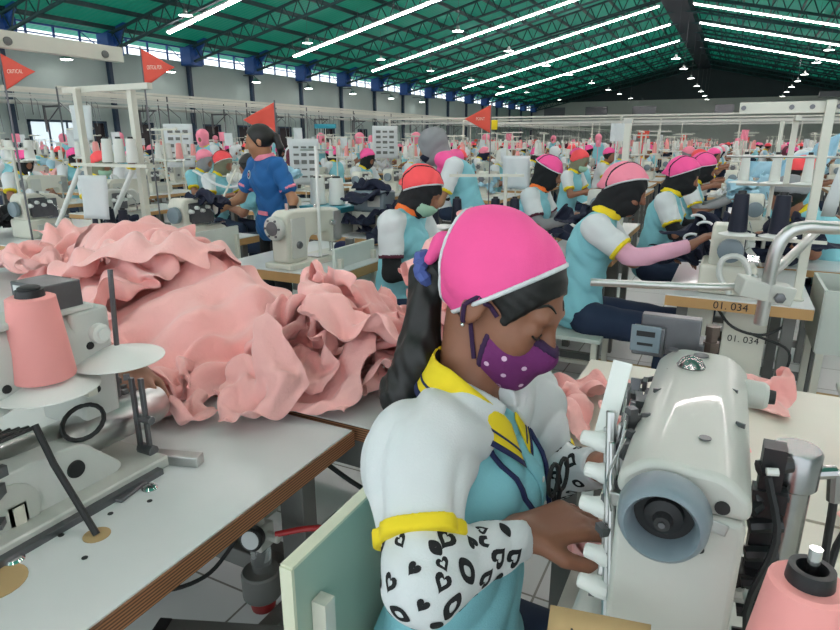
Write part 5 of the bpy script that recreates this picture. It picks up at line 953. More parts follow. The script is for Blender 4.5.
(20,15,[-63,-5,1,1,2,1,-5,-1,2,5,4,2,0,1,4,2,2,7,0,0,0,1,-5,1,-1,3,4,-4,-1,0,3,-1,3,1,-2,-5,1,-3,3,2,-4,4,-2,-3,3,1,3,1,-1,-1,-1,-4,1,3,1,1,-5,0,1,0,-2,1,2,0,-1,0,1,4,-1,-2,-4,2,0,1,-2,4,-3,-2,1,2,-3,3,0,3,1,-1,1,-2,2,0,-3,2,-2,0,-1,0,3,-1,1,0,3,-3,3,-1,3,-1,-2,0,0,1,1,0,1,-5,1,0,2,0,0,-2,0,3,1,0,0,-1,-2,-2,2,1,1,1,0,-2,0,0,1,2,-4,-1,1,0,2,3,-2,-2,-5,6,-1,0,1,0,-2,1,1,0,0,1,0,-3,1,-1,2,2,-2,-4,1,2,1,-1,1,0,2,0,-3,0,3,0,-2,1,2,-1,2,-3,-1,-1,6,-1,0,-1,1,1,-5,-1,6,-1,0,-2,1,2,0,2,-1,-2,-5,8,0,1,0,0,0,-3,3,3,-3,0,0,-1,3,0,1,1,-2,-3,6,-1,1,0,-1,0,-4,3,2,-1,2,-1,-1,4,-3,-4,2,-3,0,4,-1,0,1,-5,2,2,0,0,1,1,-4,4,0,-1,-1,-3,1,0,0,1,0,-2,-2,2,0,0,4,0,-2,-3,0,-1,4,-4,-1,0,-1,-1,1,1,-1,4,-5,1,2,-2,1,1,-1,4,-1,-3,-2,-1,-2,5,65,-4,-1,-1,-4,2,1,0,-1,-1,1,0,-4,-3,1,1,-2,3,4,0,1,2,0,3,-1,-3,0,2,-1,-1,-2,0,5,-1,-2,-3,0,-2,0,1,1,2,0,-1,3,0,-2,0,0,1,-1,-4,1,2,1,0,0,0,-3,1,4,-2,2,0,0,-1,0,-1,2,-2,0,0,-2,3,0,-1,2,-2,-2,-2,2,2,0,-4,2,1,-1,-4,1,2,1,0,2,0,0,0,-1,0,0,-1,1,2,-2,1,0,-3,0,4,0,-1,-1,3,-2,2,-1,0,-1,-2,1,1,2,-2,1,-1,1,-1,4,0,-1,0,0,-1,1,0,-3,0,0,1,-2,-2,3,-4,1,3,-3,4,1,-2,0,0,0,1,1,-4,0,0,1,-1,-2,4,0,3,-1,0,1,2,-3,2,-3,1,1,1,-4,-1,1,2,-2,-1,3,0,3,1,-1,-1,3,-1,0,-3,2,0,0,-3,1,-2,2,0,0,2,2,-1,4,-1,-2,3,1,0,-2,-1,1,0,-2,2,-4,3,-2,2,0,2,-1,-2,1,0,4,0,-1,-1,-1,0,-1,-2,0,-1,2,-1,2,1,3,-1,-3,-1,2,2,0,1,-1,-2,-3,0,-2,3,1,-3,0,3,3,-1,-1,-3,1,1,4,-2,1,-1,-3,-3,1,0,3,1,0,1,1,1,-1,-1,-1,0,1,1,-2,4,1,-4,-2,0,2,-1,0,-1,2,4,1,-2,2,-3,1,2,-1,-3,8,-3,2,2,3,2,-1,3,2,3,1,2,-4,1,-1,-1,0,0,3,3,-3,3,1,-1,-1,-2,4,0,1,-5,0,-3,7,0,0,-2,-2,0,2,-1,-1,1,-2,3,1,-1,-2,0,0,0,-1,-1,-3,2,3,-1,-1,-1,0,1,0,1,-1,0,0,-1,0,-1,1,3,-5,-1,1,1,0,1,1,1,-5,0,1,-1,1,-2,0,-2,1,-1,0,1,0,0,3,-2,1,4,-4,-2,1,-2,-3,3,2,-1,-4,0,0,3,-1,-1,1,1,0,3,0,-4,3,2,-1,-1,1,-2,1,-4,0,2,2,1,-1,-1,0,3,2,0,-3,-2,4,-2,4,-1,0,-1,-2,1,-1,4,0,-1,-3,0,4,2,0,-3,-3,2,-2,5,-3,-2,2,-3,-3,2,3,2,2,-3,1,-2,0,4,-3,-6,-1,2,3,-1,-3,-1,-3,4,1,0,2,0,-4,2,-4,4,3,-5,-6,-2,5,3,-1,1,-3,1,3,-5,0,2,2,0,0,-5,4,-1,-1,-3,-2,6,-2,4,-1,-6,3,3,2,0,-2,3,0,-1,-4,-2,1,1,-2,-3,2,1,5,-1,-1,-1,5,1,1,-2,5,-1,-2,-5,-1,4,0,-2,-2,0,3,2,2,-4,3,4,-3,2,-2,6,-6,1,-3,0,1,1,-2,0,1,2,2,2,0,0,-3,2,1,-3,-1,-1,3,-6,1,0,1,-1,1,0,1,5,0,1,-1,0,0,-2,1,3]),
]
HEAP_2 = [
(20,17,[55,0,-5,5,3,2,4,0,-1,0,3,2,3,1,1,6,-2,-4,7,7,6,-5,6,1,-1,1,-4,1,1,0,0,-1,2,-1,2,-5,-2,9,-1,-5,3,4,5,-8,2,-3,2,1,-3,3,-1,2,-1,0,1,-4,4,0,-3,4,2,6,-5,3,-3,4,-1,-4,2,2,1,0,-3,6,-6,0,4,-4,2,-1,3,-1,1,2,3,-4,-1,3,3,-4,0,-1,3,-3,0,-1,0,2,3,-6,2,2,2,-1,0,1,0,0,-1,-3,1,1,0,-1,-1,0,0,1,-1,2,5,0,-1,1,-3,4,0,0,0,-1,-1,0,-1,1,-1,-1,2,-3,-4,2,7,-5,2,0,2,-5,4,-1,3,0,-3,-1,-1,0,4,1,-3,3,-3,-3,2,2,0,0,-1,2,-5,3,-1,3,-1,0,-4,-1,5,4,-5,-1,3,-1,3,1,-2,-1,1,-2,0,1,-2,7,-3,2,0,-2,-1,0,4,-3,-1,3,7,-4,1,-1,0,-1,2,-2,-1,-5,8,-1,3,1,-3,2,-1,2,-2,-1,5,1,-2,0,-2,2,0,-2,3,-1,-3,1,3,-2,3,-1,1,0,-1,0,-1,5,0,-1,2,-1,-2,2,1,-2,2,-1,-3,3,2,-2,1,-1,2,-1,6,-1,-2,-1,-2,5,2,-1,-5,4,2,-2,1,0,-1,0,1,-2,-3,4,6,0,0,0,2,-3,3,-1,-2,1,0,0,0,0,-1,1,1,-1,0,-2,4,-3,5,1,1,-2,0,-2,1,2,-2,0,-1,2,-3,5,-5,-3,2,3,5,4,-4,0,-3,4,-4,5,-1,-3,2,-1,3,-2,3,-5,-6,3,5,-6,-41,-6,-5,-4,-2,-5,-2,-7,-4,2,-4,-6,2,-6,-4,-3,-3,-2,-3,-2,1,0,1,0,-3,0,2,1,3,-1,-2,4,-8,2,-1,1,4,-1,-1,1,-2,3,-1,4,-4,3,-2,3,4,-6,0,-4,1,2,-1,5,-2,0,2,-2,4,-2,2,-5,5,-1,0,1,-3,-1,1,-1,4,-4,6,-1,-3,3,-1,1,6,-3,-2,1,-1,6,-3,-3,-3,5,-1,3,-4,0,4,0,0,-2,0,1,-1,3,2,-2,2,-4,1,1,-2,6,-1,-1,-1,3,0,1,-1,-1,-1,0,5,-1,0,-2,2,-5,2,2,0,0,2,0,1,-1,1,1,-1,-2,1,0,3,3,-1,1,-6,10,-6,0,2,-7,3,3,3,-1,-4,-2,3,-1,-2,3,8,-3,-1,5,-2,-9,8,-2,-3,4,1,-1,-3,5,-3,-3,3,-1,2,-5,6,-1,2,-2,6,-5,-2,0,4,-6,2,1,1,-3,1,-1,-3,8,-5,2,2,4,-2,0,-1,6,-5,2,0,1,-3,-1,4,-3,-3,0,0,2,6,-6,7,-4,1,4,-6,0,4,-1,-1,1,3,-2,-4,4,-2,-1,0,-5,7,0,2,2,1,0,2,-5,3,-1,-1,1,-2,3,-1,-1,-3,3,0,-3,-1,1,2,4,-1,-5,2,3,-5,1,5,-3,0,2,-2,-2,1,1,0,2,-10,6,0,2,-3,0,0,3,-3,3,3,0,0,-3,-1,1,3,-1,-3,-3,3,-6,-5,-1,3,0,1,5,-1,4,-3,0,0,-6,3,2,3,-7,1,5,0,0,-1,-5,5,1,5,-5,9,-9,0,-2,-4,4,2,-1,-3,1,7,2,-4,5,2,4,-1,-3,4,-1,2,6,0,-9,-2,4,-3,2,-1,0,4,-5,1,-2,3,-5,1,3,-5,1,5,-3,-7,5,4,0,-1,-4,7,-1,-9,6,4,-3,-2,2,2,-2,-1,4,-2,-6,3,2,2,-7,3,9,-6,-4,3,6,-6,-1,2,-3,3,-3,6,-3,-3,-3,2,4,-3,0,8,-5,-2,0,1,-1,-4,5,0,0,-5,6,-3,5,-4,1,-1,4,-2,4,-3,-1,-3,1,3,-8,8,2,-3,4,0,0,-1,1,-1,-1,6,-3,1,0,-2,0,-3,3,-3,3,-4,4,0,-2,2,-3,4,-4,3,-1,1,3,0,-5,0,0,3,-2,1,3,-3,-4,0,2,-4,3,-3,0,0,3,0,-2,4,-5,-1,1,3,-1,0,2,4,-5,2,-4,3,0,-4,0,3,3,-9,0,3,5,-7,3,8,0,-4,-3,2,-2,-2,3,-1,1,3,-5,0,2,2,-4,-6,7,3,-6,2,9,-4,-8,-1,5,0,2,-2,0,4,1,-7,0,8,-7,-1,-2,7,-3,-5,3,6,-4,-3,3,1,-1,3,-6,-3,7,-3,3,1,6,-8,-2,3,0,-4,-5,7,3,-1,-1,4,-2,-1,2,-1,-6,5,-2,-1,5,0,-2,-6,6,-3,1,-2,6,-1,-3,-5,5,2,-5,2,2,-3,0,2,-2,2,-1,0,-3,4,1,2,-2,4,-4,1,-3,3,2,-2,-4,3,1,-1,-2,0,2,2,-2,0,3,-2,-3,0,0,0,-1,-2,7,1,-5,1,1,-1,-3,3,6,-3,-2,1,-5,-4,4,-3,8,-2,0,0,6,-4,1,3,0,-1,-1,5,0,-5,1,-6,-3,5,-3,4,-4]),
(20,17,[129,0,2,-2,-3,2,-3,-6,-5,3,-5,-3,-1,-2,-6,2,-6,0,3,-5,-7,1,0,3,1,-3,-2,3,2,-4,2,4,-2,-1,7,-8,0,1,-1,1,-5,-2,1,0,1,-2,-1,3,0,-1,5,-5,4,1,-5,0,4,1,-4,3,-7,2,-2,2,0,0,5,-6,0,4,-5,6,-4,-1,-2,4,3,-5,5,-2,-5,-1,2,1,-3,2,-6,3,3,-4,6,-3,-1,0,1,0,-5,7,-1,-3,-6,0,4,-6,2,-4,2,4,-2,5,-2,-4,1,0,3,-5,4,1,-5,5,-4,5,-8,-1,2,0,5,-6,2,0,-3,0,1,2,-3,5,1,-3,0,1,1,-4,-2,0,0,2,-3,1,-1,-1,-1,3,0,-1,1,0,2,-1,-1,1,-6,2,1,-1,-1,2,-1,-2,4,-4,0,3,0,-2,4,-2,1,-4,2,-1,-4,-2,4,-1,1,-3,2,1,-5,2,0,-2,2,0,2,0,-4,2,1,-2,-4,-2,-1,4,-2,1,-1,2,3,-5,-2,4,-3,5,-4,1,-3,1,-1,5,0,-3,-4,2,1,-1,1,0,-3,3,1,-6,5,-3,1,3,1,0,-2,-3,-4,1,-1,-3,1,1,0,4,-1,-2,2,2,-4,2,-2,-2,2,1,0,-3,-5,2,0,0,-1,0,-1,-1,2,0,1,-2,-1,0,1,-2,2,-3,4,1,-6,5,-2,2,-3,0,1,-1,-1,1,-2,3,-2,-3,2,3,-3,3,-3,4,-2,-1,2,-2,1,-2,0,-1,0,1,0,-1,-1,-1,1,0,2,1,-3,1,-1,-5,1,0,-2,4,-2,0,0,0,0,-1,0,1,-2,4,-1,-3,0,1,-47,-8,4,6,7,7,5,3,5,1,8,4,5,2,3,4,4,-2,4,0,-5,5,3,-2,-1,-2,-1,0,1,3,-4,-2,0,1,0,0,1,2,-5,4,-6,6,2,1,-4,-2,0,2,-2,1,-4,4,-2,0,0,2,-3,-2,5,4,-1,5,-3,-7,0,6,-2,0,0,-3,5,-5,0,2,1,-2,-4,6,1,-4,7,-4,-8,0,5,-3,2,-1,-1,2,-5,2,1,0,0,-2,7,-4,-2,-2,0,-2,-3,7,-2,-1,-1,-1,2,-5,1,2,0,1,0,3,-4,-1,2,-3,-2,-4,5,0,-1,0,-1,2,-2,-1,4,-2,0,1,-2,-2,1,1,-1,1,-2,-3,2,2,-3,0,1,-1,1,2,0,-2,3,-5,2,1,-4,2,-1,3,-3,-2,-2,3,0,-1,1,1,-3,5,0,-1,-3,3,0,-3,0,2,0,1,-2,1,-5,-2,4,-1,0,1,1,-1,-2,5,-3,0,-3,3,0,0,1,1,-6,9,-4,-9,5,0,2,-3,0,1,2,-5,5,-1,1,-2,6,-4,1,1,-6,0,11,-7,-6,4,0,0,2,-2,0,1,0,0,2,0,-3,5,-5,1,-6,0,1,9,-8,-1,-2,3,-3,6,-1,0,-1,5,-6,3,-3,0,2,-2,-4,-4,3,3,0,-4,2,0,3,-5,3,4,-2,-3,6,-2,8,-11,1,4,-3,-4,0,2,4,-2,0,-2,3,-1,2,-6,5,-3,3,3,3,3,-7,-3,-1,-4,-3,2,1,2,-1,2,-2,3,-4,5,-1,-2,2,-1,-1,5,1,-2,1,0,-5,-1,5,2,-3,0,1,0,-2,1,0,4,0,-3,-3,5,1,-1,16,3,1,1,-1,0,4,1,-3,0,0,-1,-3,3,1,-3,-5,-3,-5,-1,1,2,-4,-3,5,5,-8,0,9,-1,-7,-3,6,0,-6,1,9,-3,-1,2,5,-5,-3,2,3,-7,3,2,-1,-4,1,6,3,-9,3,9,-5,-3,5,4,-1,-3,7,3,-5,3,2,-4,-6,-2,8,5,-8,4,4,-5,-8,6,8,-5,0,-1,6,0,-3,0,-1,0,-7,8,6,-7,-3,3,1,-9,4,9,-3,-2,-5,8,0,-2,-3,1,4,-6,4,6,-4,-7,6,-3,-5,2,8,1,-5,-4,0,2,-4,-6,5,6,-8,3,6,1,-8,2,1,3,-4,2,6,-3,-5,4,1,-2,-3,-1,4,-5,2,1,4,-3,-2,2,-1,4,0,5,0,-2,-2,1,-1,-3,2,3,-3,-2,2,0,-2,0,3,-3,8,-1,2,-1,-3,1,1,-1,-3,0,-1,6,-6,4,2,2,-6,1,2,1,-2,4,-1,-5,-1,2,1,-1,0,-1,1,-2,4,-4,-1,6,0,-3,3,1,-5,-4,7,-4,-6,3,6,0,-1,-5,3,0,3,0,-4,-1,3,-1,1,4,-5,-3,2,4,-2,-7,5,3,-2,4,-9,8,1,-2,0,-5,2,-2,-2,2,3,-5,-1,9,-1,-5,-1,2,-1,4,-1,-11,4,3,-2,0,2,1,-6,-1,6,4,-6,3,4,-3,-5,-2,-2,-2,6,-3,-4,2,0,-3,-2,4,2,2,-3,3,3,-8,3,3,-4,-2,-4,0,1,3,-2,-2,3,1,1,-7,6,-3,2,0,1,0,-4,0,5,0,-1,0,0,-1,-2,-2,6,4,-9,1,3,1,-4,0,6,-3,-2,7,-1,0]),
(20,17,[-175,-7,-2,5,-3,-5,4,2,1,0,1,1,0,1,2,0,-1,0,-2,4,3,1,4,-2,0,1,-1,0,-1,0,1,-2,-2,-1,4,-1,2,-2,1,-2,4,3,1,-2,-3,2,1,-1,1,0,0,-1,-2,2,-3,3,-3,4,0,-3,3,5,0,-6,1,4,-2,1,0,2,-2,-2,4,0,-3,-3,4,-1,1,0,5,2,-5,-1,4,1,-1,0,3,0,-3,2,2,-4,1,1,-1,0,0,1,6,-3,-3,3,5,-2,-1,1,2,-4,1,2,-2,2,-1,-1,0,1,0,-2,7,-5,1,5,-1,-1,0,1,-2,-1,2,0,0,1,-1,-1,1,0,-2,2,5,0,3,-2,-2,2,2,-2,-4,5,-1,-1,2,0,-2,2,0,-2,2,-1,6,1,0,-1,0,0,0,-2,2,0,-2,2,1,0,0,-1,-2,2,-1,2,4,2,0,1,-1,0,0,1,-1,-2,0,1,-2,1,1,1,0,0,-1,0,2,1,5,-1,-1,0,0,-1,-3,-1,3,-2,-1,3,3,-3,1,1,1,-3,8,-2,-1,3,-1,-2,0,1,-4,1,-2,2,1,-3,0,5,1,-3,3,-1,3,4,-3,1,1,-2,-1,-1,6,-2,-1,0,-2,1,0,0,-1,0,0,4,6,-1,0,-1,1,1,1,-3,2,-1,0,-1,1,-1,-1,1,1,1,-1,-2,11,-6,0,-4,2,3,-4,4,1,2,-2,-1,0,-1,1,-1,0,0,0,0,1,5,0,-1,0,2,1,-2,-3,3,0,-1,1,-1,1,-3,3,-3,0,1,1,5,0,0,1,-1,-4,5,-1,-7,7,0,-4,3,1,-1,-6,6,-4,1,73,-1,-5,-5,-1,3,-6,-7,5,-7,-1,-2,-7,-3,5,-4,-9,-2,-5,-5,0,-2,0,-1,2,-1,0,4,-4,1,2,-1,3,-1,-4,0,2,-3,-3,9,-1,-2,-1,3,4,-3,2,-1,-4,3,-1,0,3,-1,-5,-2,2,0,3,-4,0,0,-1,6,0,-4,0,-1,-1,2,-3,3,-2,-1,-1,-3,4,0,3,-1,3,-3,6,4,-8,-1,0,0,0,-1,0,-1,-2,3,-3,4,0,2,0,-3,0,4,7,-8,-4,2,-1,1,0,0,1,-3,2,-3,2,5,-1,-2,-1,1,2,6,-5,-7,4,0,2,0,1,-1,-3,0,-2,-1,6,2,-2,-1,1,-1,2,-1,-4,6,0,-2,-1,3,0,-3,0,-1,-2,3,2,-3,-2,2,-1,0,4,-4,-1,4,-1,0,-1,1,-3,-1,3,-1,0,2,-1,-3,4,-1,2,-1,3,-3,0,0,2,-1,3,-5,2,-1,3,-1,2,-3,0,-1,3,0,0,0,0,1,0,-6,4,0,0,3,3,3,-5,0,2,-2,-4,6,-5,4,-1,1,2,0,0,0,-4,4,0,-1,5,0,-3,2,-2,5,-3,-3,1,-2,0,1,4,-1,-1,0,0,2,0,1,-5,1,4,-1,3,-3,1,0,-4,-2,-2,1,0,1,2,2,-5,3,-4,4,-1,1,-2,-2,-2,9,0,-3,3,-1,-2,-6,2,2,-3,4,2,-6,3,-5,1,0,-1,3,-4,-3,6,1,3,-1,1,1,6,-4,2,0,-1,-2,0,-1,-4,2,0,5,0,-5,2,-1,0,1,-1,4,-3,3,3,-2,0,0,-1,1,-1,-2,1,3,1,0,-6,6,-7,3,0,-2,6,1,0,-5,1,4,-3,2,5,2,-8,-3,6,2,-6,-2,1,0,2,3,1,4,-3,0,2,0,-1,-4,5,0,0,2,1,-1,-2,0,-2,-2,-3,3,2,-2,-1,4,1,-1,-1,4,1,-5,-1,5,0,-4,3,1,0,-6,2,1,3,-3,1,5,0,-4,2,5,-7,-7,6,4,-6,-1,6,3,-5,0,3,-1,2,-2,5,0,-2,-3,7,-4,-9,2,8,-3,-8,1,5,-2,-1,9,4,-10,-2,5,3,-1,-7,5,-3,-5,-3,12,0,-10,1,7,-4,-7,5,9,-6,-4,2,2,1,-6,-1,3,-2,-6,9,2,-5,-2,8,-1,-9,0,6,-3,-7,6,0,3,-3,-6,5,0,-1,0,5,0,-3,5,-1,-5,0,1,0,-4,-1,4,1,0,-4,0,3,1,1,3,-1,-2,-2,-1,1,-1,2,2,3,-5,-2,1,3,-3,0,1,-1,3,-1,0,-3,-4,2,0,2,4,-2,1,-1,3,-1,-3,-1,-4,7,3,-6,-2,7,-4,-7,3,2,-2,-4,2,5,-3,-1,8,2,-7,1,-3,0,7,-3,-9,2,7,-4,-5,5,3,-6,1,5,1,-8,-1,12,-1,-4,4,-7,4,6,-8,-5,8,5,-2,2,1,0,-7,0,7,0,-11,1,10,5,-3,-7,-3,4,6,-8,1,12,1,-6,0,6,-5,-3,1,1,-2,-6,2,-1,-1,4,-9,4,7,-1,-5,2,5,-3,-1,0,4,-6,-1,5,1,-5,-2,-1,0,2,0,-1,-1,5,-2,-4,1,-1,-2,2,3,-2,-3,-1,9,1,-6,-4,6,-1,3,-2,-4,2,0,-3,-2,0,1,0,-1,5,-1,-3,-1,8,3]),
(20,17,[-103,-5,-3,-2,4,-3,-9,-4,-6,-4,-7,-1,0,-4,-8,-2,-4,-2,-3,-2,2,1,1,3,-4,-5,5,-2,2,-1,4,-2,-2,-2,5,-1,0,0,1,-1,3,2,1,-2,-5,3,-1,2,0,1,-1,-1,0,2,0,0,1,0,0,2,6,0,0,-4,-1,2,-1,1,0,0,1,0,-1,2,0,0,1,-1,1,-5,4,1,-2,-1,1,-2,4,-2,1,0,-1,1,1,0,0,0,0,0,-1,1,3,0,0,-1,1,2,-2,1,0,0,-1,-1,4,-2,0,1,-3,3,-2,2,0,2,0,-1,2,1,0,0,1,0,1,0,-2,1,1,0,1,-3,0,-3,2,-3,2,1,-2,5,1,-2,-1,0,2,0,0,1,0,-3,2,-1,-1,2,5,-1,-3,3,-3,2,1,2,-2,0,-1,3,-2,0,-1,2,0,1,1,-1,-1,8,-2,-2,5,-9,4,2,-1,0,0,-1,-4,5,1,0,-1,2,2,-2,-5,3,6,-2,0,2,-6,4,2,1,0,-2,1,-9,9,1,0,-4,2,6,4,-8,4,5,-4,0,5,-6,2,1,2,0,0,-2,-10,10,0,0,-5,5,6,-2,-3,3,0,-1,-2,7,-6,-2,3,0,0,5,-6,-6,8,-1,-1,-7,8,-3,-3,4,1,-4,1,0,-1,-2,0,2,0,0,4,-4,-2,1,0,0,5,-1,1,-2,0,0,1,-7,3,1,0,1,1,0,2,0,-1,-1,-1,1,2,4,0,-5,-2,4,-2,0,2,3,-1,-2,0,-1,2,2,-1,-3,0,-1,5,1,-4,-3,5,0,-2,1,2,1,-3,-2,0,5,-1,-1,-5,0,4,-1,124,3,-8,-2,7,0,-7,-3,-8,-2,-3,-6,-7,-1,1,-8,-2,-7,-4,-10,0,-9,1,6,-3,-5,5,-3,5,-3,0,3,2,-3,-4,4,-3,6,-3,4,-8,0,5,1,-7,2,0,2,-1,1,2,0,-2,0,-1,2,0,0,1,7,-6,4,3,-7,-1,3,-3,1,-1,2,-1,-3,2,3,0,-1,2,-3,5,-1,-5,2,-3,0,1,-4,5,-4,3,0,-2,-2,6,-2,2,0,-2,-1,2,-1,-6,-1,1,-1,0,4,-5,3,0,0,-1,7,-4,0,-1,0,-1,2,-2,1,-7,1,0,0,2,-2,1,-1,1,0,2,2,-3,0,3,0,-1,-2,0,-2,-7,0,1,0,-1,1,2,3,-2,-4,3,-1,1,0,1,1,1,0,-5,0,-2,-3,-1,1,-2,3,-2,1,1,-1,-2,1,3,-2,-3,2,3,1,0,-1,-5,2,-2,0,2,-3,1,-2,1,5,-3,-2,0,4,-3,-1,2,1,3,-2,-7,1,1,0,2,-3,0,1,-1,4,1,-4,0,0,2,-3,0,1,1,3,-2,-3,0,1,0,1,-1,-1,-1,0,3,1,-2,-1,0,1,-2,1,0,0,-3,2,-2,-3,-1,1,-1,4,-2,-3,2,2,-1,1,1,-1,0,-1,2,-2,-4,-1,-1,2,-2,0,2,-2,0,-2,1,0,1,0,1,2,-1,0,1,0,-3,-2,0,-2,2,0,2,-1,-2,-1,0,2,-2,1,1,-1,0,2,-1,1,-3,0,-2,-1,2,-1,-1,0,0,5,-2,-2,0,1,3,-4,-1,0,0,-2,-3,-1,2,7,-10,3,-4,0,7,-2,-5,0,11,-4,-3,-2,2,-3,-4,2,3,2,4,2,0,3,1,-1,2,3,-2,4,-3,6,0,2,2,-1,-1,0,7,-3,-5,2,4,-4,-3,7,1,-6,3,2,2,-5,1,3,-7,-6,6,4,2,-5,5,3,-4,-2,9,-1,-7,2,7,-4,-2,1,6,-8,-5,7,0,-9,-5,6,6,-5,-2,7,0,-7,-1,6,-3,-7,3,7,-4,-5,7,7,-9,-1,1,8,-5,-2,1,2,-4,-4,2,2,-4,4,1,-3,-7,3,11,-3,-5,1,4,2,-4,-2,3,1,-6,-4,7,-1,-1,-5,7,-5,-3,3,1,-1,1,1,1,0,0,-4,2,-1,-3,4,2,1,-5,5,-2,-2,-2,5,-4,-4,3,2,-3,-2,3,1,-4,1,4,4,-3,1,1,-4,-2,6,-1,-6,-1,0,4,3,4,-8,1,1,-1,-2,11,-1,-3,-3,4,-4,-2,2,9,-8,-4,5,0,-2,6,-4,-2,7,-6,-3,1,5,-6,-6,5,5,-6,-3,8,5,-8,2,4,-4,7,-1,-6,2,10,-9,-9,5,3,-9,-3,8,1,-6,-2,12,1,-9,5,7,4,6,-5,-4,4,3,-11,-7,8,2,-8,2,3,0,-5,2,8,-1,-6,1,-2,6,3,-7,-3,5,0,-3,-3,8,-2,-6,5,-2,-4,-4,6,2,-5,4,-2,0,5,0,-5,2,4,-2,1,0,1,-5,1,4,-5,-4,-1,1,-2,-2,4,-7,3,-1,3,1,1,3,-4,-1,-2,2,-2,1,0,-2,-1,-2,-1,0,-3,3,-2,5,4,-3,-1,-1,-2,-4,2,-1,1,-4,2,3,-2,1,3,-1,8,-7,2,6,-5,-6,4,-3,-2,-1,4,-1,-4,-1,8,-5,-3,3,5,-6]),
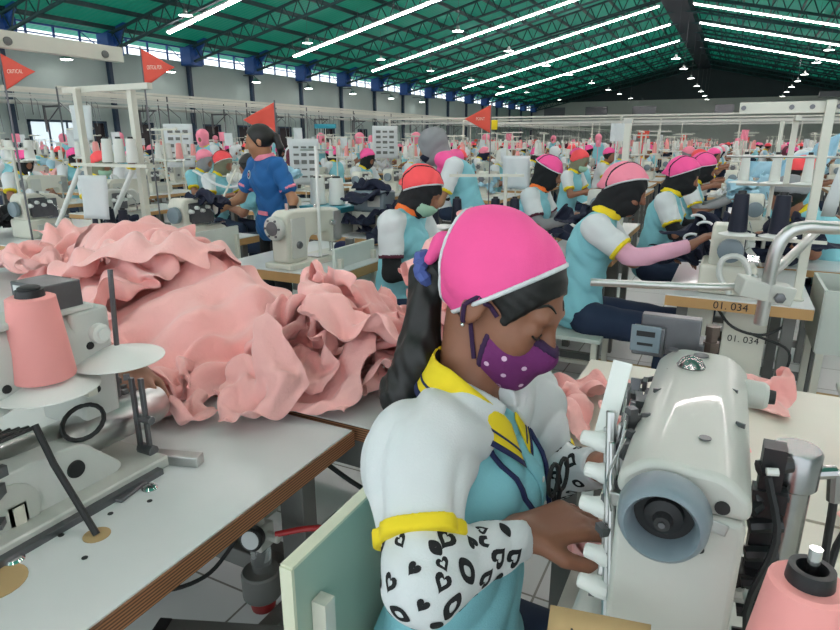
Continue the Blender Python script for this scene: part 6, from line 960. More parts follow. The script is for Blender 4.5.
(20,17,[47,-1,2,-3,-6,-5,-5,-2,-7,-1,-5,-6,-2,-6,-3,-7,-7,-6,-2,-1,-6,1,-3,6,2,-3,5,-1,1,-4,4,2,-5,3,-2,4,-2,2,-5,0,2,-1,-5,-3,4,3,-6,5,6,-2,-3,0,5,-4,1,-2,5,-4,2,-4,-1,6,-1,-5,-1,3,0,-4,6,3,-4,-2,0,2,-3,0,1,3,-2,-1,1,2,2,-3,-1,-1,2,-3,-1,4,-2,2,-4,0,-1,3,-1,1,0,1,2,1,0,-1,-2,-1,2,-2,-2,-1,1,0,0,1,-1,-1,2,-1,3,-3,0,0,-2,2,-2,2,-5,1,1,-1,-1,4,-1,0,1,0,-1,2,0,0,1,-6,-1,3,1,-3,-2,7,0,-5,5,-6,6,-3,4,-3,-1,1,0,1,2,-8,7,-4,1,-5,7,4,-7,1,0,3,-5,0,-1,2,-1,-1,-2,5,-3,2,-4,4,-4,5,8,-11,-2,1,1,-2,-1,3,0,0,-1,-3,0,3,-3,1,0,1,0,9,-12,0,1,0,0,-5,5,-1,1,-3,4,-3,4,-3,-2,-1,3,0,4,-10,5,-3,0,0,-2,3,0,0,-2,2,0,3,-2,0,-1,-1,0,-3,1,6,-6,1,0,0,0,2,-4,2,-2,3,-3,5,-4,5,1,-2,-2,0,0,-1,0,5,-2,-1,0,1,0,-2,3,-3,-3,3,6,-3,-1,2,-1,0,-2,-2,3,-3,6,-3,2,-3,1,-1,1,0,0,-6,10,0,-2,3,-1,0,0,-1,0,3,-5,4,-2,1,-1,0,0,0,5,-5,-7,10,3,-5,1,1,0,0,-5,2,3,1,0,1,-3,3,-3,2,-2,7,-9,-6,59,2,7,2,-3,2,5,-4,-3,4,4,-1,5,1,5,4,1,0,-4,-2,-4,4,-5,1,2,-5,-4,10,-1,-4,1,7,-8,2,2,-2,0,-1,4,0,-1,-3,-1,-3,5,-1,-1,-3,9,-2,-4,1,4,-3,-4,5,-3,1,-1,-1,-3,-3,2,-3,0,5,-2,-1,0,3,-1,-6,5,-2,-1,-2,7,-4,1,2,-5,0,0,2,-3,3,1,-2,-2,2,-2,0,-2,4,-3,-2,2,3,0,0,-6,1,-1,1,1,-1,-2,2,-1,0,0,-1,1,0,1,-1,-1,1,-1,4,-5,0,-1,1,0,-2,1,0,0,-1,3,2,-2,-1,3,-1,-3,-1,1,-1,-7,1,-1,0,0,0,1,0,0,1,0,0,-1,1,-1,1,-1,0,1,-1,-7,-1,3,-1,-1,-1,2,1,-1,0,1,0,-1,0,0,1,-1,2,0,-2,-6,3,-3,0,-1,1,2,-3,2,-1,0,0,0,0,1,-1,0,2,2,-4,-6,-2,0,2,-1,3,-2,1,-1,0,1,-2,1,1,-1,-1,1,2,-3,1,-6,-1,1,-1,3,-3,1,0,1,0,0,4,-4,-1,-1,1,1,-2,0,4,-5,-1,0,1,0,0,-1,1,-1,1,0,-2,2,-1,6,-4,-1,-2,0,0,-9,3,1,0,1,-2,0,3,0,-3,-1,1,-1,0,-1,4,-2,0,2,-2,-6,1,1,1,1,-1,-1,1,-3,-1,-1,1,1,-1,-1,3,1,0,-1,4,-6,-1,1,0,0,2,-3,-4,5,0,-2,0,3,2,-3,0,2,-2,1,-1,-12,6,-1,-2,-1,5,4,-8,0,4,4,-4,0,-1,3,-2,-1,5,-6,2,4,1,1,0,-3,0,1,1,-2,4,5,-3,2,3,1,-3,-1,3,-1,-4,-2,0,2,6,0,-6,3,2,1,-4,2,7,-5,-2,2,4,-3,-3,3,-1,3,0,-4,-2,8,1,-7,3,7,-1,-5,2,4,-4,0,1,2,-3,-2,3,5,-2,3,-7,3,7,-3,-4,3,3,-2,-7,5,0,-5,2,6,-2,-1,1,4,0,1,1,-3,4,1,-2,-3,2,-4,6,-6,2,-3,1,2,2,1,-5,3,2,-2,2,0,0,-1,-1,-1,0,0,-4,5,0,2,-4,1,1,-5,7,4,0,0,0,-1,-1,-2,1,1,-2,3,1,1,-2,2,1,-4,-6,0,4,1,2,-2,-2,3,-7,4,5,0,-1,0,2,-1,-1,0,3,-3,-3,3,0,2,-5,-2,6,-4,0,5,2,-3,1,2,3,-8,1,7,-1,-7,6,2,-8,1,-3,3,2,-6,3,5,-5,1,-2,6,-6,-3,7,0,-8,2,7,1,-5,-3,5,6,-11,4,2,-1,-2,0,6,-6,-5,6,0,-7,-1,9,2,-5,2,0,6,-3,-3,1,2,-4,4,-3,-2,-4,-2,6,2,-3,2,3,-6,-1,9,4,-3,-2,1,0,3,-1,-3,-1,-2,-1,6,1,-1,3,-1,-4,-3,2,1,-1,-3,-1,3,1,-3,3,-5,2,3,4,-1,1,-1,-4,5,-3,2,-5,0,1,-4,-2,2,-5,2,1,3,3,2,1,-3,-4,2,1,-4,0,3,3,-8,-3,2,-2,3,-3,-4,3,5,-3,0,3,-1,-7,-1,5,-1,-3,4,1,-1,-3,1,3,-1,2,-1,-2,-2,5,-9,-1,5,-1,-7,4,5,1,-6,5,0]),
(20,17,[75,1,5,1,6,5,8,3,5,1,8,4,0,4,5,5,6,7,-1,8,5,3,-7,4,1,-7,0,0,-2,7,-4,-1,4,2,-3,1,-1,-7,6,-1,5,-9,-1,6,-2,4,-4,1,1,1,-2,3,2,-4,1,-2,-2,4,-1,-4,1,-6,5,-1,-1,4,3,-3,0,-2,3,-1,0,1,-2,-1,3,-1,-2,3,3,-1,-1,-1,2,-1,-1,3,0,0,-1,0,-1,1,-1,2,-2,1,-2,0,-3,8,-1,-3,-3,3,0,2,-1,1,0,-2,1,-1,1,-2,1,0,-2,-4,1,5,-6,-1,3,-4,-1,1,3,-1,0,1,-3,3,3,-4,-4,6,2,-2,-9,9,3,-3,0,-2,1,-1,1,-1,1,0,1,-3,5,4,-4,-2,8,-5,0,-6,8,-2,-2,5,-4,0,-2,0,-1,4,0,0,-1,5,3,-9,1,9,-2,-4,2,6,-2,-2,3,-2,1,0,-1,-1,4,1,-4,1,4,-1,-8,4,-3,3,-3,0,2,-1,3,-3,2,-2,4,-3,2,0,-1,-5,3,2,-7,0,2,0,0,-1,1,-1,-3,4,0,-2,-1,2,-2,1,0,-1,-1,0,0,-1,1,1,1,3,-5,1,0,-1,-1,0,1,-1,-1,1,-4,3,3,-3,3,-2,1,-3,6,-2,0,0,-4,1,0,3,-1,0,-1,-1,2,3,-1,2,1,3,3,0,-3,-4,3,1,-3,4,-1,1,-3,4,-1,-1,5,0,-7,3,7,-1,-3,7,-6,-2,3,-1,7,-3,-1,0,4,-2,-3,1,3,-7,5,2,2,-7,7,-5,-8,5,2,1,2,-4,3,1,1,-7,3,0,-5,7,0,2,-2,9,-87,-4,1,-5,0,1,-3,-4,3,0,-1,2,-1,-3,-2,0,-1,4,-6,0,6,0,-3,4,1,-4,-1,5,-1,-3,1,1,-1,-1,1,1,2,-9,5,2,3,3,-1,1,-2,0,3,1,-3,1,1,-2,0,0,2,0,-5,2,3,-1,4,-1,1,1,-1,3,-2,1,-1,1,0,-1,-1,1,1,-1,1,2,0,-2,7,0,0,-2,1,-3,4,-3,1,-2,1,0,1,1,1,0,0,0,1,0,3,5,-2,0,1,-1,-4,2,2,-2,-1,3,0,1,-1,1,0,0,-3,-3,7,-2,1,0,1,1,-3,-1,2,1,-2,0,4,-2,-3,2,0,1,-1,0,6,-1,3,-1,-2,4,0,-3,-1,5,-2,-2,-1,3,-1,-4,4,-1,0,4,9,-3,0,0,0,-1,6,-3,-2,0,4,-3,-1,1,-1,0,0,1,-1,0,4,-2,3,1,-1,2,-2,3,-2,-1,0,1,-1,-1,3,-1,-1,1,1,0,10,-3,-4,2,1,-3,1,1,2,1,-3,1,0,0,1,1,-1,-1,0,0,1,6,-1,0,1,-2,2,-1,0,-2,3,0,0,0,0,-1,0,1,-1,0,4,1,1,-2,2,1,-1,1,0,0,0,-1,0,0,-4,3,2,-1,1,-1,4,3,-1,1,-1,1,-1,0,0,1,0,0,-1,0,1,1,-1,-3,0,-4,9,-4,2,-1,1,-1,-1,2,-1,0,-3,2,1,-3,4,1,-4,1,-3,1,2,4,0,2,-3,-1,3,0,-1,-1,3,-1,-2,3,1,-6,3,-1,0,3,10,-3,-2,-1,1,2,2,-3,1,1,1,-4,2,-1,-6,5,1,-2,2,-3,13,-6,4,3,-1,3,0,3,-5,-6,-1,2,-5,-1,1,0,-2,0,1,-1,-3,6,-2,1,-2,1,4,-8,1,5,0,-6,1,4,0,-3,2,6,-2,-4,2,2,-1,-5,6,1,-8,-3,3,4,-3,-1,5,5,-6,-1,7,-3,-6,2,6,-2,1,0,0,-7,3,0,4,-3,-2,1,7,-3,-2,2,-1,-6,-1,2,2,0,0,0,-2,7,-3,1,-1,2,0,1,-2,-1,-3,-2,-1,0,0,3,3,-2,1,2,-2,-2,4,3,-4,3,3,-5,-5,1,1,-3,-1,4,3,-2,-3,4,0,2,-3,1,0,4,-1,-6,7,-1,-4,-6,9,0,-4,2,1,-5,5,-5,1,-2,5,-8,7,-1,0,1,-7,8,-5,0,3,4,-6,-3,6,-1,-3,8,-6,5,-1,2,-9,6,2,-7,2,3,4,-5,1,5,-1,-6,-1,4,5,-6,5,-5,6,-1,-3,-3,3,4,-5,1,8,0,-7,-3,5,-4,-5,6,3,-1,2,-1,-1,6,0,-7,1,0,5,-4,1,3,-7,-2,0,2,1,-5,-7,10,-5,2,-1,4,-1,1,-4,8,-5,0,-4,1,0,-1,1,2,-2,-1,2,-4,-1,-1,2,1,0,-1,4,-1,-1,-3,-1,0,0,4,0,1,-2,5,2,-2,-1,-1,3,-6,0,2,4,-7,0,4,-2,-3,4,0,3,-3,3,-4,2,-1,-1,6,-5,-8,2,6,-6,-4,4,2,-1,-1,9,-2,-7,1,5,-1,1,-2,7,1,-9,-3,6,-1,-7,3,6,-4,-3,6,-5,-2,0,6,0,0,-2,2,3,-7,0,10,-1,-8,2,5,-5,-3,4,-5,0,-1,5,2,-3,2]),
(20,17,[20,-5,-3,-5,2,-1,2,1,-2,-2,5,-4,-1,2,-1,0,-2,4,-4,6,1,4,-1,1,0,2,0,-1,-2,3,-3,3,0,-2,-2,0,3,-2,3,-2,5,-2,2,3,-2,1,-1,0,0,1,-1,-1,-1,0,2,0,-1,0,3,-4,-3,7,1,-1,0,0,0,0,3,0,-2,-1,2,0,0,-1,3,-2,-1,0,9,-2,-2,0,2,-2,-1,0,2,-3,-1,3,1,-2,-1,3,-1,1,-1,0,9,-4,1,2,-1,-2,-1,1,-1,-2,0,5,-2,-1,2,2,-2,0,-1,0,6,0,0,3,-2,-2,1,0,-2,0,4,-1,-2,1,3,-2,-1,-2,2,1,5,0,2,-1,-1,1,1,1,-4,2,2,-1,-1,1,-1,-2,0,0,3,-1,5,-1,1,0,0,0,-1,-1,4,0,-1,1,0,-2,0,1,-3,1,0,0,6,0,-1,-4,2,1,1,-3,4,1,-3,0,1,-2,0,2,2,-2,0,2,4,3,-3,1,0,1,-2,3,-2,0,-1,-6,5,2,-1,1,3,0,-3,0,7,-2,3,-2,-1,1,0,0,0,1,-1,2,-3,3,-2,-2,4,1,-3,0,7,-1,-3,3,0,0,2,-5,2,1,2,-3,1,1,2,-4,-2,4,0,-4,4,4,-2,-1,1,-1,0,3,-2,-1,2,1,-2,0,1,-1,-3,-1,4,0,4,0,4,-1,-1,0,-4,1,2,1,0,3,-4,0,-1,2,-1,-1,0,2,5,1,0,0,0,1,-1,-2,0,0,0,1,-3,-4,3,2,3,0,0,0,-2,5,-1,1,3,0,1,-1,2,-2,-8,-3,6,3,-4,3,-1,2,4,-3,-32,-1,4,-8,-5,-8,0,-1,-6,-2,1,-2,-7,-3,-1,-4,-8,-3,-4,-4,-2,6,-8,6,-2,2,1,-1,1,-1,-2,0,0,2,-6,2,0,4,0,-2,5,-4,-5,-2,1,6,3,-4,1,1,1,-5,2,-6,5,-3,4,-1,0,-1,-4,-4,5,-3,3,5,-6,-1,1,4,-5,0,2,2,-1,1,3,0,-2,3,-2,-3,2,-1,8,-7,-4,5,1,-4,-4,7,0,4,-1,3,1,-6,1,0,-2,3,-4,8,-2,-5,-1,0,-1,-5,5,3,0,-3,2,6,-3,-1,0,-4,-1,-2,2,6,-5,-3,3,-3,-1,-1,4,0,-2,0,5,-1,-5,3,-2,4,-6,2,2,1,-2,2,-1,0,-1,3,1,-2,0,1,3,-7,-1,1,6,-1,-2,-1,0,-2,1,2,1,1,1,1,-2,-1,-1,-1,-2,2,0,-1,4,0,-4,7,-1,-6,1,0,1,1,4,-3,-1,-2,0,-3,-2,5,3,-1,0,3,1,-5,6,-2,-1,3,-4,2,1,2,-4,-3,6,-2,-7,5,5,-1,-4,-2,-1,5,-6,-1,2,3,0,-4,-2,5,-1,0,-2,6,-2,-7,8,2,-6,3,-1,0,7,-3,-5,2,5,-2,-2,-2,3,2,-2,-1,5,-7,-5,8,-1,-5,4,-6,-3,6,0,-6,8,1,-2,-2,2,-1,-1,3,-4,3,-8,0,6,-1,1,4,-5,-2,2,-2,-2,9,-3,0,-3,1,1,-1,2,-4,-2,-2,8,0,-2,3,-1,-1,-2,0,0,5,2,-1,-2,-1,0,-2,0,1,-1,0,3,2,-2,-1,2,0,-2,1,2,-3,3,-1,3,-1,-4,0,2,2,4,2,-6,0,26,1,3,-2,-4,-1,-5,-6,2,3,-3,-3,0,-4,-2,1,1,-2,-3,0,3,-1,0,-4,1,0,-1,2,3,0,-5,2,0,-1,-2,4,2,-3,1,0,3,1,-5,3,2,-4,-2,4,1,-9,1,4,-3,2,5,4,-3,-3,-1,3,4,-7,2,7,-1,-5,5,2,-9,-2,7,0,-2,0,7,-3,-8,3,3,0,-6,2,8,-3,-3,5,5,-3,-7,7,2,-5,-1,8,0,-13,-1,5,-1,-6,-4,7,-2,-5,0,8,1,-6,4,3,-2,-5,5,3,-11,-3,7,-3,1,4,2,3,-6,-2,3,-2,-2,1,8,0,-5,1,4,-7,-5,6,1,2,-3,1,5,1,-4,-1,2,-3,-3,3,0,1,-2,1,0,-3,5,0,2,1,-4,-1,1,1,2,-1,-2,1,-2,-5,2,2,1,0,0,1,0,1,4,-1,0,-1,-1,0,5,1,-1,1,1,0,-7,1,2,1,-3,4,-1,1,-4,3,0,-4,3,-9,5,6,-4,1,4,2,-5,-4,8,1,-4,-1,1,-1,-4,1,3,-1,3,-5,-6,9,2,-6,1,9,-1,-6,2,6,-4,-4,3,0,-3,-3,6,-1,3,1,-7,-4,8,0,-4,-1,12,-5,-7,3,5,-8,4,4,0,-4,0,8,-1,7,-3,-8,3,3,-5,-2,3,7,-6,-2,4,2,-8,7,5,-1,-3,-1,-3,5,4,-4,-3,1,5,-1,-9,5,1,-5,2,7,-1,-4,4,1,-2,-5,-4,1,4,1,-2,2,-1,0,1,-4,6,0,2,1,1,-5,-1,-1,1,0,0,-6,-1,3,4,0,0,-1,0,2,2,2,0,-3,2,0,-6,4,-2,4]),
(20,17,[19,3,3,2,5,8,4,2,4,5,10,5,7,4,8,3,5,4,7,0,1,-4,0,4,-1,-2,2,4,-2,-2,-2,-1,1,0,-3,2,0,0,-3,2,-5,3,4,0,-1,-2,1,0,0,-1,-1,0,-1,0,0,0,-1,0,1,2,-2,-1,2,-1,1,1,0,-3,2,0,-1,2,-2,0,0,0,-1,2,0,4,-4,6,-2,-1,-1,3,-3,0,-2,5,-2,0,-1,0,0,1,2,-1,-2,1,4,-2,-4,0,2,-1,-1,1,2,-1,0,-2,1,0,1,-2,2,-3,3,-6,1,-2,2,-1,2,-4,2,0,2,-3,-1,2,-2,1,-1,2,-3,3,-1,4,-3,4,-1,3,-4,3,-2,1,-2,-1,2,0,-1,2,-2,0,1,-2,1,-1,1,-2,1,-1,0,0,2,-2,-2,2,0,-2,3,-2,1,-2,0,1,0,-3,1,-1,-2,0,0,1,0,-1,0,-2,0,1,0,-1,0,1,0,0,-2,2,-1,0,1,-3,3,-2,-3,4,-1,-1,-1,1,-1,0,2,-5,3,-1,2,-3,0,-1,1,0,-2,0,5,-6,3,0,-2,-1,-2,2,-3,4,-5,4,-3,2,-2,1,0,3,-3,-1,0,3,-3,2,0,-3,-1,-2,4,0,-2,-1,1,2,-3,2,-1,-1,3,-2,-4,4,1,-3,3,4,-2,-4,-1,1,0,-2,1,-5,-4,-1,4,-1,1,2,-3,-3,3,3,-2,0,7,-6,-5,3,3,-4,-2,6,-3,-4,1,4,-1,2,4,-2,-1,0,-2,-1,2,7,-10,-2,2,3,-3,0,-5,3,-3,3,1,-2,3,2,0,2,-2,-6,0,2,1,-6,2,2,-1,-1,-64,-8,-1,-2,-2,-1,3,5,-1,1,2,1,5,3,0,2,6,4,4,6,4,0,0,3,-1,-1,0,-3,3,-1,1,-2,1,-1,2,1,-2,-1,1,-1,-3,6,3,1,0,0,0,0,-1,0,-2,2,-1,0,1,0,-1,0,-1,-4,3,-1,3,-1,0,3,0,-1,1,-1,0,3,-4,1,0,0,0,2,-2,2,2,3,-2,-1,3,1,0,0,-3,4,0,-1,2,-1,-1,0,1,-2,1,0,7,1,-3,-1,2,1,-3,0,3,-1,1,-2,0,1,2,-2,-1,0,1,-3,7,0,-1,1,1,-2,1,-1,2,-1,-1,3,-2,0,-1,1,-1,3,-3,2,7,-1,1,2,-2,0,-1,1,-2,1,1,-2,1,3,-2,-1,4,-3,-1,-1,6,0,1,0,-1,0,1,-1,0,1,-1,0,3,-3,0,1,0,-1,-1,1,7,-2,1,0,1,-1,1,0,-1,-1,1,0,0,-1,-1,0,-1,0,0,-1,6,0,-2,2,-1,0,0,1,1,-1,-1,0,-2,1,2,-2,-5,2,3,1,7,1,-2,-2,2,0,-2,2,0,0,0,-1,-3,2,-2,1,1,-1,1,-3,6,2,0,-3,0,2,-1,-2,2,1,0,-2,0,-3,5,-1,-3,1,0,0,7,-1,2,0,-2,0,2,-1,-2,2,-1,1,0,-1,-1,4,-1,-5,3,0,4,1,1,1,0,-2,2,0,-1,-4,0,4,1,0,-2,0,4,-2,-5,4,5,1,-1,2,-1,1,-3,1,1,0,-1,-1,2,0,-1,-3,3,1,-3,-1,3,3,1,-3,-1,3,0,-1,1,1,-1,-1,-2,2,2,-1,-5,3,0,-2,12,0,5,6,3,0,7,4,1,-2,6,1,-3,-1,1,5,-1,-4,-3,-2,1,3,-2,-4,2,5,-5,-4,5,5,-8,1,6,2,-3,-4,6,1,-4,2,3,3,-4,-3,1,1,-3,-2,3,3,2,-2,2,1,-4,1,2,-1,1,0,10,-3,-3,1,1,-5,-3,5,0,-2,0,2,2,-9,2,2,-2,0,4,-5,7,-3,1,5,-4,-4,1,6,-4,-6,3,4,-10,-2,4,0,-6,0,7,4,3,-4,7,3,-7,-1,10,-4,-11,3,3,-7,-5,8,3,-5,-5,8,-2,-1,-8,6,7,-8,0,7,1,-9,1,2,-1,-3,3,7,-4,-4,4,1,-4,-4,0,3,-5,-3,2,4,-6,-4,5,5,-6,0,10,-1,-3,2,3,-2,-7,2,4,1,-6,-4,4,-1,-3,0,5,-1,1,2,2,-2,-3,0,3,-4,0,2,5,1,-3,-2,-1,-1,-1,1,2,2,-1,0,-1,-3,-2,0,0,-1,2,-2,1,1,5,-2,-2,1,-1,1,-2,1,-1,-5,-3,1,2,-1,-4,3,0,4,0,-3,6,6,-6,-2,7,-1,-9,-2,5,-4,-6,3,5,-1,2,-4,3,-5,-1,-2,-1,10,-1,-6,1,8,-6,-10,3,7,-6,-1,6,0,-6,4,1,0,-1,0,-6,4,8,-6,-3,2,7,-8,-5,11,3,-7,0,6,-4,-6,5,2,3,0,-3,-7,7,4,-10,1,8,4,-6,0,5,-1,-8,1,7,-4,-6,2,0,2,2,-6,-1,5,1,-7,3,7,-2,-8,4,0,0,-5,2,2,-3,-1,-2,0,3,5,-7,-2,8,-3,-3,3,-1,-2,-4,5,-1,1,-6,4,0,-2]),
]
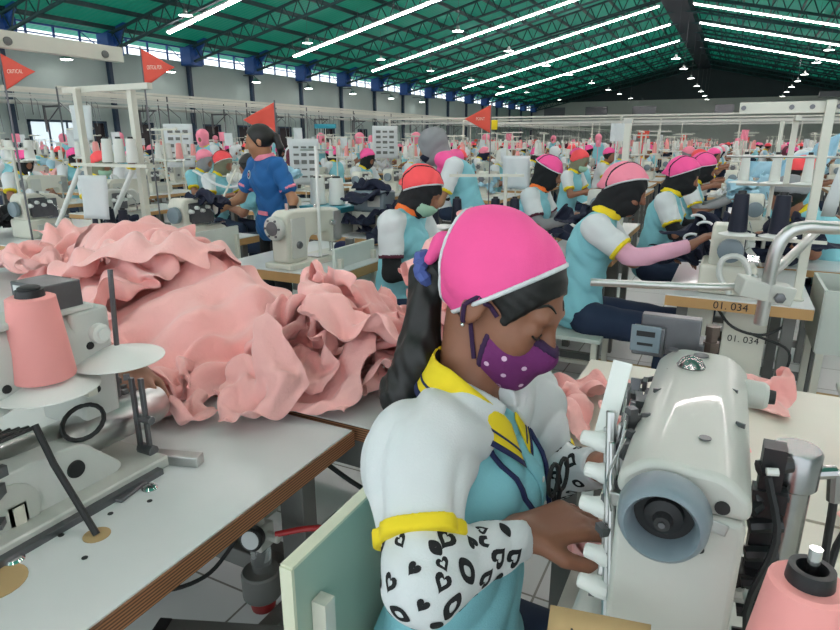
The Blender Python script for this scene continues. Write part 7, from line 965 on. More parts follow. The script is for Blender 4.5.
HEAP_3 = [
(18,13,[-380,-2,-3,1,1,-3,-3,2,0,-2,-2,-2,-2,-2,-3,-4,-1,-1,4,-3,2,-4,1,1,0,-2,0,3,0,0,-1,1,0,1,-1,-1,3,0,-2,1,-4,1,1,-1,0,3,1,-1,-1,-2,1,0,0,2,0,0,-1,1,-1,0,0,-1,2,1,0,0,-1,-1,0,2,0,-1,0,0,0,-1,2,-1,0,-1,-1,0,1,0,0,0,0,-1,1,-1,-2,2,-1,0,-1,0,2,0,-2,-1,-1,2,2,-1,0,1,-2,0,-2,0,1,-1,0,1,0,0,-1,-1,1,-1,0,0,3,-1,0,-1,-1,-1,1,0,0,-1,0,0,0,0,-1,1,-1,3,-3,2,-1,-1,-2,1,-1,2,0,-2,-1,0,1,-1,1,-1,1,2,0,-2,0,-1,-2,1,0,0,-2,2,-3,3,2,-1,-2,0,2,-2,0,-1,-1,2,-2,0,3,-3,1,-4,3,2,1,-3,0,0,-1,1,0,-3,1,2,-2,0,0,0,-1,3,1,0,-5,2,1,-1,0,-1,-2,1,2,1,-2,1,-2,-1,1,3,1,-5,1,0,1,0,0,-1,-1,1,2,-2,13,-1,-1,2,4,1,0,-2,1,0,1,2,1,1,0,3,-1,-1,-3,0,1,0,-1,1,0,0,-1,1,-1,-2,2,0,1,1,3,-1,-3,1,-1,-2,0,1,1,2,-2,1,-1,0,-1,1,0,-2,1,2,-2,-1,1,0,-3,0,2,1,0,-1,2,0,-1,0,-3,0,1,1,-3,1,-1,1,0,0,-1,0,2,-2,-1,1,0,0,5,-4,-2,2,-3,0,1,-1,2,-1,-1,0,1,0,2,-2,0,1,-2,3,-2,0,-3,0,0,1,-1,0,0,0,1,-1,1,0,1,0,-1,0,2,-2,-3,0,1,-1,1,0,0,-1,1,0,-1,1,1,-3,1,0,0,0,0,-3,0,2,1,-1,2,0,-3,2,-2,1,-2,1,0,0,-1,1,1,0,-1,0,-2,2,-2,0,-1,0,0,1,-1,2,-1,0,0,-1,1,-1,2,-1,1,-4,-1,1,-1,0,1,0,1,-2,1,-1,1,0,1,1,-3,1,-4,1,0,-1,2,-1,1,0,1,0,-2,0,0,0,-2,4,0,-4,3,-2,-1,-1,0,2,-1,0,0,-2,2,0,-1,3,5,-1,2,1,2,0,1,-1,-3,-1,-1,-3,0,3,-3,1,2,3,-1,2,-1,1,0,2,0,-1,-2,-3,1,4,0,-4,5,-2,0,-4,1,-1,1,0,-2,1,0,0,-1,4,-3,0,0,1,-3,1,0,2,2,0,-4,0,2,-1,-1,0,4,-2,0,-1,0,3,-1,0,-3,2,-1,0,2,-5,0,0,2,2,-1,2,0,0,0,1,1,-2,1,-5,-1,2,-2,1,-3,1,2,0,1,-1,1,-2,2,-4,5,2,-4,1,0,0,-1,1,0,1,-1,0,1,0,0,0,-1,2,0,0,1,-3,1,-1,-1,0,3,0,1,-2,0,-1,0,1,-1,2,-2,-2,0,2,3,-3,2,1,1,-1,0,0,-2,-1,0,-1,1,1,-3,-1,1,2,1,2,0,1,-1,1,-3,0,-1,-1,0,0,2,-4,1,0,2,1,2,1,0,1,1,-4,-1,-2,0,1,2,0,-1,0,-2,2,1,-2,3,-1,2,1,-4,-1,-1,0,0,1,-1,1,-1,-1,4,-1,-3,4,2,1,1,-2,0,0,-2,-1,0,1,-2,1,-1,2,-4,3,3,-3]),
(16,14,[-405,-1,2,0,-2,-1,-1,-1,1,-1,-2,0,1,-1,-2,0,1,0,-2,3,1,0,-1,0,-4,1,3,0,1,1,-2,-3,3,0,0,-4,3,1,1,-2,1,0,-1,0,0,1,1,0,3,-1,-2,0,0,2,1,0,-1,0,0,1,-1,-1,3,1,3,-1,0,0,-3,1,1,1,1,0,1,0,-1,-2,2,1,2,0,0,1,0,-2,0,1,1,1,-1,0,-2,1,-2,3,2,0,0,0,1,-2,2,1,-1,0,0,-1,1,0,0,-1,2,0,0,0,1,1,-2,1,0,-2,2,-1,1,0,1,0,2,0,1,0,-1,2,-1,-1,1,0,0,1,-1,0,0,0,2,0,0,1,1,0,-1,0,0,0,-1,0,1,1,0,-1,-1,3,1,1,-1,-1,2,-2,0,1,0,0,0,0,0,0,2,0,1,0,1,-2,-2,2,1,0,0,-1,1,0,1,-1,4,-1,2,-3,-2,3,0,-1,-1,2,0,0,-1,2,-3,-2,1,1,-1,1,-2,-1,4,0,-1,0,-1,1,2,-3,-2,0,20,-1,2,0,-2,-2,-5,-2,-3,-1,2,0,-3,-3,1,2,2,0,-4,0,1,0,3,-1,1,-2,-3,2,2,1,-3,-2,2,-2,-1,-2,1,1,0,0,2,1,-2,-1,2,0,1,-2,-2,3,1,0,-1,-1,0,2,-1,-1,2,-3,3,-2,-2,3,-1,0,4,-1,-2,0,0,-1,-1,2,-2,3,-2,1,2,-4,1,2,-3,0,0,1,1,-1,-1,0,0,1,-3,1,0,2,2,-1,0,0,-1,2,-2,1,-1,0,0,-2,3,-1,-1,3,1,-2,-2,1,3,0,0,-1,1,-1,0,1,-1,1,-1,0,-1,-1,1,2,2,-4,1,0,0,0,0,2,-2,0,0,-1,-3,0,2,4,-3,1,-1,-1,0,0,3,-3,0,-1,2,-3,1,1,0,-2,-1,0,-1,1,1,-1,2,-1,-2,0,-1,4,1,1,1,-4,1,-2,0,0,0,2,-2,0,0,-2,4,-2,0,2,-3,0,-1,-1,0,0,1,1,0,-2,-2,5,-3,-1,4,-7,0,0,-1,0,2,1,-2,1,-2,-1,3,-1,0,-1,13,2,3,4,1,-2,-3,-4,-1,1,3,3,0,-2,-4,0,4,-5,-1,0,2,2,-2,-1,-2,-1,0,0,2,2,1,-3,1,1,-3,-4,1,2,2,0,-2,-1,-1,1,1,1,1,1,1,-3,-1,0,-2,1,2,1,0,-2,0,2,-1,-2,4,-1,-2,0,0,-1,-1,0,1,3,1,-1,-1,-1,3,3,-4,1,-2,0,-1,0,0,1,0,0,4,1,-1,-1,1,1,1,-2,-3,0,1,3,0,0,0,0,1,0,0,1,-1,0,0,0,-3,0,2,-1,4,1,0,-1,0,1,0,0,0,-2,-1,-1,-4,3,0,3,1,-2,1,0,-2,2,1,-1,-1,-2,-1,-1,-1,2,2,1,-1,-2,-2,2,-1,-1,1,0,-1,-1,-1,1,2,0,1,0,-6,1,2,-3,0,2,2,-1,-2,0,-2,3,1,1,0,-4,3,-3,-2,3,3,-1,0,-3,-1,-1,2,2,-2,1,0,0,-1,0,1,-2,2,3,-2,0,-3,0,3,1,0,-1,-1,1,-3,1,1,3,-2,-1,0,2,-1,1,0,3]),
(18,13,[-250,2,-4,-1,2,-2,-3,0,0,-3,-2,0,-4,-3,1,2,4,-1,-1,1,4,-1,-4,2,0,-3,1,5,0,-1,1,-1,-2,0,-1,1,3,-4,2,2,0,-2,0,-1,-3,0,6,0,1,1,-1,-3,-1,-1,3,0,-3,2,1,0,0,-1,0,-3,-1,3,0,2,0,1,-3,2,1,2,1,-4,2,0,1,1,-1,0,-3,0,2,-1,1,1,1,-3,2,2,0,1,-4,1,0,2,0,-1,-1,-2,2,1,-1,-1,0,2,2,0,1,1,0,-1,0,0,0,0,0,-1,-1,1,0,-3,2,0,2,0,1,0,1,-1,-1,0,2,-2,0,-1,0,1,0,0,-4,2,2,-1,1,0,0,-1,1,1,-2,2,-2,1,-3,2,0,1,-2,-3,3,-1,-1,-1,1,1,0,0,0,1,0,0,-2,0,0,-1,1,-2,4,-2,-2,-2,3,-1,3,-1,0,-1,0,0,1,-2,-1,1,1,-3,3,-1,-2,1,-2,3,-3,2,-1,1,0,0,0,-3,3,-1,-2,2,1,2,-1,1,-1,-1,0,0,1,-3,4,-1,0,-2,-1,1,0,2,23,1,-1,-2,-2,-2,-1,-1,-2,-2,0,0,-3,-4,-1,-1,0,2,-3,1,1,0,0,-1,0,0,1,1,-1,-1,1,2,-2,-1,2,-2,0,-3,0,1,0,1,-2,0,0,0,1,1,0,0,2,-1,-2,-1,0,0,-3,0,1,2,0,-1,0,-1,-1,1,1,0,0,1,-2,0,-3,3,1,-2,0,-1,1,-1,0,0,1,-2,1,0,0,1,1,-1,-3,2,1,0,-2,-1,1,1,0,0,-1,-1,1,0,0,1,0,0,-2,0,2,0,0,-1,0,0,-1,1,-1,1,-2,1,-1,0,0,3,-1,-2,1,1,1,0,-2,0,0,0,0,-1,1,-1,1,-1,2,-1,-1,-1,0,0,0,0,0,1,1,-2,0,1,-1,0,0,1,-2,2,1,-3,0,0,-1,2,-1,-1,0,3,0,-2,0,2,-2,1,-1,-1,1,-1,-3,1,1,-3,1,0,0,0,2,1,0,-2,2,-3,1,-1,1,-1,-2,0,-2,1,1,1,-2,0,0,2,-1,0,-1,1,-1,1,-1,0,0,-1,0,-1,2,-2,2,-2,2,-2,0,2,1,-3,1,0,7,5,3,0,-3,-4,1,2,4,0,-2,-5,-1,0,2,1,2,0,1,-4,2,2,2,0,-5,-2,-2,3,2,2,2,-4,-2,0,0,4,0,0,-3,1,2,2,-1,-4,-1,-1,2,4,-1,2,-4,-1,0,1,0,-4,0,0,1,0,2,2,-3,-1,1,4,1,0,1,-3,-2,-1,0,0,-3,-3,2,2,2,1,-1,-2,1,-1,4,3,0,-1,-3,-3,0,1,-2,0,-3,4,0,1,0,-1,-2,1,1,2,3,0,-1,-3,0,0,0,-2,2,-1,3,-1,2,0,-2,-2,0,1,1,2,-1,0,3,-2,0,0,0,0,0,3,-1,1,-2,-2,-2,1,0,0,1,-2,2,1,0,-1,-3,0,3,1,1,-1,1,-4,-2,-1,0,1,1,0,1,1,1,0,-1,1,-2,-1,1,-3,-1,4,-3,-2,1,0,1,-1,1,0,0,2,0,-4,2,-1,-1,0,-2,0,0,0,0,2,-2,5,-1,1,3,0,-1,-2,-2,-1,1,-1,2,-3,2,0,-1,-1,4,-3,-2,3,-3,1,2,-1,-3,2,-3,4,-1,2,-1,-3,0,1,-2,5]),
(18,13,[-68,-1,0,1,1,0,2,2,-1,-1,1,5,1,2,2,0,-1,3,-3,2,-1,0,0,0,-2,0,2,2,-2,0,2,-1,-1,0,0,-2,-4,0,1,0,0,2,1,-3,0,0,3,-3,0,0,1,-1,0,-1,0,-4,1,0,0,0,0,3,-3,1,0,-1,-1,2,-2,1,0,-1,-3,4,-4,0,0,0,0,-1,3,-3,2,1,-4,0,2,0,1,3,-3,-1,4,-3,0,1,0,2,-3,2,-2,0,3,-5,1,2,0,-1,-2,0,0,2,-2,-2,1,-1,3,-2,0,-1,0,3,-2,0,1,0,-3,-1,0,1,2,-1,0,-2,1,1,-1,0,0,0,0,0,-1,1,-3,0,-1,0,0,1,-2,3,-3,2,0,1,-1,1,1,-1,0,-2,-3,1,-1,0,0,0,0,-2,3,-1,0,0,2,0,-2,-1,1,2,-4,1,1,-1,2,-3,1,-1,0,1,1,-1,1,-1,0,0,1,1,-3,0,2,0,-2,3,-2,-1,1,0,-1,0,-2,1,2,0,0,1,-1,1,-2,2,-2,0,0,0,0,-1,1,-2,0,1,1,1,-1,0,11,1,3,3,2,1,4,4,2,-3,0,1,2,3,4,2,2,4,-1,2,-1,-1,1,1,-2,-1,1,4,-1,-3,-1,0,1,2,0,-1,-1,-1,1,1,1,0,-1,-1,0,1,1,1,-1,-1,-1,0,2,-1,3,-3,0,-1,0,0,2,0,-2,1,1,1,0,-1,-2,2,-1,0,-1,4,-3,1,-3,2,0,-1,1,0,2,2,-2,0,-1,-3,3,0,-1,0,3,-2,1,-1,-2,1,0,1,2,-3,5,-1,-1,-1,-3,1,-1,-2,1,3,1,-2,-1,0,1,-1,0,3,-2,2,0,0,-2,-1,2,-2,-2,1,1,2,2,-2,-1,-1,-1,2,0,-1,1,-1,1,0,3,-2,-1,-1,1,1,-1,3,-2,0,-2,-1,3,1,1,-4,1,-2,2,1,-1,-2,0,0,-1,-1,4,-1,-1,0,-1,0,0,2,-1,2,-2,6,-1,-1,-2,1,0,-1,-1,1,1,-1,0,-1,1,0,1,1,1,-1,3,0,-1,-1,1,0,-2,-2,2,0,-1,1,-2,3,1,-1,1,0,1,1,-1,-1,-1,2,0,-2,0,0,1,1,0,0,0,-1,16,-2,0,-3,1,1,0,0,-1,0,-4,1,-2,0,-1,-2,-1,-1,0,2,0,0,-5,0,2,2,1,-3,1,-3,0,-1,2,4,0,-1,-3,4,0,0,-1,-4,-2,1,1,3,0,-1,0,0,0,0,4,2,-2,-1,1,1,1,-1,-1,-3,2,0,4,1,-2,2,-2,-2,1,3,-5,0,1,3,1,0,2,0,-6,3,-2,2,2,-2,1,1,-3,0,-3,-1,-1,2,3,3,-5,-2,5,-4,3,4,1,-3,-1,-2,1,0,0,-3,0,-1,2,2,1,-1,-2,3,-1,0,4,2,-4,0,-4,-1,3,-2,-2,-1,-1,1,4,1,0,-4,2,-2,2,2,0,-2,-1,-2,2,-1,-1,-1,0,1,1,3,-4,3,-4,2,-2,0,3,-3,3,-2,3,0,-2,0,-1,1,1,0,2,-5,2,-4,-2,2,2,2,-2,4,-2,4,0,-2,1,-1,1,1,-1,0,-4,0,-1,2,1,0,2,-3,-3,2,5,-2,-3,-1,1,0,0,-1,1,2,-1,-2,-2,4,-2,2,-4,1,2,3,-1,-3,0,0,0,0,4,-3,2,-3,0,1,2,1]),
(16,14,[-68,0,-2,3,1,4,5,1,0,-5,2,0,1,2,-2,-2,1,-1,-1,-2,1,-2,0,0,2,3,-4,3,0,-2,0,2,-2,0,2,-2,0,-2,-2,3,0,3,0,-3,0,0,1,0,-4,1,1,-1,1,0,-2,-1,2,1,1,-2,-1,1,1,2,-6,3,0,3,-3,3,2,-3,-3,1,3,-1,-2,0,0,1,-3,-2,2,0,1,-2,0,2,0,-1,1,4,-1,-4,1,-1,-3,0,-2,2,0,0,1,-1,-1,0,1,1,3,-1,-3,0,-2,-1,0,-1,0,0,0,1,1,0,-1,0,1,4,-2,-4,-4,2,0,-2,2,0,-3,2,2,-2,-1,0,1,2,4,-2,-4,0,1,1,-1,-1,0,-1,0,3,-1,0,1,-1,3,3,-5,2,1,0,1,-2,0,0,1,-1,1,0,1,1,-2,5,0,-3,1,0,-1,0,1,0,0,0,-1,2,-2,1,1,0,-3,0,0,0,0,1,0,1,-1,0,0,-1,2,-1,0,0,-2,3,-3,0,-1,4,1,-4,1,-1,1,0,1,1,1,-4,26,-3,-2,1,2,1,1,2,1,2,2,1,3,3,2,0,0,4,-1,-1,0,0,0,-1,1,0,-3,0,0,0,-2,2,-3,1,4,-1,1,1,0,0,-1,0,1,-2,-1,0,1,-1,-1,-1,2,1,-1,2,0,0,0,0,0,0,-1,-1,3,1,0,1,-1,3,-2,-2,1,1,0,1,1,1,-2,-1,-2,2,2,-1,0,-1,2,-2,1,-1,1,0,3,1,0,-3,0,-2,0,-1,1,1,0,1,-1,1,0,-1,0,2,2,-1,-4,0,-1,2,-3,1,2,1,-1,0,0,0,0,1,1,1,-1,-4,1,1,1,-3,1,1,0,-1,-1,1,-1,0,1,2,-1,-1,0,0,-1,2,-1,1,1,1,-1,-2,0,0,-3,2,3,-2,1,-1,2,-1,0,0,0,-1,-1,2,-2,-1,2,-4,3,2,4,-4,0,1,0,0,0,-3,3,1,-1,-2,0,2,-4,3,2,0,0,-1,0,-1,1,2,-1,1,1,-1,-1,-2,0,3,2,1,-1,-1,-1,0,-4,4,4,-1,0,0,-2,2,0,-2,19,-1,-2,0,1,1,0,1,-4,-4,-1,0,1,1,2,-2,3,-1,-1,-2,0,0,-1,0,3,0,-3,-2,-1,2,3,3,-2,4,1,-4,0,-1,2,-2,1,3,-1,-2,-1,-1,1,3,-3,2,2,2,-6,0,-1,4,1,0,3,-1,-2,-1,-2,1,-2,-3,2,3,0,-3,0,-1,4,1,1,2,0,-3,-1,-3,-5,2,0,2,3,-2,-1,-2,-1,5,1,1,1,0,-5,1,0,-3,1,-1,3,3,-1,-1,-2,0,2,3,-1,1,-1,-4,-2,-1,1,3,-1,2,2,0,-3,-2,0,0,2,-2,2,-1,0,0,-2,2,2,2,-2,2,-1,-3,-1,0,0,1,-2,-1,2,-1,0,-3,3,0,2,-3,-1,-1,-1,0,1,0,0,1,1,2,-3,1,-3,2,-1,0,0,-1,-1,-1,1,2,-1,0,-1,4,1,-3,-3,-1,1,0,0,0,-2,1,-1,0,3,-2,1,-1,-2,0,0,0,-1,2,-3,2,3,-2,0,-2,0,4,2,-1,-1,-3,1,-1,2,-2,5,-3,0,-1,-1,2,0,4]),
]
# ------------------------------------------------------------------ sewing-room equipment builders
def rounded(poly, r=0.015, n=3):
    out = []
    m = len(poly)
    for i in range(m):
        p, a, b = V((*poly[i], 0)), V((*poly[i - 1], 0)), V((*poly[(i + 1) % m], 0))
        da, db = (a - p), (b - p)
        q = min(r, da.length * .45, db.length * .45)
        s0, s1 = p + da.normalized() * q, p + db.normalized() * q
        for k in range(n + 1):
            t = k / n
            v = s0 * (1 - t) ** 2 + p * 2 * t * (1 - t) + s1 * t * t
            out.append((v.x, v.y))
    return out
YZ = lambda x0: Matrix(((0, 0, 1, x0), (1, 0, 0, 0), (0, 1, 0, 0), (0, 0, 0, 1)))   # outline (y, z), thickness along x

def table_parts(root, L=1.1, W=0.55, top=0.75, mtop='tabletop', medge='wood_pale', frame='frame_grey', thick=0.035, legs=True):
    """top centred on the root in x and y; L along y"""
    MB().box((0, 0, top - 0.003), (W, L, 0.006)).build('tabletop', M[mtop], root)
    MB().box((0, 0, top - 0.006 - thick / 2), (W, L, thick)).build('edge_board', M[medge], root)
    if legs:
        for sx in (-1, 1):
            for sy in (-1, 1):
                MB().box((sx * (W / 2 - .07), sy * (L / 2 - .1), (top - thick) / 2 - .005), (.045, .05, top - thick - .01)).build('leg', M[frame], root)
        m = MB(); z = 0.12
        m.box((0, L / 2 - .1, z), (W - .18, .04, .04)); m.box((0, -L / 2 + .1, z), (W - .18, .04, .04)); m.box((0, 0, .3), (.04, L - .24, .04))
        m.build('crossbar', M[frame], root)

def lockstitch(label, loc, rz=0, group=None, colr='machine_white'):
    """arm along local +y, hand wheel at the -y end, base on the table top"""
    root = thing('sewing_machine', label, 'sewing machine', loc, rz, group)
    MB().prism(rounded([(0.0, 0.0), (0.50, 0.0), (0.50, .03), (0.0, .03)], .008), .175, YZ(-.0875)).build('bed', M[colr], root, bevel=.004)
    out = rounded([(0.02, .028), (.17, .028), (.175, .10), (.20, .155), (.34, .165), (.36, .12), (.37, .095), (.445, .095), (.455, .16), (.455, .255), (.43, .285), (.32, .29), (.06, .30), (.02, .275)], .02)
    MB().prism(out, .105, YZ(-.0525)).build('arm', M[colr], root, bevel=.012, seg=3)
    MB().prism(rounded([(.05, .05), (.155, .05), (.155, .26), (.05, .26)], .01), .006, YZ(.052)).build('side_cover', M['machine_grey'], root, bevel=.002)
    MB().prism(rounded([(.38, .105), (.445, .105), (.445, .27), (.38, .27)], .01), .005, YZ(.052)).build('face_plate', M['steel'], root, bevel=.002)
    w = MB().lathe([(0, .02), (.004, .055), (.012, .062), (.03, .062), (.036, .055), (.04, .02)], (0, -.025, .215), (0, 1, 0), 28).build('hand_wheel', M['machine_grey'], root)
    m = MB(); m.lathe([(-.004, .0), (-.003, .035), (0, .037)], (0, -.025, .215), (0, 1, 0), 20)
    for k in range(6):
        a = k * math.pi / 3
        m.cyl((.045 * math.cos(a), -.028, .215 + .045 * math.sin(a)), (.045 * math.cos(a), -.02, .215 + .045 * math.sin(a)), .006, n=8)
    m.build('wheel_boss', M['dark_steel'], root)
    MB().lathe([(0, .016), (.01, .018), (.022, .014)], (.053, .36, .21), (1, 0, 0), 14).build('tension_dial', M['chrome'], root)
    MB().lathe([(0, .02), (.012, .02), (.018, .015)], (.053, .10, .12), (1, 0, 0), 14).build('stitch_dial', M['dark_steel'], root)
    m = MB(); m.cyl((0, .41, .035), (0, .41, .10), .004, n=8); m.cyl((.016, .41, .05), (.016, .41, .10), .005, n=8); m.box((.012, .42, .036), (.03, .04, .006)); m.tube([(.03, .40, .17), (.045, .385, .2), (.05, .39, .26)], .003, n=5)
    m.build('needle_bar', M['chrome'], root)
    m = MB().cyl((0, .09, .295), (0, .09, .335), .011, n=10).cyl((0, .30, .288), (0, .30, .31), .009, n=10)
    m.build('oil_cap', M['chrome'], root)
    m = MB().box((.02, .27, .034), (.10, .09, .004)); m.build('slide_plate', M['steel'], root)
    return root

def overlock(label, loc, rz=0, group=None, colr='machine_white'):
    root = thing('overlock_machine', label, 'sewing machine', loc, rz, group)
    MB().prism(rounded([(-.15, 0), (.16, 0), (.16, .10), (.10, .13), (-.15, .13)], .02), .22, YZ(-.11)).build('base', M[colr], root, bevel=.01)
    MB().prism(rounded([(-.14, .12), (.02, .12), (.03, .17), (.15, .18), (.16, .24), (.10, .29), (-.12, .30), (-.15, .26)], .02), .13, YZ(-.08)).build('arm', M[colr], root, bevel=.012, seg=3)
    MB().lathe([(0, .03), (.006, .05), (.03, .052), (.036, .03)], (0, -.19, .2), (0, 1, 0), 22).build('hand_wheel', M['grey_blue'], root)
    MB().prism(rounded([(-.1, .15), (.02, .15), (.02, .27), (-.1, .27)], .01), .006, YZ(.05)).build('side_cover', M['dark_steel'], root)
    for k in range(4):
        MB().lathe([(0, .014), (.006, .016), (.010, .01), (.022, .012), (.034, .010)], (.058, -.10 + k * .045, .22 + .02 * (k % 2)), (1, 0, 0), 12).build('tension_knob', M['plastic_white'], root)
    m = MB().cyl((.03, .12, .10), (.03, .12, .2), .006, n=8).box((.03, .12, .105), (.05, .06, .008)).tube([(.06, .1, .16), (.09, .07, .2), (.07, 0, .28), (.06, -.05, .31)], .003, n=5)
    m.box((.10, .05, .135), (.05, .16, .006))
    m.build('needle_assembly', M['chrome'], root)
    m = MB().box((.115, 0, .06), (.012, .2, .07)); m.build('looper_cover', M['machine_grey'], root, bevel=.003)
    return root

def cone_mesh(kind, h=.165, rb=.05, rt=.03, n=24):
    m = MB(); m.lathe([(0, rb * .96), (.004, rb), (h * .985, rt * 1.02), (h, rt * .9)], n=n, mi=0)
    m.lathe([(-.004, rb * .6), (0, rb * .6)], n=n, mi=1); m.lathe([(h, rt * .62), (h + .012, rt * .58), (h + .012, rt * .4), (h, rt * .38)], n=n, mi=1)
    return m.mesh('thread_cone', [M[kind], M['black']])
CONES = {}
def cone(kind, label, loc, group=None, scale=1.0, h=.165, rb=.05, rt=.03):
    key = (kind, h, rb, rt)
    if key not in CONES: CONES[key] = cone_mesh(*key)
    o = bpy.data.objects.new('thread_cone', CONES[key]); COL.objects.link(o)
    o.location = loc; o.scale = (scale,) * 3
    return tag(o, label, 'thread cone', group)

def thread_stand(label, loc, rz=0, h=.62, tray=.30, spots=((-.1, .06), (.1, .06)), arm=True, group=None, discr=.065, post=.011):
    """post on the table top; a tray bar with discs and pins, an upper bar with thread guides"""
    root = thing('thread_stand', label, 'thread stand', loc, rz, group)
    MB().lathe([(0, .03), (.006, .03), (.01, .02), (.02, .016)], n=16).cyl((0, 0, 0), (0, 0, h), post, n=10).build('post', M['cream'], root)
    m = MB(); xs = [s_[0] for s_ in spots] + [0]
    m.box(((max(xs) + min(xs)) / 2, spots[0][1] * .5, tray), (max(xs) - min(xs) + .04, .02, .014))
    for x, y in spots: m.box((x, y / 2, tray), (.016, abs(y) + .02, .010))
    m.build('tray_bar', M['cream'], root)
    for x, y in spots:
        d = MB().lathe([(0, .006), (.002, discr), (.004, discr), (.018, .02), (.022, .012)], (x, y, tray + .005), n=24).build('spool_disc', M['plastic_white'], root)
    m = MB()
    for x, y in spots: m.cyl((x, y, tray), (x, y, tray + .14), .004, n=6)
    m.build('spool_pin', M['steel'], root)
    if arm:
        m = MB(); m.box(((max(xs) + min(xs)) / 2, .0, h - .01), (max(xs) - min(xs) + .10, .022, .016))
        for x, y in spots: m.tube([(x, .0, h), (x, y, h + .01), (x, y + .012, h - .008), (x, y, h - .012)], .0025, n=5)
        m.build('guide_bar', M['cream'], root)
    return root

def chair(label, loc, rz=0, group=None, board='chair_white', frame='cream', back_h=.86):
    """sitter faces local +x"""
    root = thing('work_chair', label, 'chair', loc, rz, group)
    MB().box((0, 0, .445), (.36, .38, .022)).build('seat', M[board], root, bevel=.003)
    MB().box((-.185, 0, back_h - .14), (.018, .40, .27)).build('backrest', M[board], root, bevel=.003)
    for sx in (-1, 1):
        for sy in (-1, 1):
            MB().box((sx * .15, sy * .165, .2175), (.028, .028, .434)).build('leg', M[frame], root)
    for sy in (-1, 1):
        MB().box((-.165, sy * .165, .62), (.024, .024, .36)).build('back_post', M[frame], root)
        MB().box((0, sy * .165, .2), (.30, .02, .02)).build('stretcher', M[frame], root)
    return root

def pennant(label, loc, rz, text=None, flip=1, s=1.0, down=.14):
    root = thing('pennant_flag', label, 'flag', loc, rz)
    m = MB()
    def f(u, v):
        x = u * .42 * flip; h = (1 - u) * .22
        return (x * s, .02 * math.sin(u * 7) * u * s, (-.08 * u * 0 + (v - .5) * 2 * h) * s)
    m.grid(14, 9, f).build('cloth', M['flag'], root, solid=.002)
    MB().cyl((0, 0, -down), (0, 0, .24 * s), .006, n=6).build('stick', M['dark_steel'], root)
    if text:
        lettering(text, .058 * s, M['flag_text'], root, Matrix.Translation((.17 * s * flip, -.008, 0)) @ Matrix.Rotation(R(90), 4, 'X') @ Matrix.Diagonal((.82 , 1.15, 1, 1)))
    return root

# cloth pieces ------------------------------------------------------------
def cloth_pieces(heap, zs=1.0):
    out = []
    for nx, ny, a in heap:
        q = np.cumsum(np.cumsum(np.array(a).reshape(3, ny, nx), 1), 2) * 0.005
        g = q.transpose(1, 2, 0).reshape(-1, 3); g[:, 2] *= zs
        out.append((nx, ny, g))
    return out
def piece_mesh(piece, m, name='fabric_piece', centre=None):
    nx, ny, g = piece
    c = np.array([g[:, 0].mean(), g[:, 1].mean(), g[:, 2].min()]) if centre is None else centre
    f = [(j * nx + i, j * nx + i + 1, (j + 1) * nx + i + 1, (j + 1) * nx + i) for j in range(ny - 1) for i in range(nx - 1)]
    me = bpy.data.meshes.new(name); me.from_pydata((g - c).tolist(), [], f)
    me.polygons.foreach_set('use_smooth', [True] * len(f)); me.materials.append(m)
    return me, c
def put_piece(me, loc, label, group, rz=0, name='fabric_piece', fine=True, cat='fabric', scale=None):
    o = bpy.data.objects.new(name, me); COL.objects.link(o); o.location = loc; o.rotation_euler = (0, 0, R(rz))
    if scale: o.scale = scale
    md = o.modifiers.new('thickness', 'SOLIDIFY'); md.thickness = .003; md.offset = 0
    if fine:
        md = o.modifiers.new('smooth', 'SUBSURF'); md.levels = 1; md.render_levels = 2
    return tag(o, label, cat, group)
# ------------------------------------------------------------------ nearest work places
TT = 0.75
# left bench under the near left machine
t1 = thing('work_table', 'long white laminate table with thick layered plywood edge, nearest on the left', 'table', (-1.20, .55, 0))
MB().box((0, 0, .7485), (.96, 1.05, .003)).build('tabletop', M['tabletop'], t1)
MB().box((0, 0, .7285), (.97, 1.056, .037)).build('edge_board', M['ply'], t1)
for sx, sy in ((.37, .45), (.37, -.40), (-.40, .45), (-.40, -.40)):
    MB().box((sx, sy, .355), (.07, .05, .70)).build('leg', M['frame_grey'], t1, bevel=.003)
m = MB().box((0, .45, .36), (.74, .045, .05)).box((.37, .03, .30), (.045, .80, .05)).box((-.40, .03, .30), (.045, .80, .05))
m.build('crossbar', M['frame_grey'], t1, bevel=.003)
for x, y, r in ((-.896, .548, .022), (-.93, .40, .045)):
    MB().lathe([(0, r), (.0012, r)], (x + 1.20, y - .55, .7498), n=24).build('cable_hole', M['kraft'], t1)
m = MB()
for x, y in ((-.93, .60), (-.90, .66), (-.86, .50), (-.95, .52)): m.lathe([(0, .005), (.0012, .005)], (x + 1.20, y - .55, .7498), n=10)
m.build('screw_hole', M['rubber'], t1)

# table beyond it, carrying the heaps
t2 = thing('work_table', 'white laminate table under the two heaps of pink fabric', 'table', (-1.90, 1.54, 0))
MB().box((0, 0, .7485), (2.80, .88, .003)).build('tabletop', M['tabletop'], t2)
MB().box((0, 0, .7285), (2.80, .88, .037)).build('edge_board', M['ply'], t2)
MB().box((0, -.40, .665), (2.72, .04, .085)).box((0, .40, .665), (2.72, .04, .085)).box((0, -.36, .22), (2.7, .05, .05)).build('rail', M['frame_grey'], t2, bevel=.004)
for sx in (-1.33, 0, 1.33):
    for sy in (-.36, .36): MB().box((sx, sy, .355), (.05, .05, .71)).build('leg', M['frame_grey'], t2, bevel=.003)

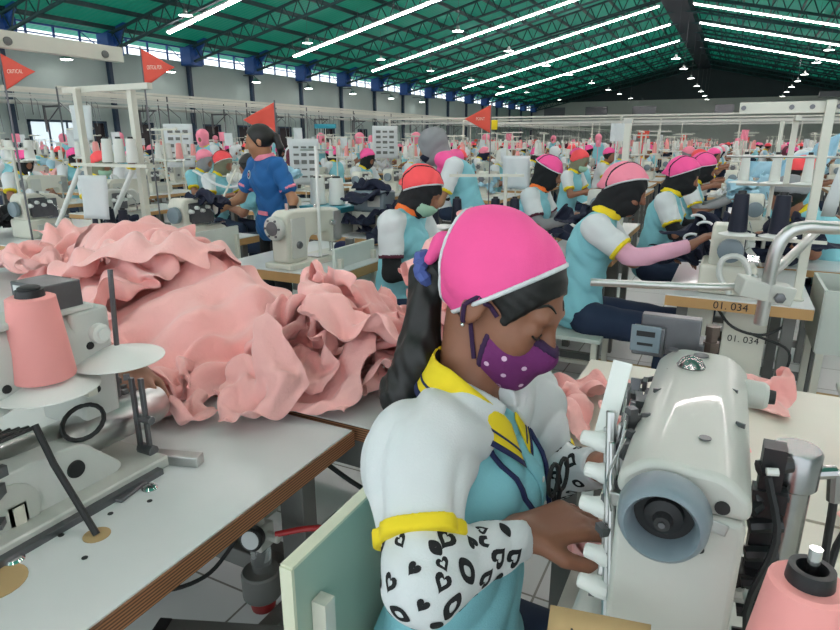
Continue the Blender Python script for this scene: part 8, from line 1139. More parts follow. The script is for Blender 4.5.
# right bench
t5 = thing('work_table', 'cream laminate table under the big sewing machine in front of the woman', 'table', (.27, .72, 0))
MB().box((0, 0, .747), (.84, .84, .006)).build('tabletop', M['laminate_cream'], t5)
MB().box((0, 0, .726), (.84, .84, .035)).build('edge_board', M['wood_pale'], t5)
for sx in (-.36, .36):
    for sy in (-.36, .36): MB().box((sx, sy, .354), (.045, .05, .708)).build('leg', M['frame_grey'], t5)
t6 = thing('work_table', 'cream laminate table with pink scraps just beyond the big sewing machine', 'table', (.36, 1.48, 0))
MB().box((0, 0, .747), (1.36, .66, .006)).build('tabletop', M['laminate_cream'], t6)
MB().box((0, 0, .726), (1.36, .66, .035)).build('edge_board', M['wood_pale'], t6)
for sx in (-.6, .6):
    for sy in (-.26, .26): MB().box((sx, sy, .354), (.045, .05, .708)).build('leg', M['frame_grey'], t6)

# heaps of pink fabric, piece by piece
P1 = cloth_pieces(HEAP_1, 1.65); P2 = cloth_pieces(HEAP_2, 1.45); P3 = cloth_pieces(HEAP_3, 1.0)
TOP1 = sorted(range(len(P1)), key=lambda i: -P1[i][2][:, 2].mean()); TOP2 = sorted(range(len(P2)), key=lambda i: -P2[i][2][:, 2].mean())
for i, pc in enumerate(P1):
    me, c = piece_mesh(pc, M['pink'])
    put_piece(me, (-.76 + c[0] * 1.05, 1.37 + c[1], TT + .002 + max(c[2], 0)), 'crumpled pink jersey piece, %s from the top of the tall heap behind the seated woman' % ORD[TOP1.index(i)], 'pink pieces in the heap behind the woman')
for i, pc in enumerate(P2):
    me, c = piece_mesh(pc, M['pink'])
    me.transform(Matrix.Diagonal((1.32, 1.15, 1, 1)))
    put_piece(me, (-2.13 + c[0] * 1.32, 1.58 + c[1] * 1.15, TT + .002 + max(c[2], 0)), 'crumpled pink jersey piece, %s from the top of the wide heap behind the left machine' % ORD[TOP2.index(i)], 'pink pieces in the heap on the left')
for k, (x, y, z, rz, lab) in enumerate(((-.58, 1.40, .90, 40, 'pink piece draped over the right shoulder of the tall heap, just left of the ponytail'), (-.68, 1.55, .97, 160, 'pink piece crowning the right end of the tall heap behind the ponytail'), (-.86, 1.30, .80, 250, 'pink piece spilling down the front middle of the tall heap behind the woman'), (-2.75, 1.62, .80, 90, 'pink piece at the far left end of the wide heap at the picture edge'))):
    me, c = piece_mesh(P1[TOP1[k % 3]], M['pink'])
    put_piece(me, (x, y, z), lab, None, rz, scale=(1.05, 1.05, 1.0) if k < 3 else (1.1, 1.1, 1))
P3M = [piece_mesh(p, M['pink']) for p in P3]
P3N = [piece_mesh(p, M['navy'], 'garment')[0] for p in P3]
for k, (x, y, z, rz, lab) in enumerate((
        (-1.13, .93, .752, 20, 'small pink piece lying flat on the near white table by the hand'),
        (-1.22, 1.0, .77, 140, 'pink piece folded over at the front foot of the left heap'),
        (-.30, 1.32, .752, 70, 'pink piece hanging at the table edge behind the masked face'),
        (-.26, 1.50, .760, 0, 'pink piece lying on the cream table just past the masked face'),
        (-.10, 1.30, .752, 200, 'pink piece between the bright thread plate and the masked face'),
        (.13, 1.70, .752, 100, 'small crumpled pink scrap at the far edge behind the big machine'),
        (.36, 1.42, .752, 30, 'pink piece on the cream table at the right picture edge'),
        (.33, 1.10, .752, 250, 'pink piece lying right of the steel cylinder'),
        (-.02, 1.42, .752, 300, 'pink scrap seen just left of the big machine head'))):
    put_piece(P3M[k % 5][0], (x, y, z), lab, None, rz)
put_piece(P3M[2][0], (-.115, .80, .80), 'pink piece being sewn under the woman\'s hands', None, 45, scale=(.6, .6, .9))

# ---------------- big feed-off machine in front (right)
bm = thing('sewing_machine', 'large pale grey industrial sewing machine nearest the camera with grey-blue hand wheel', 'sewing machine', (-.004, .55, TT))
XZ = lambda y0: Matrix(((1, 0, 0, 0), (0, 0, 1, y0), (0, 1, 0, 0), (0, 0, 0, 1)))
def flip_(mb_): mb_.f = [f[::-1] for f in mb_.f]; return mb_
sec = rounded([(-.056, .0), (.050, .0), (.054, .20), (.055, .318), (-.058, .318), (-.058, .20)], .012)
flip_(MB().prism(sec, .155, XZ(0))).build('column', M['machine_grey'], bm, bevel=.006, seg=3)
sec = rounded([(-.050, .245), (.048, .245), (.050, .30), (.048, .325), (-.050, .325), (-.054, .30)], .018)
flip_(MB().prism(sec, .25, XZ(.12))).build('arm', M['machine_grey'], bm, bevel=.012, seg=3)
sec = rounded([(-.060, .318), (.057, .318), (.057, .338), (.034, .360), (-.036, .362), (-.060, .340)], .016, 4)
flip_(MB().prism(sec, .36, XZ(.002))).build('top_cover', M['machine_grey'], bm, bevel=.008, seg=3)
flip_(MB().prism(rounded([(-.10, 0), (.11, 0), (.11, .05), (-.10, .05)], .01), .42, XZ(-.02))).build('bed', M['machine_grey'], bm, bevel=.006)
MB().lathe([(0, .022), (.01, .024), (.16, .022), (.2, .02)], (-.085, .02, .085), (0, 1, 0), 16).build('bed_arm', M['machine_white'], bm)
MB().lathe([(0, .040), (-.004, .041), (-.024, .039), (-.031, .0355), (-.033, .032), (-.028, .0285), (-.006, .0265), (-.004, .0)][::-1], (-.014, -.006, .318), (0, 1, 0), 40).build('hand_wheel', M['grey_blue'], bm)
m = MB(); m.lathe([(-.026, .0), (-.026, .007), (-.018, .009), (-.014, .017), (-.002, .018)], (-.014, -.006, .318), (0, 1, 0), 28)
m.lathe([(-.0065, .0), (-.0065, .0268), (-.004, .0268)], (-.014, -.006, .318), (0, 1, 0), 28)
m.build('wheel_hub', M['rubber'], bm)
MB().lathe([(-.028, .0), (-.028, .003), (-.025, .003)], (-.014, -.006, .318), (0, 1, 0), 12).build('hub_screw', M['dark_steel'], bm)
m = MB().lathe([(-.0012, .0), (-.001, .0065), (.001, .0065)], (.033, 0, .330), (0, 1, 0), 16).lathe([(-.0012, .0), (-.001, .004), (.001, .004)], (.020, 0, .282), (0, 1, 0), 14)
m.build('screw_hole', M['rubber'], bm)
q = Matrix.Rotation(R(12), 3, 'Y')
MB().box((.030, -.0005, .310), (.020, .002, .012), q).build('oval_plug', M['steel'], bm, bevel=.004, seg=3)
d = MB().lathe([(0, .017), (.003, .018), (.005, .0165), (.011, .013), (.015, .007), (.0165, .001)], (-.014, .285, .360), n=24).build('sight_glass', M['dull_steel'], bm)
m = MB()
for x, y in ((.008, .335), (-.030, .345)): m.lathe([(0, .010 if x > 0 else .008), (.0015, .010 if x > 0 else .008)], (x - .012, y, .3615), n=16)
for x, y, a in ((-.038, .28, 30), (-.046, .20, 30), (-.05, .12, 30), (.038, .24, -30), (.045, .14, -30)):
    MB().box((x, y, .3535), (.010, .0022, .005), Matrix.Rotation(R(a), 3, 'Z')).build('cover_screw', M['dark_steel'], bm)
MB().lathe([(0, .006), (.0012, .006)], (.012, .07, .3622), n=12).build('cover_screw', M['dark_steel'], bm)
m.build('cover_plug', M['dark_steel'], bm)
MB().lathe([(0, .017), (.004, .019), (.025, .018), (.030, .014)], (.052, .315, .325), (1, 0, 0), 20).build('side_knob', M['machine_grey'], bm)
MB().lathe([(0, .010), (.010, .009)], (.080, .315, .325), (1, 0, 0), 14).build('knob_cap', M['rubber'], bm)
m = MB().box((-.050, .385, .372), (.082, .022, .058)); m.box((-.078, .372, .362), (.045, .01, .045)); m.box((-.012, .40, .35), (.02, .05, .03))
m.build('rear_bracket', M['dark_steel'], bm, bevel=.002)
pl_ = MB().box((-.082, .3655, .366), (.042, .003, .040)).build('bracket_plate', M['grey_blue'], bm, bevel=.001)
m = MB().box((-.082, .3635, .374), (.026, .001, .008)).box((-.082, .3635, .358), (.022, .001, .004)); m.build('plate_slot', M['rubber'], pl_)
m = MB().lathe([(0, .010), (.012, .010), (.012, .0125), (.026, .0125), (.026, .009), (.036, .009), (.036, .011), (.05, .011)], (.006, .395, .34), n=6); m.build('stacked_nut', M['brown_metal'], bm)
# thread tension side
m = MB()
for dx, dy, w in ((-.072, .10, .006), (-.060, .10, .005), (-.066, .085, .004), (-.078, .12, .004)):
    m.cyl((dx - .012, dy, .36 if w > .005 else .33), (dx + .012, dy - .06, .14), w, n=10)
m.box((-.072, .085, .245), (.010, .02, .20), Matrix.Rotation(R(-16), 3, 'X'))
m.box((-.055, .105, .30), (.02, .05, .03)); m.box((-.048, .07, .21), (.05, .02, .016)); m.box((-.048, .07, .275), (.05, .02, .016))
m.build('tension_frame', M['steel'], bm, bevel=.0015)
m = MB(); rr = random.Random(5)
for k in range(26):
    z = .15 + k * .008
    x, y = -.058 + rr.uniform(-.018, .012), .06 + (z - .15) * .25 + rr.uniform(-.03, .03)
    m.box((x, y, z), (rr.uniform(.006, .02), rr.uniform(.006, .016), rr.uniform(.006, .02)), Matrix.Rotation(rr.random(), 3, 'Z'))
for k in range(5): m.cyl((-.066, .05 + .02 * k, .18 + .03 * k), (-.066, .055 + .02 * k, .24 + .03 * k), .0025, n=6)
m.build('looper_linkage', M['dark_steel'], bm)
m = MB()
for k in range(9): m.tube(bez([(-.06 - .003 * k, .04 + .02 * k, .36), (-.075 + .003 * (k % 3), .05 + .012 * k, .30), (-.06, .07 + .006 * k, .22 + .01 * k)], 8), .0012, n=4)
m.build('thread_guide', M['chrome'], bm)
for (x, y, z) in ((-.103, .11, .314), (-.094, .10, .280), (-.093, .08, .248), (-.080, .06, .201), (-.083, .05, .167)):
    MB().lathe([(0, .010), (.002, .0125), (.016, .0122), (.022, .010), (.034, .0085), (.036, .006)], (x + .022, y, z), (-1, 0, .05), 10).build('tension_knob', M['plastic_white'], bm)
    m = MB().lathe([(0, .0125), (.030, .0125), (.032, .010)], (x + .036, y, z), (1, 0, 0), 14).build('tension_post', M['machine_white'], bm)
s_ = MB().box((-.089, .131, .353), (.022, .002, .105), Matrix.Rotation(R(-22), 3, 'X') @ Matrix.Rotation(R(6), 3, 'Y')).build('thread_plate', M['plastic_white'], bm, bevel=.0008)
m = MB()
for k in range(10): m.cyl((-.094 + .002 * k % .01, .121 + k * .0038, .318 + .0086 * k), (-.094 + .002 * k % .01, .1195 + k * .0038, .3185 + .0086 * k), .0015, n=6)
m.build('plate_hole', M['dark_steel'], s_)
m = MB()
for k in range(7): m.box((-.048 + k * .0045, .31, .318), (.0016, .02, .035))
m.box((-.036, .30, .30), (.035, .03, .02)); m.box((-.055, .25, .29), (.02, .06, .05)); m.tube(bez([(-.06, .33, .32), (-.085, .34, .30), (-.08, .33, .25), (-.06, .32, .24)], 10), .004, n=6)
for k in range(34): m.box((-.072 + rr.uniform(-.02, .02), .24 + rr.uniform(-.10, .10), .27 + rr.uniform(-.06, .07)), (rr.uniform(.004, .018), rr.uniform(.006, .03), rr.uniform(.005, .03)), Matrix.Rotation(rr.random() * 3, 3, 'X'))
m.build('needle_clamp', M['dark_steel'], bm)
# right side mechanism
m = MB().box((.074, .08, .27), (.020, .022, .19)).box((.072, .07, .22), (.03, .03, .02)).box((.075, .075, .31), (.03, .02, .02)).cyl((.06, .06, .30), (.10, .11, .32), .007, n=8)
for k in range(7): m.cyl((.062, .05 + .004 * k, .16 + .03 * k), (.09, .05 + .006 * k, .165 + .03 * k), .008, n=8)
m.tube(bez([(.07, .06, .34), (.085, .05, .28), (.07, .04, .2), (.09, .05, .12)], 14), .004, n=6)
m.build('side_linkage', M['black'], bm)
MB().cyl((.068, .06, .345), (.078, .062, .346), .004, n=8).build('side_fitting', M['machine_white'], bm); MB().cyl((.055, .06, .20), (.07, .05, .21), .008, n=8).build('side_fitting', M['machine_white'], bm)
cy = thing('air_cylinder', 'upright polished steel cylinder with a cap, right of the big machine', 'cylinder', (.092, .66, TT))
MB().lathe([(0, .022), (.02, .024), (.02, .0185), (.322, .0185)], n=28).build('tube', M['dull_steel'], cy)
MB().lathe([(.312, .022), (.314, .0235), (.350, .0235), (.354, .021)], n=28).build('cap', M['dull_steel'], cy)
m = MB().cyl((.02, .0, .33), (.036, .006, .332), .007, n=10).cyl((.036, .006, .332), (.040, .008, .30), .007, n=10); m.build('elbow_fitting', M['dull_steel'], cy)
MB().tube(bez([(.040, .008, .30), (.05, .02, .2), (.09, .03, .14), (.16, .04, .10), (.22, .0, .02)], 20), .004, n=8).build('hose', M['rubber'], cy)
for k, (a, b, c) in enumerate((((.16, .75, .95), (.2, .72, 1.0), (.26, .70, .90)), ((.15, .70, .9), (.21, .68, .97), (.27, .72, .86)))):
    o = MB().tube(bez([(.15, .66 + .02 * k, .76), a, b, c, (.30, .70 + .03 * k, .758)], 26), .004, n=8).build('air_hose', M['rubber'])
    tag(o, 'black air hose looping right of the steel cylinder, the %s one' % ('upper' if k == 0 else 'lower'), 'hose')
pk = thing('thread_stand', 'steel spool pin on a disc holding the pink cone in the right bottom corner', 'thread stand', (.088, .465, TT))
MB().lathe([(0, .05), (.004, .05), (.008, .01)], n=24).cyl((0, 0, 0), (0, 0, .16), .008, n=10).build('post', M['cream'], pk)
MB().lathe([(.155, .01), (.157, .06), (.160, .06), (.168, .015)], n=30).build('spool_disc', M['plastic_white'], pk)
MB().cyl((0, 0, .16), (0, 0, .365), .0045, n=12).build('spool_pin', M['chrome'], pk)
cone('pink_thread', 'cone of pink thread with black core in the right bottom corner', (.088, .465, TT + .172), h=.165, rb=.046, rt=.0265)
kp = MB().grid(6, 4, lambda u, v: ((u - .5) * .09, (v - .5) * .05, .012 * u * v))
o = kp.build('paper_note', M['kraft'], None, solid=.0006); o.location = (-.058, .475, .955); o.rotation_euler = (R(35), 0, R(8))
tag(o, 'brown kraft paper note at the bottom edge under the hand wheel', 'paper')
lettering('No.60', .02, M['rubber'], o, Matrix.Translation((.0, 0, .0045)) @ Matrix.Rotation(R(2), 4, 'Y'))
hold = MB().cyl((-.03, .50, TT + .05), (-.05, .478, .945), .003, n=6).box((-.052, .476, .947), (.06, .03, .002), Matrix.Rotation(R(35), 3, 'X')).build('note_holder', M['steel']); tag(hold, 'thin steel clip holding the kraft paper note', 'clip')

# ---------------- left near machine
lm = thing('sewing_machine', 'pale enamelled cylinder-bed machine on the near left table, seen from its wheel end', 'sewing machine', (-1.13, .20, TT))
flip_(MB().prism(rounded([(-.075, .215), (.065, .215), (.067, .30), (.05, .338), (-.055, .340), (-.075, .31)], .016, 4), .54, XZ(0))).build('arm', M['machine_white'], lm, bevel=.008, seg=3)
flip_(MB().prism(rounded([(-.075, .10), (.060, .10), (.066, .34), (-.075, .34)], .01, 3), .08, XZ(.47))).build('head', M['machine_white'], lm, bevel=.01, seg=3)
MB().prism(rounded([(-.02, .0), (.42, .0), (.50, .03), (.42, .115), (.25, .12), (-.02, .22)], .02), .15, YZ(-.03)).build('base_body', M['machine_white'], lm, bevel=.01, seg=3)
MB().box((.03, .28, .012), (.26, .58, .024)).build('base_plate', M['machine_grey'], lm, bevel=.004)
MB().box((.165, .26, .006), (.022, .56, .012)).build('plate_edge', M['dark_steel'], lm)
MB().lathe([(0, .040), (.02, .045), (.34, .043), (.36, .036)], (.035, .30, .085), (0, 1, 0), 24).build('cylinder_bed', M['steel'], lm)
m = MB()
for y, z in ((.10, .27), (.50, .27), (.52, .30), (.50, .18), (.34, .24), (.38, .25), (.43, .24)): m.lathe([(0, .008), (.003, .007)], (.066, y, z), (1, 0, 0), 12)
m.lathe([(0, .017), (.004, .016)], (.12, .40, .07), (1, 0, 0), 20)
m.build('screw_head', M['rubber'], lm)
MB().lathe([(0, .020), (.012, .019), (.014, .012), (.02, .012)], (.066, .52, .29), (1, 0, 0), 20).build('tension_dial', M['plastic_white'], lm)
m = MB().lathe([(0, .024), (.014, .022), (.016, .012), (.03, .012)], (.066, .45, .21), (1, 0, 0), 20).build('regulator_dial', M['machine_white'], lm)
m = MB().box((.02, .42, .345), (.09, .2, .012)); m.build('lid', M['machine_white'], lm, bevel=.004)
cb = MB().box((.01, .47, .372), (.10, .07, .055)).box((.02, .42, .37), (.03, .02, .03)).build('solenoid_box', M['dark_steel'], lm, bevel=.002)
MB().box((-.01, .433, .375), (.035, .002, .038)).build('sticker', M['paper'], cb)
m = MB(); rr = random.Random(8)
m.cyl((.01, .57, .12), (.01, .57, .06), .006, n=8); m.cyl((.03, .57, .2), (.03, .57, .13), .005, n=8)
for k in range(16): m.box((.015 + rr.uniform(-.025, .03), .59 + rr.uniform(-.02, .02), .10 + rr.random() * .07), (.012, .01, .012), Matrix.Rotation(rr.random() * 3, 3, 'Z'))
m.tube(bez([(-.01, .60, .17), (-.02, .61, .13), (0, .61, .11), (.03, .61, .12), (.04, .60, .16)], 12), .002, n=5)
m.build('presser_assembly', M['dark_steel'], lm)
m = MB()
for k in range(34): m.box((.125 + rr.uniform(-.03, .03), .15 + rr.uniform(-.13, .11), .11 + rr.uniform(-.07, .10)), (rr.uniform(.008, .03), rr.uniform(.008, .04), rr.uniform(.008, .03)), Matrix.Rotation(rr.random(), 3, 'Z'))
m.build('drive_linkage', M['dark_steel'], lm)
m = MB().lathe([(0, .05), (.006, .05)], (.118, .28, .05), (1, 0, 0), 24); m.box((.12, .29, .04), (.008, .03, .04)); m.build('round_cover', M['machine_grey'], lm)
MB().box((.127, .29, .04), (.002, .018, .035)).build('yellow_sticker', M['laminate_cream'], lm)
MB().tube([(.085 + .036 * math.cos(a), .45 + .036 * math.sin(a) , .135 - .012 * math.cos(a) + .016 * math.sin(a)) for a in [k * math.pi / 9 for k in range(18)]], .0045, n=8, closed=True).build('coiled_hose', M['rubber'], lm)
m = MB()
for k in range(7): m.tube(bez([(.04 + .01 * k, .30 + .01 * k, .17), (.10, .25 - .03 * k, .16 + .01 * (k % 3)), (.13, .16 - .01 * k, .09), (.14, .10 + .01 * k, .02)], 14), .0035, n=6)
m.build('wire_bundle', M['black'], lm)
m = MB()
for k in range(3): m.box((.10, .17 + .018 * k, .165), (.014, .012, .02))
m.build('connector', M['machine_grey'], lm)
st_ = MB().tube([(-1.026, .553, .926), (-.99, .552, .86), (-.896, .548, .751)], .006, n=10).build('support_cable', M['rubber'])
tag(st_, 'thick black cable running down into a hole of the near white table', 'cable')
m = MB().box((-.97, .56, .7535), (.05, .07, .007), Matrix.Rotation(.2, 3, 'Z')).build('knee_pad', M['dark_steel'], None, bevel=.003)
m.location = (.0, .10, 0); tag(m, 'dark oval metal plate on the table beside the left machine base', 'plate')
for k, (x, y, nm) in enumerate(((-.935, .69, 'beside the dark plate'), (-.955, .445, 'close to the left picture edge'))):
    o = MB().lathe([(0, .015), (.002, .0155), (.006, .012), (.007, .004)], n=20).build('table_stud', M['chrome']); o.location = (x, y, .75)
    tag(o, 'round chrome stud on the near white table, %s' % nm, 'stud')
gd = thing('edge_guide', 'steel fabric guide standing at the end of the left machine', 'guide', (-1.02, .76, TT))
m = MB().box((.045, .02, .012), (.13, .028, .022), Matrix.Rotation(R(18), 3, 'Z')); m.build('foot', M['steel'], gd, bevel=.002)
m = MB().box((-.012, -.006, .095), (.010, .008, .19)).box((.008, .0, .095), (.010, .008, .19)).cyl((-.02, 0, .03), (.02, .0, .03), .012, n=10).cyl((-.02, 0, .10), (.025, .0, .10), .009, n=10)
m.build('upright', M['dark_steel'], gd, bevel=.001)
# thread tree of the left machine
ls = thing('thread_stand', 'thread stand with white discs over the near left machine', 'thread stand', (-1.30, .62, TT))
m = MB().cyl((0, 0, 0), (0, 0, .20), .009, n=10).box((.12, .03, .205), (.36, .018, .014)).box((.22, -.04, .205), (.018, .24, .012)).lathe([(0, .03), (.006, .03)], n=16); m.build('post', M['cream'], ls)
for x, y, z in ((-1.062, .605, .968), (-1.045, .74, .985), (-1.105, .505, .955)):
    MB().lathe([(-.002, .0), (-.001, .088 if y > .55 else .06), (.001, .088 if y > .55 else .06), (.022, .02), (.026, .01)], (x + 1.30, y - .62, z - TT), n=36).build('spool_disc', M['plastic_white'], ls)
MB().cyl((.255, .12, .22), (.250, .135, .41), .005, n=8).build('spool_pin', M['dark_steel'], ls)
m = MB()
for k in range(3): a = k * 2.1; m.box((.224 + .018 * math.cos(a), -.02 + .018 * math.sin(a), .252), (.012, .01, .024))
m.build('cone_holder', M['plastic_white'], ls)
cone('pink_thread', 'large cone of pink thread on the white disc at the left picture edge', (-1.062, .605, .990), h=.150, rb=.052, rt=.038)
o = MB().lathe([(0, .018), (.014, .018), (.016, .014)], n=16).build('cone_plug', M['rubber']); o.location = (-1.062, .605, 1.1421); tag(o, 'black plug on top of the left pink thread cone', 'plug')
# hand holding fabric behind the discs
hp = thing('person', 'brown hand of a hidden worker pushing pink fabric behind the small white disc', 'person', (-1.135, .83, TT + .045))
F = Field((-.30, -.13, -.0), (.16, .34, .22), .005)
F.cone((-.22, .02, .04), (-.03, .03, .10), .034, .027, .02)
hand_prims(F, (-.03, .03, .10), (.09, -.06, -.035), (.1, 0, 1), -1, (.7, .8, .6), .95)
F.build('hand', M['skin_dark'], hp)

# air regulator below the left table
ar = thing('air_regulator', 'air filter regulator with black pressure gauge and clear bowl under the near left table edge', 'regulator', (-.885, .92, .40))
m = MB().box((0, 0, .115), (.05, .05, .06)).cyl((0, 0, .14), (0, 0, .19), .016, n=12).cyl((-.05, 0, .12), (.06, 0, .12), .011, n=10).box((-.02, .04, .14), (.03, .08, .02)); m.build('valve_body', M['machine_grey'], ar, bevel=.004)
MB().lathe([(0, .026), (.02, .028), (.024, .024)], (.012, -.026, .13), (.25, -.95, .2), 24).build('gauge', M['black'], ar)
MB().lathe([(.0245, .021), (.0255, .021)], (.012, -.026, .13), (.25, -.95, .2), 24).build('gauge_dial', M['paper'], ar)
MB().lathe([(-.005, .024), (0, .025), (.085, .024)], (0, 0, .0), n=20).build('bowl', M['glass'], ar)
MB().lathe([(-.05, .042), (-.045, .046), (.015, .046), (.02, .042)], (0, -.005, .0), n=24).build('bowl_guard', M['frame_grey'], ar)
MB().lathe([(-.085, .028), (-.05, .034)], (0, -.005, .0), n=20).build('bowl_base', M['red'], ar)
o = MB().tube(bez([(-.835, .92, .53), (-.76, .96, .545), (-.70, 1.0, .53), (-.60, 1.05, .49), (-.45, 1.1, .44)], 26), .007, n=10).build('air_hose', M['red']); tag(o, 'red air hose running right from the regulator under the table', 'hose')
o = MB().tube(bez([(-.935, .92, .52), (-.95, .88, .47), (-.965, .82, .44), (-1.0, .74, .45), (-1.06, .66, .50), (-1.1, .6, .56)], 26), .005, n=10).build('air_hose', M['rubber']); tag(o, 'black hose curving left from the regulator under the table', 'hose')
o = MB().tube(bez([(-.80, 1.04, .68), (-.73, 1.10, .59), (-.68, 1.14, .55), (-.62, 1.2, .59), (-.63, 1.22, .68), (-.68, 1.2, .70)], 30), .006, n=10).build('air_hose', M['rubber']); tag(o, 'black hose hanging in a loop below the pink heap', 'hose')
bb = thing('steel_beam', 'grey steel frame beam with black end cap under the near left table', 'beam', (-.97, .72, .33))
q = Matrix.Rotation(R(22), 3, 'Z')
MB().box((.20, .10, 0), (.50, .05, .07), q).build('bar', M['frame_grey'], bb, bevel=.004); MB().box((-.035, 0, 0), (.03, .055, .075), q).build('end_cap', M['rubber'], bb, bevel=.003)
o = MB().box((0, 0, .012), (.12, .16, .024)).build('foot_pedal', M['dark_steel'], None, bevel=.006); o.location = (-1.15, 1.6, 0); tag(o, 'small dark foot pedal on the tiled floor between the tables', 'pedal')

# the woman's chair
wc = thing('work_chair', 'wooden chair with pale green backrest board behind the woman in front', 'chair', (-.31, .755, 0))
MB().box((0, 0, .435), (.36, .38, .022)).build('seat', M['board_green'], wc, bevel=.003)
bk = MB().box((-.168, .03, .672), (.018, .48, .33)).build('backrest', M['board_green'], wc, bevel=.002)
m = MB().box((-.168, .03, .839), (.0205, .484, .005)).box((-.168, -.212, .672), (.0205, .006, .333)); m.build('edge_band', M['chair_edge'], bk)
for sx in (-1, 1):
    for sy in (-1, 1): MB().box((sx * .15, sy * .165, .212), (.028, .028, .424)).build('leg', M['cream'], wc)
for sy in (-1, 1): MB().box((-.145, sy * .165, .60), (.024, .024, .32)).build('back_post', M['cream'], wc)

# tubular arm over the right table
pa = thing('tubular_frame', 'bent grey steel tube with bolted clamp block over the right table', 'frame', (.08, 1.33, 0))
o_ = lambda x, y, z: (x - .08, y - 1.33, z)
MB().tube(bez([o_(.085, 1.33, 1.05), o_(.087, 1.325, 1.13), o_(.090, 1.32, 1.195), o_(.105, 1.322, 1.232), o_(.135, 1.33, 1.245), o_(.19, 1.35, 1.244), o_(.45, 1.45, 1.244), o_(.62, 1.52, 1.244)], 40), .0125, n=14).build('bent_tube', M['steel'], pa)
MB().tube(bez([o_(-.235, 1.25, 1.118), o_(-.05, 1.30, 1.118), o_(.03, 1.335, 1.119), o_(.055, 1.345, 1.13), o_(.065, 1.35, 1.14)], 20), .008, n=12).build('thin_tube', M['steel'], pa)
MB().cyl(o_(.088, 1.35, 1.14), o_(.19, 1.62, 1.21), .009, n=12).build('brace_tube', M['steel'], pa)
MB().box(o_(.082, 1.335, 1.118), (.10, .045, .036), Matrix.Rotation(R(12), 3, 'Y') @ Matrix.Rotation(R(20), 3, 'Z')).build('clamp_block', M['machine_grey'], pa, bevel=.003)
MB().lathe([(0, .010), (.008, .010), (.009, .007)], o_(.108, 1.312, 1.110), (.3, -.95, 0), 6).build('bolt', M['dark_steel'], pa)
m = MB().cyl(o_(.62, 1.52, 1.244), o_(.62, 1.52, .75), .0125, n=12); m.build('post', M['steel'], pa)
# ------------------------------------------------------------------ the woman in front
B0 = V((-.33, .76, 0))
W = lambda x, y, z: V((x, y, z)) - B0
J = dict(pelvis=W(-.335, .775, .56), chest=W(-.325, .800, .875), neck=W(-.315, .800, 1.045), head=W(-.290, .845, 1.172),
         shR=W(-.345, .665, .995), shL=W(-.285, .945, .975), elR=W(-.270, .545, .892), elL=W(-.225, .955, .835),
         wrR=W(-.200, .700, .882), wrL=W(-.130, .900, .90), hipR=W(-.31, .69, .52), hipL=W(-.31, .87, .52), knR=W(.06, .68, .50), knL=W(.06, .90, .50))
pw = thing('person', 'woman in bright pink kerchief, purple dotted mask and turquoise polo shirt sewing in front', 'person', B0)
Mh = Matrix.Rotation(R(-4), 3, 'Z') @ Matrix.Rotation(R(-6), 3, 'X') @ Matrix.Rotation(R(30), 3, 'Y')
hc = J['head']
H = lambda x, y, z: tuple(hc + Mh @ V((x, y, z)))
lo, hi = W(-.56, .42, .40), W(.16, 1.12, 1.34)
F = Field(lo, hi, .0048)
torso_prims(F, J, -.012)
F.cone(J['neck'] - V((.01, 0, .05)), H(-.018, 0, -.05), .050, .045, .02)
head_prims(F, hc, Mh)
for s_ in 'LR':
    F.cone(J['sh' + s_], J['el' + s_], .040, .034, .03); F.cone(J['el' + s_], J['wr' + s_], .036, .024, .02)
    F.cone(J['hip' + s_], J['kn' + s_], .07, .05, .03)
hand_prims(F, J['wrR'], (.085, .075, .012), (-.25, -.35, .9), 1, (.45, .5, .4), 1.0)
hand_prims(F, J['wrL'], (.07, -.035, -.01), (-.2, .3, .9), -1, (.4, .5, .4), 1.0)
F.build('body', M['skin_dark'], pw)
FB = F
# shirt body
F = Field(lo, hi, .0055)
torso_prims(F, J, .006)
F.folds(.005, .9, 1.3)
up2 = (J['neck'] - J['chest']).normalized()
F.cut(J['neck'] + up2 * .0, up2 + V((.25, 0, 0)))
F.carve(J['neck'] + V((.075, -.005, -.015)), (.042, .026, .075), Matrix.Rotation(R(-14), 3, 'Y'), .012)
F.cut(W(0, 0, .46), (0, 0, -1))
F.build('shirt', M['turq'], pw); FS = F
